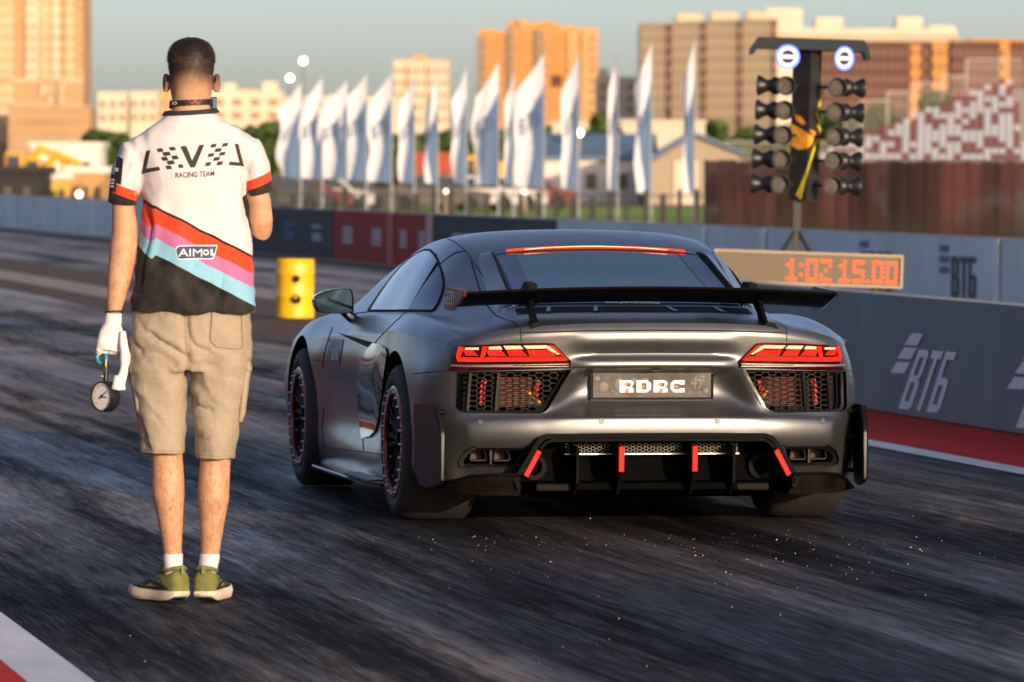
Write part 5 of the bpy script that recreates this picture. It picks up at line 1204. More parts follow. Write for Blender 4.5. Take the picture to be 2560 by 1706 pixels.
# exhausts, winglets, vertical fins
for s in (1, -1):
    inn = shrink(EXH, .012); n = len(EXH); b = MB()
    o1 = [Vector((s * x, ysurf(x, z) - .003, z)) for x, z in shrink(EXH, -.006)]; o2 = [Vector((s * x, ysurf(x, z) + .006, z)) for x, z in inn]; o3 = [v + Vector((0, .10, 0)) for v in o2]
    b.vf(o1 + o2 + o3, [(i, (i + 1) % n, n + (i + 1) % n, n + i) for i in range(n)] + [(n + i, n + (i + 1) % n, 2 * n + (i + 1) % n, 2 * n + i) for i in range(n)])
    ex = b.build('exhaust', M_GBL, car, True, 30)
    for xa, xc in ((.600, .672), (.694, .768)):
        b = MB(); P = [(xa + .008, .288), (xc - .006, .288), (xc, .296), (xc - .004, .326), (xc - .012, .333), (xa + .016, .333), (xa + .006, .325), (xa, .296)]
        Q = shrink(P, .006); yy = ysurf((xa + xc) / 2, .31) + .03
        rg = [[Vector((s * x, yy + d, z)) for x, z in pp] for pp, d in ((P, .09), (P, 0), (Q, .002), (Q, .08))]
        b.rings(rg, False, True); b.build('tail_pipe', mat('burnt_steel', (.035, .02, .013), .55, .5), ex, True, 40)
    b = MB(); b.box((s * .684, ysurf(.684, .30) + .018, .31), (.010, .02, .07)); b.build('divider', M_GBL, ex)
    top = [(.585, .238), (.70, .239), (.79, .231), (.845, .205), (.885, .166)]; bot = [(.575, .150), (.70, .149), (.79, .149), (.85, .152), (.885, .158)]
    b = MB(); rg = []
    for (x, z1), (x2, z0) in zip(top, bot):
        yo = -.87 + .17 * smooth01(.72, .90, x)
        rg.append([Vector((s * x, yo, z1)), Vector((s * x2, yo + .05, z0)), Vector((s * x2, -.48, z0)), Vector((s * x2, -.48, z0 + .012)), Vector((s * x, yo + .03, z1))])
    b.rings(rg); b.build('rear_winglet', mat('scuffed_carbon', (.010, .008, .006), .6, spec=.06, var=.5, vscale=(12, 12, 12)), car, True, 30)
    b = MB(); b.tube([Vector((s * x, -.873 + .17 * smooth01(.72, .90, x), z)) for x, z in top], .006, 8); b.build('winglet_edge', M_CARB, car, True)
    P = [(-.45, .515), (-.70, .523), (-.735, .515), (-.815, .43), (-.822, .40), (-.822, .215), (-.80, .195), (-.62, .172), (-.52, .178), (-.45, .26)]
    b = MB(); b.prism(P, 'x', s * .946, s * .962)
    for v in b.bm.verts: v.co.x += s * (v.co.y + .45) * .13
    bmesh.ops.bevel(b.bm, geom=b.bm.edges[:], offset=.003, segments=2, affect='EDGES'); fn = b.build('side_fin', mat('satin_black', (.010, .010, .011), .36, spec=.22), car, True, 40)
    for z in (.49, .38, .24):
        b = MB(); b.cyl((s * .86, -.66, z), (s * .925, -.66, z), .010, n=10); b.build('fin_bracket', M_BPL, fn, True)
    b = MB(); b.tube([(s * .925, -.735, .512), (s * .914, -.815, .425), (s * .914, -.822, .30), (s * .914, -.820, .215)], .004, 6); b.build('fin_edge', M_BPL, fn, True)
    # side skirt with its blade
    b = MB(); b.prism([(.85, .42), (.955, .42), (1.0, .60), (.99, 2.05), (.93, 2.32), (.85, 2.32)], 'z', .118, .134); bmesh.ops.transform(b.bm, matrix=Matrix.Diagonal((s, 1, 1, 1)), verts=b.bm.verts[:])
    sk_ = b.build('side_skirt', M_GBL, car)
    b = MB(); b.prism([(.93, .44), (1.012, .44), (1.018, 1.0), (.985, 1.12), (.93, 1.10)], 'z', .140, .150); bmesh.ops.transform(b.bm, matrix=Matrix.Diagonal((s, 1, 1, 1)), verts=b.bm.verts[:]); b.build('skirt_winglet', mat('skirt_grey', (.10, .105, .11), .3, .6), sk_)
    b = MB(); b.tube([(s * .935, 2.32, .126), (s * .993, 2.04, .128), (s * 1.003, .62, .128), (s * .957, .42, .126)], .006, 6); b.build('skirt_edge', mat('skirt_pale', (.30, .31, .32), .3, .7), sk_, True)

# rear wing
b = MB(); rg = []; WY = .215
for i in range(41):
    x = -.790 + 1.58 * i / 40; dz = -.024 * (x / .79) ** 2 + .006; q = [(-.60, .955), (-.66, .972), (-.76, .984), (-.86, .999), (-.925, 1.013), (-.935, 1.013), (-.933, 1.004), (-.86, .974), (-.76, .952), (-.68, .943), (-.62, .944)]
    rg.append([Vector((x, y + WY, z + dz)) for y, z in q])
b.rings(rg); wing = b.build('rear_wing', M_CARB, car, True, 40)
M_EPR = mat('endplate_red', (.13, .018, .010), .3, .1, coat=.3, coat_rough=.06, var=.15, vscale=(4, 4, 4)); EP = [(-.56, 1.011), (-.935, 1.003), (-.95, .998), (-.942, .976), (-.69, .915), (-.67, .911), (-.52, .911), (-.505, .918), (-.545, 1.004)]
EP = [(y + WY, z) for y, z in EP]
for s in (1, -1):
    b = MB(); b.prism(EP, 'x', s * .791, s * .805); bmesh.ops.bevel(b.bm, geom=b.bm.edges[:], offset=.0025, segments=2, affect='EDGES'); b.build('endplate', M_EPR if s < 0 else M_GBL, wing, True, 40)
    b = MB(); b.prism([(-.77, .845), (-.64, .856), (-.60, .90), (-.50, .950), (-.62, .960), (-.69, .90)], 'x', s * .494 - .008, s * .494 + .008); b.build('wing_stand', M_BPL, wing)
    b = MB(); b.prism([(s * .468, .842), (s * .535, .842), (s * .518, .868), (s * .484, .872)], 'y', -.785, -.66); b.build('stand_foot', M_BPL, wing)
    b = MB(); b.prism([(-.38, .965), (-.50, .975), (-.58, .990), (-.57, 1.026), (-.46, 1.034), (-.39, 1.0)], 'x', s * .458, s * .494); b.build('stand_cap', M_BPL, wing)
for k in range(4):
    c = Vector((-.8055, -.575 + WY - .044 * k, .962)); b = MB()
    b.tube([c + Vector((0, .030 * cos(a), .026 * sin(a))) for a in [2 * pi * i / 28 for i in range(29)]], .0024, 6); b.build('ring_emblem', mat('emblem_silver', (.75, .73, .70), .3, .6), wing, True)

# door mirrors
mo = [(270, 662), (276, 640), (300, 618), (350, 594), (420, 578), (500, 569), (552, 571), (568, 584), (578, 640), (580, 752), (560, 764), (440, 768), (335, 762), (300, 748), (278, 710)]
def mplane(u, v, y): o, d = cr(u, v); return o + d * ((y - o.y) / d.y)
for s in (-1, 1):
    O = [mplane(*Apx(*q), 1.74) for q in mo]; c = sum(O, Vector()) / len(O)
    S = lambda p, k, y: Vector(((c.x + (p.x - c.x) * k) * -s, y, c.z + (p.z - c.z) * k))
    b = MB(); b.rings([[S(p, .93, 1.752) for p in O], [S(p, .95, 1.742) for p in O], [S(p, 1.0, 1.745) for p in O], [S(p, 1.02, 1.78) for p in O], [S(p, .97, 1.84) for p in O], [S(p, .75, 1.90) for p in O], [S(p, .35, 1.93) for p in O]], False, True)
    mr = b.build('door_mirror', M_GBL, car, True, 50)
    b = MB(); b.vf([S(p, .93, 1.748) for p in O], [tuple(range(len(O)))]); b.build('mirror_glass', mat('mirror_glass', (.05, .085, .10), .05, 1.0), mr)
    b = MB(); xm = -s * c.x; b.tube([Vector((-s * (c.x + .055), 1.80, .862)), Vector((-s * (c.x + .085), 1.80, .83)), Vector((-s * (c.x + .13), 1.79, .800))], [.026, .024, .03], 10); b.build('mirror_arm', M_GBL, mr, True)

# wheels
M_TYR = mat('tyre_rubber'); t = NT(M_TYR); p = t.obj(); X, Y, Z = t.xyz(p); n = t.noise(p, (1, 1, 1), 30, 5, .7)
t.set(Base_Color=t.ramp(n, [(.3, (.012, .011, .010)), (.7, (.035, .030, .025))]), Roughness=.72); t.bump(n, .25, .003)
M_RED2 = mat('wheel_red', (.26, .012, .012), .35, .4, coat=.3); M_SIL = mat('wheel_silver', (.60, .60, .62), .35, .55); M_WBL = mat('wheel_black', (.010, .010, .011), .5, spec=.3)
def wheel(s, y, xf, w, r, rr_):
    """xf: x of the outer face"""
    xo = xf; xi = xf - w; C = lambda x, a, q: Vector((s * x, y + cos(a) * q, r + sin(a) * q))
    b = MB(); n = 20
    b.lathe((s * (xf - .045), y, r), (s, 0, 0), [(0, rr_ * .98), (0, rr_ * .60), (-.01, .06), (.012, .055), (.014, .001)], 40)
    for k in range(10):   # spokes
        a = 2 * pi * k / 10; d = Vector((0, cos(a), sin(a))); tn = Vector((0, -sin(a), cos(a)))
        for o_ in (-.022, .022):
            p0 = Vector((s * (xf - .030), y, r)) + d * .05 + tn * o_ * .4; p1 = Vector((s * (xf - .012), y, r)) + d * (rr_ - .02) + tn * o_
            b.tube([p0, (p0 + p1) / 2, p1], [.011, .009, .009], 6)
    wh = b.build('wheel', M_WBL, car, True, 40)
    b = MB(); prof = [(-w, rr_ + .005), (-w - .006, r * .80), (-w - .002, r * .92), (-w + .018, r * .985), (-w * .75, r), (-w * .5, r * 1.001), (-w * .25, r), (-.020, r * .985), (-.002, r * .93), (.008, r * .83), (.004, rr_ + .016), (-.008, rr_ + .004)]
    b.lathe((s * xf, y, r), (s, 0, 0), prof, 72); ty = b.build('tyre', M_TYR, wh, True, 60)
    # flatten where it stands
    for v in ty.data.vertices:
        if v.co.z < .006: v.co.z = .006 - (.006 - v.co.z) * .15
    b = MB(); b.lathe((s * xf, y, r), (s, 0, 0), [(-.012, rr_ + .006), (.002, rr_ + .005), (.006, rr_ - .002), (.006, rr_ - .026), (-.004, rr_ - .030)], 60); b.build('rim', M_RED2, wh, True, 40)
    b = MB()
    for k in range(24):
        a = 2 * pi * (k + .5) / 24; d = .085
        P = [C(xf + .0075, a - d, rr_ - .003), C(xf + .0075, a + d, rr_ - .003), C(xf + .0075, a + d * .3, rr_ - .027), C(xf + .0075, a - d * .3, rr_ - .027)]
        if k % 2: P = [C(xf + .0075, a - d * .9, rr_ - .003), C(xf + .0075, a + d * .2, rr_ - .003), C(xf + .0075, a - d * .2, rr_ - .024)]
        b.vf(P, [tuple(range(len(P)))])
    b.build('rim_inlay', M_SIL, wh)
    for k in range(24):
        a = 2 * pi * k / 24; b = MB(); b.cyl(C(xf + .004, a, rr_ - .014), C(xf + .020, a, rr_ - .014), .0065, .005, 8); b.build('rim_bolt', M_SIL, wh, True)
        a += .13; b = MB(); b.cyl(C(xf - .03, a, rr_ - .044), C(xf - .012, a, rr_ - .044), .005, n=8); b.build('rim_bolt', M_SIL, wh, True)
    return wh
for s in (1, -1):
    wheel(s, 0, .968, .315, .336, .236); wheel(s, 2.65, .962, .265, .330, .232)
b = MB(); b.box((0, 1.3, .16), (1.5, 3.6, .03)); b.build('floor_pan', M_BPL, car)
# ---------------------------------------------------------------- the man (own frame: x right, y away from the camera, z up)
MG = at_ground(474, 1508); MD = (Vector(MG) - CAM).dot(FW); MS = FPX / MD
MROT = -(YAW + atan2(474 - 1280, FPX))
def Xm(u): return (u - 474) / MS
def Zm(v): return (1508 - v) / MS
man = thing('person', 'tall man seen from behind in white racing team t-shirt, beige shorts and green trainers', 'person', (MG.x, MG.y, 0.004), MROT)
MM = Matrix.Translation((MG.x, MG.y, 0.004)) @ Matrix.Rotation(MROT, 4, 'Z')
def manthing(name, base, label, cat):
    return thing(name, label, cat, MM @ Vector(base), MROT)
def loft(mb, pts, n=20, cap=True, flatdir=None):
    """closed limb: list of (centre, rx, ry); rings stand square to the path; rx along flatdir"""
    P = [Vector(p[0]) for p in pts]; rg = []; a0 = Vector(flatdir or (1, 0, 0))
    for i, p in enumerate(pts):
        d = (P[min(i + 1, len(P) - 1)] - P[max(i - 1, 0)]).normalized(); a = (a0 - d * a0.dot(d)).normalized(); b = d.cross(a)
        rg.append([P[i] + a * cos(2 * pi * k / n) * p[1] + b * sin(2 * pi * k / n) * p[2] for k in range(n)])
    mb.rings(rg, cap, cap)
def zloft(mb, rows, n=32, pw=2.0):
    """rows of (z, xl, xr, yb, yf): superelliptic horizontal rings"""
    rg = []
    for z, xl, xr, yb, yf in rows:
        cx, cy, rx, ry = (xl + xr) / 2, (yb + yf) / 2, (xr - xl) / 2, (yf - yb) / 2; q = 2 / pw
        rg.append([Vector((cx + rx * math.copysign(abs(cos(t)) ** q, cos(t)), cy + ry * math.copysign(abs(sin(t)) ** q, sin(t)), z)) for t in [2 * pi * k / n for k in range(n)]])
    mb.rings(rg)
def dense(keys, n):
    f = crom([(k[0], k[1:]) for k in keys]); a, b = keys[0][0], keys[-1][0]
    return [(lerp(a, b, i / n),) + f(lerp(a, b, i / n)) for i in range(n + 1)]

# -- one continuous body
b = MB()
HEAD = [(1.690, -.050, .050, -.045, .085), (1.715, -.062, .060, -.060, .112), (1.740, -.068, .066, -.068, .118), (1.770, -.073, .071, -.078, .118), (1.80, -.076, .074, -.086, .118), (1.84, -.078, .076, -.092, .112), (1.875, -.078, .076, -.090, .108), (1.905, -.0715, .0695, -.079, .098), (1.930, -.056, .054, -.058, .078), (1.946, -.034, .032, -.032, .050), (1.953, -.010, .010, -.008, .02)]
HEAD = [((r[0] if r[0] < 1.84 else 1.84 + (r[0] - 1.84) * .90),) + r[1:] for r in HEAD]; HEADD = dense(HEAD, 40); zloft(b, HEADD, 36, 2.15)
loft(b, [((0, .0, 1.56), .085, .075), ((0, -.002, 1.64), .075, .066), ((-.001, .0, 1.70), .067, .062), ((0, .004, 1.76), .066, .062), ((0, .01, 1.80), .062, .06)])
b.sphere((0, .122, 1.795), .016, 12, (1, 1.1, 1.6)); b.sphere((0, .130, 1.780), .013, 10, (1.2, 1, .8)); b.sphere((0, .108, 1.745), .018, 10, (1.5, .8, .6)); b.sphere((0, .106, 1.715), .022, 12, (1.3, 1, .9))
for s in (-1, 1):
    b.sphere((s * .032, .112, 1.83), .014, 10, (1.6, .7, .6)); b.sphere((s * .05, .085, 1.785), .022, 10, (.8, .9, 1))
zloft(b, [(.92, -.15, .15, -.09, .09), (1.05, -.14, .15, -.085, .085), (1.25, -.13, .15, -.085, .085), (1.42, -.13, .145, -.085, .085), (1.55, -.14, .15, -.075, .075), (1.59, -.12, .13, -.065, .07), (1.63, -.09, .09, -.055, .055)], 24)
LARM = [((-.13, 0, 1.57), .045, .045), ((-.200, .0, 1.50), .042, .044), ((-.234, -.004, 1.38), .039, .048), ((-.227, -.006, 1.29), .045, .046), ((-.229, -.006, 1.24), .048, .044), ((-.236, -.014, 1.18), .047, .042), ((-.245, -.020, 1.12), .042, .038), ((-.255, -.030, 1.055), .033, .031), ((-.264, -.038, 1.0), .025, .028), ((-.268, -.034, .965), .025, .020), ((-.276, -.028, .91), .032, .013), ((-.28, -.024, .885), .030, .011)]
loft(b, LARM)
RARM = [((.13, 0, 1.57), .045, .045), ((.200, .0, 1.50), .042, .044), ((.238, .008, 1.38), .038, .047), ((.242, .016, 1.32), .041, .045), ((.246, .030, 1.288), .036, .042), ((.226, .075, 1.305), .038, .043), ((.196, .14, 1.355), .040, .040), ((.165, .20, 1.415), .034, .035), ((.138, .262, 1.475), .026, .029), ((.122, .30, 1.515), .028, .022), ((.104, .335, 1.565), .036, .016), ((.096, .345, 1.60), .034, .015)]
loft(b, RARM)
def finger(mb, pts, r):
    loft(mb, [(p, r * k, r * k) for p, k in zip(pts, [1, 1, .96, .9, .6][-len(pts):] if len(pts) == 5 else [1, .97, .9, .65])], 10)
# right hand round the phone: four fingers on its far edge, thumb on the near edge
for i, (z, ln) in enumerate([(1.655, .9), (1.635, 1.0), (1.614, .95), (1.594, .8)]):
    finger(b, [(.098, .352, z - .028), (.096, .376, z - .006), (.078, .388, z + .004), (.078 - .026 * ln, .385, z + .006)], .0088)
finger(b, [(.112, .325, 1.585), (.112, .330, 1.62), (.100, .338, 1.65), (.092, .344, 1.675)], .0098)
LL = [((-.10, 0, .95), .085, .09), ((-.092, .01, .75), .078, .085), ((-.08, .015, .58), .060, .066), ((Xm(416), .012, .51), .054, .060), ((Xm(419), -.004, .43), .0565, .060), ((Xm(420), -.010, .37), .0565, .060), ((Xm(425), -.004, .29), .045, .048), ((Xm(429), .006, .21), .036, .040), ((Xm(432), .012, .15), .031, .036), ((Xm(434), .014, .10), .026, .030), ((Xm(440), .02, .06), .018, .02)]
RL = [((.10, 0, .95), .085, .09), ((.09, .01, .75), .078, .085), ((.085, .015, .58), .060, .066), ((Xm(537), .012, .49), .053, .060), ((Xm(534), -.006, .42), .0545, .060), ((Xm(533), -.010, .36), .054, .060), ((Xm(530), -.002, .29), .045, .048), ((Xm(527), .008, .21), .036, .040), ((Xm(524), .014, .15), .0315, .036), ((Xm(521), .016, .10), .026, .030), ((Xm(516), .02, .06), .018, .02)]
loft(b, LL); loft(b, RL)
me = remesh(b, .0055, 4)
# ears are joined on after the skin is grown so that they stay crisp
def ear(s):
    e = MB(); c = Vector((s * .0805, .018, Zm(213)))
    rings = []
    for k in range(7):
        t = k / 6; sc = [.55, .85, 1, 1, .92, .8, .55][k]; off = [-.010, -.004, .002, .007, .010, .009, .005][k]
        n = 18; ring = []
        for i in range(n):
            a = 2 * pi * i / n; rz = .0335 if sin(a) > 0 else .030
            ry = .021 if sin(a) > -.2 else .015
            ring.append(c + Vector((s * (off + .012 * (cos(a) * -.5 + .5) * t), -cos(a) * ry * sc * .9 - .004, sin(a) * rz * sc)))
        rings.append(ring)
    e.rings(rings); return e.mesh('ear')
bm = bmesh.new(); bm.from_mesh(me)
for s in (-1, 1): em = ear(s); bm.from_mesh(em); bpy.data.meshes.remove(em)
bm.to_mesh(me); bm.free(); me.name = 'body'
M_SKIN = mat('skin'); t = NT(M_SKIN); p = t.obj(); X, Y, Z = t.xyz(p)
n1 = t.noise(p, (1, 1, 1), 22, 5, .6); n2 = t.noise(p, (1, 1, .35), 95, 5, .75, 1.2); n3 = t.noise(p, (1, 1, .8), 60, 6, .8)
c = t.ramp(n1, [(.3, (.50, .255, .135)), (.7, (.64, .37, .215))])
hairy = t.math('MULTIPLY', t.range(n2, .50, .68), t.math('MAXIMUM', t.math('MULTIPLY', t.range(Z, .60, .50), .75), t.math('MULTIPLY', t.math('MULTIPLY', t.range(Z, 1.28, 1.20), t.range(Z, .9, .98)), .55)))
c = t.mix(hairy, c, (.14, .06, .03, 1))
# cropped hair shading off down the back of the head
zz = t.math('ADD', Z, t.math('ADD', t.math('MULTIPLY', t.math('SUBTRACT', n3, .5), .030), t.math('MULTIPLY', t.math('ABSOLUTE', X), .25)))
fade = t.math('MULTIPLY', t.range(zz, 1.762, 1.842), t.range(Y, .085, .06)); c = t.mix(t.math('MULTIPLY', fade, .93), c, (.022, .014, .010, 1))
t.set(Base_Color=c, Roughness=.55, Specular_IOR_Level=.35, Subsurface_Weight=.12, Subsurface_Radius=(.012, .004, .002)); t.bump(t.math('ADD', t.math('MULTIPLY', n2, .5), n1), .12, .004)
bodyo = link_mesh('body', me, M_SKIN, man, True, 180)

# -- hair: cropped cap and thousands of short strands
hb = MB(); rows = []; HB_ = bvh_of(me); rr = random.Random(4)
for z, xl, xr, yb, yf in dense([r for r in HEAD if r[0] > 1.85], 14):
    h = .0060 * smooth01(1.865, 1.905, z) - .0012; rows.append((z + .006 * smooth01(1.88, 1.93, z), xl - h, xr + h, yb - h, yf + h * .4))
zloft(hb, rows, 40, 2.1)
for v in hb.bm.verts: v.co += Vector((noise.noise(v.co * 60), noise.noise(v.co * 60 + Vector((9, 0, 0))), noise.noise(v.co * 70))) * .002
hv = BVHTree.FromBMesh(hb.bm)
wh = Vector((Xm(200 + .3188 * 935), -.09, Zm(60 + .3188 * 255)))
for k in range(15000):
    a = rr.uniform(0, 2 * pi); el = rr.uniform(-1.0, 1.3); o = Vector((0, .01, 1.86)); d = Vector((cos(a), sin(a), el)).normalized()
    h1 = hv.ray_cast(o, d); h2 = HB_.ray_cast(o, d)
    h = h1 if h1[0] is not None and (h2[0] is None or (h1[0] - o).length > (h2[0] - o).length) else h2
    if h[0] is None or h[0].y > .085: continue
    p = h[0]; dist = (p - wh).length; keep = smooth01(1.765, 1.85, p.z)
    if dist < .010 or rr.random() > keep: continue
    if abs(p.x) > .072 and p.z < 1.83 and p.y > -.02: continue
    sw = (p - wh); sw = Vector((sw.x, sw.y * .3, sw.z)); sw = sw.normalized() if sw.length > 1e-5 else Vector((0, 0, 1))
    if p.z < 1.86: sw = Vector((sw.x * .3, 0, -1))
    dr = (d * lerp(.25, .8, smooth01(1.83, 1.89, p.z)) + sw * .8 + Vector((rr.gauss(0, .25), rr.gauss(0, .25), rr.gauss(.05, .25)))).normalized(); ln = rr.uniform(.6, 1.2) * lerp(.0025, .0125, smooth01(1.80, 1.90, p.z))
    sd = dr.cross(d); sd = (sd.normalized() if sd.length > 1e-4 else Vector((1, 0, 0))) * .00055
    hb.vf([p - sd - dr * .001, p + sd - dr * .001, p + dr * ln], [(0, 1, 2)])
M_HAIR = mat('hair', (.007, .0045, .003), .55, var=.6, vscale=(90, 90, 60), col2=(.026, .015, .009), spec=.25)
hb.build('hair', M_HAIR, man, True, 180, fix=False)
for s in (-1, 1):   # temple tips of the glasses
    b = MB(); b.tube([(s * .080, .075, 1.818), (s * .083, .02, 1.816), (s * .084, -.002, 1.808), (s * .082, -.012, 1.795)], .0032, 6); b.build('glasses_temple', M_GBL, man, True)

# -- t-shirt
b = MB()
TORSO = [(1.002, -.206, .224, -.158, .140), (1.06, -.200, .222, -.152, .135), (1.13, -.191, .216, -.142, .130), (1.26, -.177, .206, -.128, .125), (1.36, -.169, .190, -.122, .125), (1.42, -.168, .184, -.124, .125), (1.48, -.178, .188, -.125, .12), (1.54, -.184, .192, -.118, .110), (1.585, -.186, .196, -.106, .10), (1.618, -.170, .184, -.092, .09), (1.645, -.136, .152, -.078, .080), (1.672, -.096, .100, -.074, .078), (1.688, -.086, .084, -.072, .077)]
zloft(b, dense(TORSO, 40), 44, 2.4)
SL0, SL1 = Vector((-.155, -.002, 1.600)), Vector((-.236, .0, 1.372)); SR0, SR1 = Vector((.155, -.002, 1.605)), Vector((.236, .012, 1.412))
def sleeve(pts):
    loft(b, [(p, r, ry) for p, r, ry in pts], 28)
sleeve([((-.085, -.002, 1.598), .040, .050), ((-.140, -.002, 1.568), .058, .072), ((-.190, -.002, 1.542), .064, .078), ((-.215, -.001, 1.480), .061, .077), ((-.229, -.001, 1.425), .054, .074), (tuple(SL1), .0515, .070)])
sleeve([((.085, -.002, 1.612), .040, .050), ((.140, -.002, 1.582), .056, .072), ((.190, .0, 1.558), .061, .078), ((.217, .004, 1.500), .056, .075), ((.230, .008, 1.450), .049, .072), (tuple(SR1), .047, .070)])
me = remesh(b, .0055, 3)
def z6(x, y): return (Xm(200 + .3188 * x), Zm(460 + .3188 * y))
CRE = [  # creases: path (zoom px), depth, width, one-sided step
    ([(470, 120), (520, 200), (560, 330), (545, 460), (520, 560), (470, 860)], .007, .012, 1), ([(600, 180), (575, 340), (535, 560), (480, 880)], -.006, .016, 0),
    ([(470, 880), (520, 920), (560, 980)], .004, .010, 0), ([(800, 700), (790, 800), (850, 860), (900, 930)], .004, .014, 0), ([(940, 760), (1010, 790), (1080, 820), (1120, 900)], .0035, .012, 0), ([(1100, 600), (1125, 720), (1110, 800), (1080, 960)], .005, .014, 1),
    ([(640, 640), (600, 720), (560, 800), (490, 880)], -.004, .018, 0), ([(900, 600), (880, 660), (870, 700)], .004, .012, 0), ([(1290, 60), (1270, 160), (1300, 320)], .005, .012, 0)]
def z5(x, y): return (Xm(200 + .3188 * x), Zm(60 + .3188 * y))
CRE2 = [([(460, 980), (450, 1120), (440, 1300), (470, 1400)], .008, .012, 0), ([(400, 980), (390, 1080), (350, 1180)], .005, .010, 0), ([(330, 900), (400, 960), (440, 1080)], .005, .012, 0), ([(1300, 1250), (1290, 1150), (1330, 1080)], .006, .012, 0), ([(1340, 850), (1350, 960), (1300, 1150)], .004, .014, 0), ([(1290, 1260), (1350, 1200), (1420, 1150)], .004, .010, 0),
         ([(560, 800), (800, 830), (1050, 790)], .0025, .02, 0), ([(480, 860), (470, 960)], .004, .014, 0), ([(520, 1240), (560, 1400)], .003, .02, 0), ([(1080, 1300), (1120, 1450)], .003, .02, 0)]
PATHS = [([z6(*q) for q in c_[0]],) + c_[1:] for c_ in CRE] + [([z5(*q) for q in c_[0]],) + c_[1:] for c_ in CRE2]
def segdist(p, path):
    best = (1e9, 1); e_ = min(hypot(p[0] - path[0][0], p[1] - path[0][1]), hypot(p[0] - path[-1][0], p[1] - path[-1][1])); e_ = smooth01(0, .03, e_)
    for (ax, az), (bx, bz) in zip(path, path[1:]):
        dx, dz = bx - ax, bz - az; L = dx * dx + dz * dz; u = max(0, min(1, ((p[0] - ax) * dx + (p[1] - az) * dz) / L)); qx, qz = ax + dx * u - p[0], az + dz * u - p[1]
        d = hypot(qx, qz)
        if d < best[0]: best = (d, e_ if (dx * (p[1] - az) - dz * (p[0] - ax)) > 0 else -e_)
    return best
me.update(); nrm = [v.normal.copy() for v in me.vertices]
for v, nn in zip(me.vertices, nrm):
    p = v.co.copy(); d = 0
    low = smooth01(1.60, 1.2, p.z) * (.25 if abs(p.x) > .18 and p.z > 1.33 else 1)
    d += .0080 * low * noise.noise(Vector((p.x * 13, p.y * 9, p.z * 5))) + .0045 * smooth01(1.32, 1.1, p.z) * (1 - abs(noise.noise(Vector((p.x * 9 + p.z * 5, p.y * 6, p.z * 8 - p.x * 4)))) * 4) + .0032 * noise.noise(Vector((p.x * 26, p.y * 20, p.z * 15 + p.x * 9))) + .004 * smooth01(1.12, 1.0, p.z) * sin(p.x * 42 + 1.0 + 2 * noise.noise(Vector((p.x * 6, 0, p.z * 6))))
    if p.y < .03 or abs(p.x) > .17:
        for path, A_, w, one in PATHS:
            ds, sd = segdist((p.x, p.z), path)
            if ds < 3.2 * w:
                g_ = math.exp(-(ds / w) ** 2); d -= 1.35 * A_ * g_ * (.35 + .65 * abs(sd))
                if one: d += .5 * A_ * sd * math.exp(-(ds / (1.8 * w)) ** 2)
    v.co = p + nn * d
me.update()
G_, C_ = [], []
for v in me.vertices:
    p = v.co; w = .004 * noise.noise(Vector((p.x * 16, p.z * 14, 0)))
    fold = .020 * smooth01(-.118, -.135, p.x) * smooth01(-.19, -.14, p.x) * smooth01(1.40, 1.30, p.z)
    G_.append(p.z + .51 * p.x + w + fold - (.51 * 2 * max(0, -.19 - p.x)))
    c = 1.0
    if p.z < 1.53:
        if p.x < -.1755 and p.z > 1.335: d_ = (SL1 - SL0).normalized(); c = (SL1 - p).dot(d_)
        if p.x > .1885 and p.z > 1.36: d_ = (SR1 - SR0).normalized(); c = (SR1 - p).dot(d_)
    C_.append(c)
for nme_, dat in (('band', G_), ('cuff', C_)):
    at = me.attributes.new(nme_, 'FLOAT', 'POINT'); at.data.foreach_set('value', dat)
M_TEE = mat('tee_fabric'); t = NT(M_TEE); g_ = t.attr('band'); c_ = t.attr('cuff'); p = t.obj()
WHT, BLK, RED_, PNK, CYN = (.67, .63, .62), (.011, .010, .009), (.72, .055, .012), (.50, .15, .32), (.24, .52, .66)
gg = t.range(g_, 1.0, 1.4)
q = lambda x: (x - 1.0) / .4
col = t.ramp(gg, [(0, BLK), (q(1.138), CYN), (q(1.194), PNK), (q(1.245), RED_), (q(1.2955), BLK), (q(1.3055), WHT)], True)
cc = t.ramp(t.range(c_, -.1, .2), [(0, BLK), ((.026 + .1) / .3, RED_), ((.058 + .1) / .3, WHT)], True)
sl = t.math('LESS_THAN', c_, .5); col = t.mix(sl, col, cc)
wv = t.noise(p, (1, 1, 1), 900, 2, .6); dn = t.noise(p, (1, 1, 1), 14, 5, .6)
col2 = t.mix(t.math('MULTIPLY', t.range(dn, .35, .7), .10), col, (.30, .26, .22, 1))
t.set(Base_Color=col2, Roughness=.85, Specular_IOR_Level=.2, Sheen_Weight=.1); t.bump(t.math('ADD', wv, t.math('MULTIPLY', dn, 2.0)), .16, .004)
tee = link_mesh('t_shirt', me, M_TEE, man, True, 180)
TB = bvh_of(me)
def mray(x, z): return Vector((x, -1.0, z)), Vector((0, 1, 0))
def on_tee(name, polys, fn, m, off=.0016, maxlen=.010):
    vs, ps = polys2d(polys); return decal(name, [fn(*v) for v in vs], ps, mray, TB, off, m, tee, maxlen, smooth=True)
M_INK = mat('black_ink', (.028, .024, .022), .75, bump=.1, bscale=500)
on_tee('team_letter', [[(510, 1010), (545, 1003), (512, 1148), (610, 1132), (621, 1160), (474, 1189)]], z5, M_INK)
on_tee('team_letter', [[(775, 976), (821, 970), (868, 1086), (922, 965), (961, 960), (890, 1135), (855, 1139)]], z5, M_INK)
on_tee('team_letter', [[(1195, 950), (1226, 953), (1272, 1126), (1149, 1117), (1160, 1089), (1233, 1096)]], z5, M_INK)
def quad_(a, y, w, h, sk): return [(a, y), (a + w, y - w * .13), (a + w + sk, y + h - w * .13), (a + sk, y + h)]
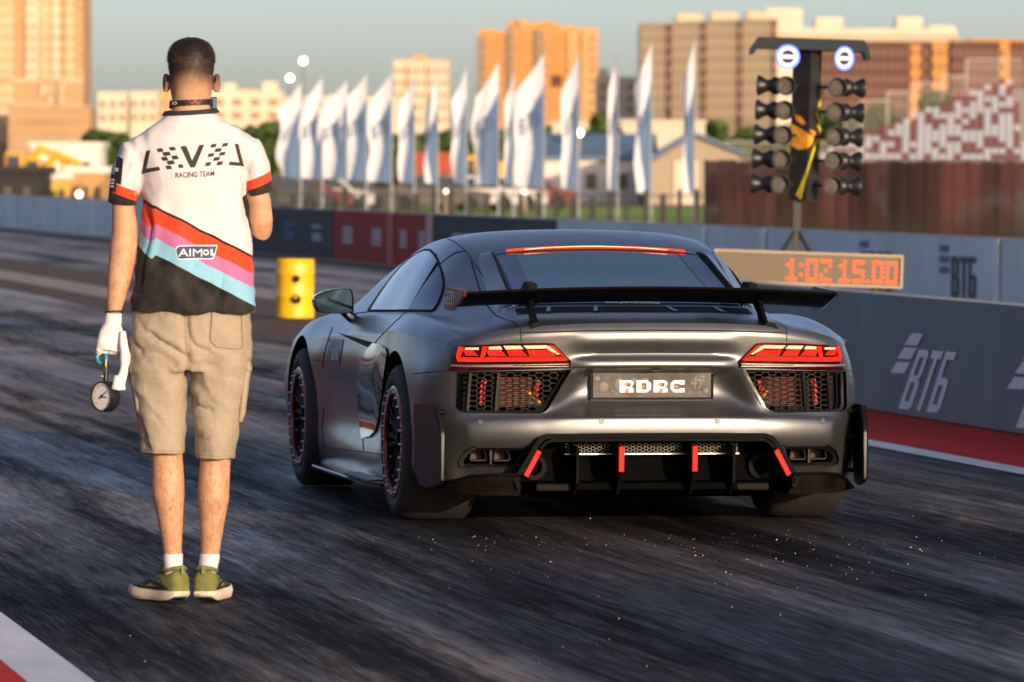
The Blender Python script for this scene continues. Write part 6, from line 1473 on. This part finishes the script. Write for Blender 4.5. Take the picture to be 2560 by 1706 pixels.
xl_ = [quad_(590, 994, 44, 27, 14), quad_(686, 982, 44, 27, 13), quad_(636, 1022, 54, 29, 14), quad_(626, 1060, 44, 29, 14), quad_(705, 1050, 46, 29, 14), quad_(668, 1089, 54, 29, 14), quad_(661, 1127, 40, 28, 12), quad_(755, 1116, 36, 28, 12)]
xr2 = [quad_(1016, 957, 42, 28, -10), quad_(1106, 949, 42, 28, -10), quad_(1048, 991, 50, 28, -8), quad_(994, 1030, 46, 28, -9), quad_(1082, 1019, 46, 28, -9), quad_(1036, 1059, 48, 29, -8), quad_(974, 1099, 42, 30, -9), quad_(1063, 1092, 44, 30, -9)]
on_tee('team_letter', xl_, z5, M_INK); on_tee('team_letter', xr2, z5, M_INK)
vs, ps = fit_text('RACING TEAM', 738, 1040, 1212, 1170, 0, .016)
decal('team_lettering', [z5(x, y + (890 - x) * .055) for x, y in vs], ps, mray, TB, .0016, M_INK, tee, .02)
# badge with white border
M_BADGE = mat('badge_navy', (.018, .040, .13), .6); M_BADW = mat('badge_white', (.78, .76, .76), .6)
rb = [(752, 497), (765, 489), (900, 486), (1066, 484), (1052, 545), (1034, 590), (1022, 597), (900, 596), (772, 603), (758, 597), (747, 560), (741, 515)]
on_tee('badge', [rb], z6, M_BADW, .0018); cx_, cy_ = 900, 543
on_tee('badge', [[(cx_ + (x - cx_) * .955, cy_ + (y - cy_) * .84) for x, y in rb]], z6, M_BADGE, .0028)
vs, ps = fit_text('AIM', 764, 948, 575, 516, 0, .0); decal('badge_lettering', [z6(*v) for v in vs], ps, mray, TB, .0038, M_BADW, tee, .012)
vs, ps = fit_text('OIL'[:1], 954, 1000, 566, 520, 0, .05); decal('badge_lettering', [z6(*v) for v in vs], ps, mray, TB, .0038, M_BADW, tee, .012)
on_tee('badge_lettering', [rc(1012, 1026, 518, 566), rc(1026, 1042, 552, 566)], z6, M_BADW, .0038)
on_tee('badge_line', [rc(950, 1004, 538, 543)], z6, M_BADGE, .0046)
# sleeve patches
def sray(x, z): return Vector((x, -1.0, z)), Vector((0, 1, 0))
on_tee('sleeve_patch', [[(283, 1052), (334, 1072), (316, 1276), (262, 1255)]], z5, mat('patch_navy', (.010, .013, .022), .6), .002)
on_tee('sleeve_patch', [[(243, 1190), (294, 1202), (275, 1333), (226, 1325)]], z5, M_INK, .003)
for k in range(3): on_tee('patch_bar', [[(240 - 3 * k, 1232 + 26 * k), (266 - 3 * k, 1228 + 26 * k), (272 - 3 * k, 1243 + 26 * k), (238 - 3 * k, 1246 + 26 * k)]], z5, M_BADW, .004)
vs, ps = fit_text('tz', 270, 298, 1170, 1140, 0, .03); decal('patch_lettering', [z5(*v) for v in vs], ps, mray, TB, .003, M_BADW, tee, .01)
# collar and lanyard
b = MB(); n = 40; rg = []
for i in range(n + 1):
    a = 2 * pi * i / n; c = Vector((-.002 + .090 * cos(a), .004 + .077 * sin(a), 1.690 + .006 * cos(a) + .003 * sin(a))); o = Vector((cos(a), sin(a), .25)).normalized(); u_ = Vector((-cos(a) * .5, -sin(a) * .5, 1)).normalized()
    rg.append([c + o * .004 + u_ * .009, c + o * .006, c + o * .006 - u_ * .009, c - o * .004 - u_ * .008, c - o * .004 + u_ * .009])
b.rings(rg, False, False); b.build('collar', M_INK, tee, True, 60)
b = MB(); rg = []
def lan(a): return Vector((-.001 + (.073 + .004 * max(0, sin(a))) * cos(a), .004 + .070 * sin(a), 1.7225 + .012 * cos(a) * .3 - .02 * max(0, sin(a))))
for i in range(n + 1):
    a = 2 * pi * i / n; c = lan(a); o = Vector((cos(a), sin(a), 0)); rg.append([c + o * .001 + Vector((0, 0, .010)), c + o * .0025 + Vector((0, 0, -.010)), c - o * .001 + Vector((0, 0, -.010)), c - o * .001 + Vector((0, 0, .010))])
b.rings(rg, False, False); ly = b.build('lanyard', mat('lanyard_black', (.014, .010, .010), .6), man, True, 40)
b = MB()
for k, (a0, a1, z0, z1) in enumerate([(4.60, 4.75, .009, -.008), (4.75, 4.92, -.008, .009), (4.92, 5.06, .009, -.008), (4.82, 4.96, .009, -.006), (5.06, 5.2, -.008, .008)]):
    p0, p1 = lan(a0) * 1, lan(a1) * 1; e = 1.0
    o0, o1 = Vector((cos(a0), sin(a0), 0)) * .004, Vector((cos(a1), sin(a1), 0)) * .004
    b.vf([p0 + o0 + Vector((0, 0, z0)), p0 + o0 + Vector((0, 0, z0 + .003)), p1 + o1 + Vector((0, 0, z1 + .003)), p1 + o1 + Vector((0, 0, z1))], [(0, 1, 2, 3)])
b.build('lanyard_print', mat('print_red', (.6, .02, .02), .5), ly)
vs, ps = fit_text('RO', 3.70, 4.02, -.006, .006, 0, .02); flat(vs, ps, lambda a, z: lan(a) + Vector((cos(a), sin(a), 0)) * .0035 + Vector((0, 0, z))).build('lanyard_lettering', M_BADW, ly)

# -- shorts
b = MB()
zloft(b, dense([(.80, -.212, .208, -.125, .12), (.85, -.213, .210, -.142, .12), (.90, -.212, .210, -.150, .12), (.95, -.207, .209, -.146, .12), (1.00, -.198, .207, -.128, .118), (1.05, -.190, .20, -.112, .112)], 16), 44, 2.3)
Lg = dense([(.515, Xm(350), Xm(461), -.098, .088), (.58, Xm(347), Xm(462), -.103, .093), (.68, Xm(333), Xm(464), -.112, .103), (.78, Xm(322), Xm(467), -.124, .115), (.86, Xm(321), Xm(480), -.135, .118)], 16)
Rg2 = dense([(.497, Xm(488), Xm(587), -.096, .090), (.58, Xm(484), Xm(594), -.103, .095), (.68, Xm(477), Xm(604), -.112, .103), (.78, Xm(473), Xm(620), -.124, .115), (.86, Xm(466), Xm(625), -.135, .118)], 16)
zloft(b, Lg, 36, 2.2); zloft(b, Rg2, 36, 2.2)
me = remesh(b, .0055, 2); me.update(); nrm = [v.normal.copy() for v in me.vertices]
def z7(x, y): return (Xm(200 + .4464 * x), Zm(860 + .4464 * y))
SCR = [([z6(815, 1020), z6(820, 1180), z6(835, 1330), z6(830, 1500)], .010, .012, 0), ([z6(830, 1050), z6(860, 1200), z6(900, 1260), z6(1000, 1310)], .007, .010, 1), ([z6(550, 1170), z6(640, 1230), z6(760, 1300), z6(835, 1360)], .008, .009, 1), ([z6(400, 1040), z6(395, 1150), z6(430, 1260), z6(470, 1310)], .006, .010, 1), ([z6(440, 1060), z6(500, 1150), z6(580, 1230)], .004, .010, 0),
       ([z6(1050, 1280), z6(1180, 1310), z6(1300, 1320)], .003, .012, 0), ([z6(480, 1440), z6(600, 1400)], .003, .014, 0), ([z7(600, 170), z7(650, 220), z7(700, 260)], .004, .012, 0), ([z7(620, 310), z7(660, 340), z7(720, 370)], .005, .010, 1), ([z7(640, 520), z7(720, 540), z7(790, 540)], .004, .012, 0), ([z7(350, 540), z7(380, 590)], .008, .012, 0), ([z7(420, 400), z7(470, 480), z7(540, 540)], .003, .014, 0), ([z7(830, 400), z7(790, 460), z7(760, 560)], .003, .014, 0), ([z7(330, 430), z7(360, 520), z7(352, 600)], .008, .010, 0), ([z7(450, 60), z7(520, 110)], .003, .014, 0), ([z7(620, 110), z7(760, 125)], .003, .012, 0), ([z7(780, 170), z7(900, 200)], .003, .012, 0)]
for v, nn in zip(me.vertices, nrm):
    p = v.co.copy(); d = .0052 * noise.noise(Vector((p.x * 11, p.y * 9, p.z * 8))) + .0030 * (1 - 4 * abs(noise.noise(Vector((p.x * 12 + p.z * 7, p.y * 8, p.z * 10))))) + .0022 * noise.noise(Vector((p.x * 24, p.y * 18, p.z * 30))) + .0012 * noise.noise(Vector((p.x * 60, p.y * 50, p.z * 40)))
    if p.y < .04:
        for path, A_, w, one in SCR:
            ds, sd = segdist((p.x, p.z), path)
            if ds < 3.2 * w:
                d -= A_ * math.exp(-(ds / w) ** 2)
                if one: d += .6 * A_ * sd * math.exp(-(ds / (2 * w)) ** 2)
    v.co = p + nn * d
me.update()
M_SHO = mat('shorts_linen'); t = NT(M_SHO); p = t.obj(); a = t.noise(p, (480, 480, 30), 1, 3, .6); b_ = t.noise(p, (30, 30, 480), 1, 3, .6); n = t.noise(p, (1, 1, 1), 9, 5, .6)
f = t.math('ADD', t.math('MULTIPLY', t.math('ADD', a, b_), .38), t.math('MULTIPLY', n, .24))
t.set(Base_Color=t.ramp(f, [(.34, (.29, .235, .16)), (.66, (.43, .36, .265))]), Roughness=.9, Specular_IOR_Level=.15); t.bump(t.math('ADD', a, b_), .25, .003)
sho = link_mesh('shorts', me, M_SHO, man, True, 180); SB = bvh_of(me)
M_STI = mat('shorts_stitch', (.26, .185, .115), .9)
def on_sho(name, polys, m, off=.002, maxlen=.012, thick=0): vs, ps = polys2d(polys); return decal(name, vs, ps, mray, SB, off, m, sho, maxlen, thick)
pk_ = [z6(1030, 1000), z6(1250, 1005), z6(1262, 1270), z6(1240, 1292), z6(1060, 1278), z6(1012, 1230)]
on_sho('back_pocket', [pk_], M_SHO, .0035)
on_sho('stitching', strip2d(pk_[1:] + [pk_[0]], .0028), M_STI, .0045)
on_sho('stitching', strip2d([(x_ * .96 + .0042, z_ * .994 + .0058) for x_, z_ in pk_[1:]], .0016), M_STI, .0048)
on_sho('pocket_flap', [[z6(1085, 990), z6(1240, 985), z6(1200, 1030), z6(1165, 1050), z6(1135, 1030)]], M_SHO, .006)
on_sho('seam', strip2d([z6(812, 1010), z6(818, 1150), z6(828, 1330)], .003), M_STI, .002)
for hz, xa, xc in ((.528, 352, 460), (.511, 489, 586)): on_sho('hem', strip2d([(Xm(xa), hz), (Xm((xa + xc) / 2), hz - .001), (Xm(xc), hz - .002)], .0022), M_STI, .002)
for s, u, z0, z1 in ((-1, 331, .64, .845), (1, 617, .625, .85)):
    b = MB(); x = Xm(u) - s * .011; zloft(b, [(z0, x - .010 - s * .016, x + .010 - s * .016, -.055, .055), (z0 + .03, x - .014 - s * .009, x + .014 - s * .009, -.065, .065), (z1 - .06, x - .016 + s * .004, x + .016 + s * .004, -.065, .065), (z1 - .02, x - .012 + s * .004, x + .012 + s * .004, -.062, .062)], 20, 3); pc = b.build('cargo_pocket', M_SHO, sho, True, 60)
    b = MB(); zloft(b, [(z1 - .048, x - .014 + s * .012, x + .014 + s * .012, -.068, .068), (z1 - .03, x - .017 + s * .009, x + .017 + s * .009, -.07, .07), (z1 - .002, x - .012, x + .012, -.066, .066)], 20, 3); b.build('pocket_flap', M_SHO, pc, True, 60)

# -- socks and shoes
M_SOCK = mat('white_sock', (.74, .72, .72), .9, bump=.3, bscale=200); M_OLIVE = mat('olive_mesh', (.19, .185, .045), .8, var=.2, vscale=(40, 40, 40), bump=.5, bscale=420); M_SOLE = mat('cream_sole', (.66, .55, .40), .7, var=.15, vscale=(20, 20, 30)); M_SOLED = mat('dark_sole', (.04, .035, .03), .8); M_SBLK = mat('shoe_black', (.018, .018, .02), .6)
def shoe(u, ang, side):
    ox, oy = Xm(u), -.035; Rm = rotz(ang)
    T = lambda x, y, z: Vector((ox, oy, 0)) + Rm @ Vector((x, y, z))
    sk_ = MB(); loft(sk_, [(T(0, .058, .05), .028, .038), (T(0, .056, .10), .031, .036), (Vector((Xm(432 if side < 0 else 524), .012, .15)), .0345, .040), (Vector((Xm(432 if side < 0 else 524), .012, .166)), .0345, .040)], 18); sk_.build('sock', M_SOCK, man, True, 60)
    b = MB(); rg = []   # sole: outline rings stacked, flared, rocker at heel and toe
    out = [(0, 0), (.030, .004), (.040, .03), (.040, .09), (.036, .14), (.043, .20), (.047, .235), (.040, .275), (.022, .298), (0, .303), (-.024, .296), (-.042, .27), (-.048, .23), (-.042, .19), (-.035, .14), (-.038, .09), (-.039, .03), (-.030, .004)]
    def level(z, k, rock): return [T(x * k, .15 + (y - .15) * (1 + (k - 1) * .5), z + rock * (smooth01(.05, 0, y) * .018 + smooth01(.22, .30, y) * .014)) for x, y in out]
    b.rings([level(.001, .90, 1), level(.004, 1.0, 1), level(.016, 1.06, .7), level(.026, 1.07, .4), level(.036, 1.02, .3), level(.043, .96, .3)]); so_ = b.build('shoe', M_SOLE, man, True, 60)
    b = MB(); b.rings([level(.0002, .86, .9), level(.0022, .9, .98)]); b.build('outsole', M_SOLED, so_)
    b = MB(); rg = []
    for y, hw, h in [(-.004, .020, .082), (.002, .031, .100), (.014, .038, .112), (.04, .041, .110), (.065, .041, .103), (.09, .040, .100), (.12, .038, .094), (.16, .040, .080), (.20, .043, .066), (.24, .042, .056), (.275, .033, .048), (.296, .016, .044)]:
        top = []
        for k in range(17):
            a = pi * k / 16; top.append(T(-hw * math.copysign(abs(cos(a)) ** .7, cos(a)), y, .040 + (h - .040) * sin(a) ** .6))
        rg.append(top)
    b.rings(rg, True, True, False); up = b.build('upper', M_OLIVE, so_, True, 60)
    # collar opening, tongue, heel tab, overlays, laces
    b = MB(); b.tube([T(.033 * cos(a), .052 + .046 * sin(a), .108 + .012 * abs(sin(a)) * (1 if sin(a) < 0 else .6)) for a in [2 * pi * i / 20 for i in range(21)]], .008, 8); b.build('ankle_collar', M_OLIVE, so_, True)
    b = MB(); b.box(T(0, -.001, .112), (.014, .007, .034), rot=Rm, bev=.002); b.build('heel_tab', mat('tab_green', (.17, .20, .06), .7), so_)
    b = MB(); loft(b, [(T(0, .115, .085), .020, .006), (T(0, .10, .115), .022, .007), (T(0, .085, .145), .020, .006), (T(0, .080, .160), .012, .004)], 12); b.build('tongue', M_OLIVE, so_, True)
    ub = bvh_of(up.data)
    for s in (-1, 1):
        ray = lambda y, z: (T(s * .2, y, z), Rm @ Vector((-s, 0, 0)))
        decal('overlay', *polys2d(strip2d([(.05, .055), (.10, .060), (.15, .068), (.19, .062)], .010) + strip2d([(.12, .085), (.155, .062), (.18, .050)], .008) + strip2d([(.16, .072), (.19, .058), (.21, .048)], .008) + strip2d([(.03, .048), (.12, .046), (.20, .046), (.27, .046)], .008)), ray, ub, .0015, M_SBLK, so_, .012)
        decal('overlay', *polys2d([[(.060, .066), (.085, .082), (.108, .074), (.085, .064)]]), ray, ub, .0025, M_SBLK, so_, .012)
        decal('overlay', *polys2d([[(.072, .068), (.085, .076), (.097, .072), (.085, .067)]]), ray, ub, .0035, mat('mint_print', (.10, .38, .24), .6), so_, .012)
    for k in range(4): b = MB(); yy = .115 + .025 * k; b.tube([T(-.022, yy, .085 - .008 * k), T(0, yy + .006, .102 - .011 * k), T(.022, yy, .085 - .008 * k)], .0028, 6); b.build('lace', M_SBLK, so_, True)
shoe(456, radians(34), -1); shoe(508, radians(-13), 1)

# -- left glove, closed round the gauge valve
b = MB()
loft(b, [((-.264, .032, 1.000), .029, .032), ((-.266, .034, .985), .030, .031), ((-.268, .037, .960), .031, .026), ((-.274, .041, .925), .041, .023), ((-.280, .045, .893), .043, .021), ((-.283, .050, .872), .040, .019)], 20)
for i, x in enumerate((-.316, -.296, -.275, -.255)):
    l = (.92, 1.0, .97, .82)[3 - i]; zk = .876 + (.006 if i in (1, 2) else 0)
    loft(b, [((x + .004, .044, zk), .0118, .0118), ((x, .058, zk - .018 * l), .0115, .0115), ((x, .084, zk - .020 * l), .011, .011), ((x + .003, .098, zk - .002), .0105, .0105), ((x + .004, .086, zk + .014), .0095, .0095), ((x + .004, .074, zk + .014), .007, .007)], 12)
loft(b, [((-.247, .046, .945), .013, .013), ((-.240, .064, .918), .013, .012), ((-.250, .086, .890), .0125, .012), ((-.268, .098, .876), .011, .011), ((-.278, .102, .872), .007, .007)], 12)
me = remesh(b, .0038, 3); me.update()
for v in me.vertices: v.co += v.normal * .0016 * noise.noise(v.co * 55) + Vector((0, -.07, 0))
M_GLV = mat('white_glove', (.80, .77, .74), .85, bump=.35, bscale=260, var=.06, vscale=(20, 20, 20))
glv = link_mesh('glove', me, M_GLV, man, True, 180)
b = MB(); b.lathe((-.264, -.038, 1.001), (-.05, .1, 1), [(-.004, .0305), (.0, .0315), (.004, .0305), (.004, .024)], 24); b.build('glove_edging', M_INK, glv, True)

# -- things in his hands
base = (-.297, .05, Zm(1038)); pg = manthing('pressure_gauge', (base[0], base[1] - .07, base[2]), 'round dial pressure gauge hanging from the man\'s gloved left hand', 'pressure gauge')
def G0(x, y, z): return Vector((x, y, z)) - Vector(base)
M_TEAL = mat('teal_hose', (.02, .20, .28), .4, coat=.3); M_BRASS = mat('brass', (.60, .38, .12), .3, .9); M_GBK = mat('gauge_black', (.014, .014, .015), .35)
th = radians(44); nv = Vector((-sin(th), -cos(th), .03)).normalized(); dc = Vector((-.292, .05, Zm(994))); Rd = .0535
b = MB(); b.lathe(G0(*dc) - nv * .018, nv, [(-.006, .001), (-.006, Rd * .9), (0, Rd), (.034, Rd), (.040, Rd * .97), (.040, Rd * .90), (.033, Rd * .88), (.033, .001)], 48); b.build('case', M_GBK, pg, True, 40)
M_DIAL = mat('dial_face', (.74, .70, .66), .5); e1 = nv.cross(Vector((0, 0, 1))).normalized() * -1; e2 = e1.cross(nv).normalized() * -1
if e2.z < 0: e2 = -e2
if e1.x < 0: e1 = -e1
fc = G0(*dc) + nv * .0155
def DP(x, y, o=.0006): return fc + e1 * x * Rd + e2 * y * Rd + nv * o
b = MB(); b.vf([DP(.88 * cos(a), .88 * sin(a), 0) for a in [2 * pi * i / 40 for i in range(40)]], [tuple(range(40))]); dl = b.build('dial', M_DIAL, pg)
for k in range(41):
    a = radians(225 - 270 * k / 40); r0_, r1_ = (.62 if k % 5 == 0 else .70), .78; w = .018 if k % 5 == 0 else .009; d = Vector((cos(a), sin(a))); n_ = Vector((-d.y, d.x)) * w
    b = MB(); b.quad(DP(*(d * r0_ + n_)), DP(*(d * r1_ + n_)), DP(*(d * r1_ - n_)), DP(*(d * r0_ - n_))); b.build('tick', M_GBK, dl)
b = MB(); d = Vector((cos(radians(38)), sin(radians(38)))); n_ = Vector((-d.y, d.x)); b.quad(DP(*(d * -.25 + n_ * .05), .003), DP(*(d * .72 + n_ * .012), .003), DP(*(d * .72 - n_ * .012), .003), DP(*(d * -.25 - n_ * .05), .003)); b.build('needle', M_GBK, dl)
b = MB(); b.lathe(fc + nv * .003, nv, [(0, .006), (.002, .004), (.0022, .0005)], 14); b.build('needle_hub', M_GBK, dl, True)
b = MB(); b.quad(DP(-.05, -.02), DP(.40, -.02), DP(.40, -.09), DP(-.05, -.09)); b.build('dial_print', M_GBK, dl)
ax_ = -.291
b = MB(); b.cyl(G0(ax_, .05, dc.z + Rd - .004), G0(ax_, .05, Zm(925)), .0088, n=12); b.box(G0(ax_, .05, Zm(928)), (.015, .015, .012)); b.build('connector', M_GBK, pg, True)
b = MB(); b.cyl(G0(ax_ - .007, .05, Zm(944)), G0(ax_ - .016, .05, Zm(944)), .004, n=10); b.build('bleed_valve', M_ALU, pg, True)
b = MB(); b.lathe(G0(ax_, .05, Zm(926)), (0, 0, 1), [(0, .0045), (.008, .0062), (.016, .0062), (.017, .0045), (.030, .0045), (.032, .001)], 14); b.build('fitting', M_BRASS, pg, True)
b = MB(); b.tube([G0(ax_, .052, Zm(906)), G0(ax_ + .002, .055, Zm(895)), G0(ax_ - .004, .058, Zm(886)), G0(-.312, .062, Zm(886)), G0(-.322, .060, Zm(896)), G0(-.318, .056, Zm(908)), G0(-.306, .054, Zm(913))], .0075, 10); b.build('hose', M_TEAL, pg, True)
base = (Xm(312), -.055, Zm(985)); hg = manthing('spare_glove', base, 'empty white glove dangling beside the man\'s left thigh', 'glove')
b = MB(); pts = [(z6(332, 1162), .010, .008), (z6(334, 1195), .0125, .010), (z6(338, 1260), .0155, .012), (z6(348, 1330), .0170, .013), (z6(350, 1400), .0150, .012), (z6(342, 1470), .0145, .012), (z6(322, 1540), .018, .012), (z7(222, 190), .020, .013), (z7(215, 235), .023, .014), (z7(214, 262), .026, .016)]
loft(b, [(G0(p[0], -.055, p[1]), a, c) for p, a, c in pts], 18)
loft(b, [(G0(Xm(200 + .3188 * 352), -.05, z6(0, 1300)[1]), .012, .010), (G0(Xm(200 + .3188 * 375), -.048, z6(0, 1360)[1]), .011, .009), (G0(Xm(200 + .3188 * 372), -.046, z6(0, 1430)[1]), .007, .006)], 12)
me = remesh(b, .0038, 3); me.update()
for v in me.vertices: v.co += v.normal * .0022 * noise.noise(v.co * 45)
tag(hg, None); link_mesh('glove_shell', me, M_GLV, hg, True, 180)
base = (.052, .372, 1.60); ph = manthing('phone', base, 'dark smartphone held up in front of the man\'s face, bluish screen', 'phone')
b = MB(); b.box((0, 0, .068), (.076, .008, .160), bev=.0035); b.build('case', M_GBL, ph, True, 40)
b = MB(); b.box((0, -.0046, .068), (.070, .0012, .152)); sc_ = b.build('screen', mat('phone_screen', (.02, .05, .08), .1, emit=(.05, .17, .24), estr=.5), ph)
for x in (.020, .027): b = MB(); b.lathe((x, -.0056, .128), (0, -1, 0), [(0, .0032), (.0004, .0030), (.0004, .0020)], 14); b.build('icon', M_GBL, sc_)
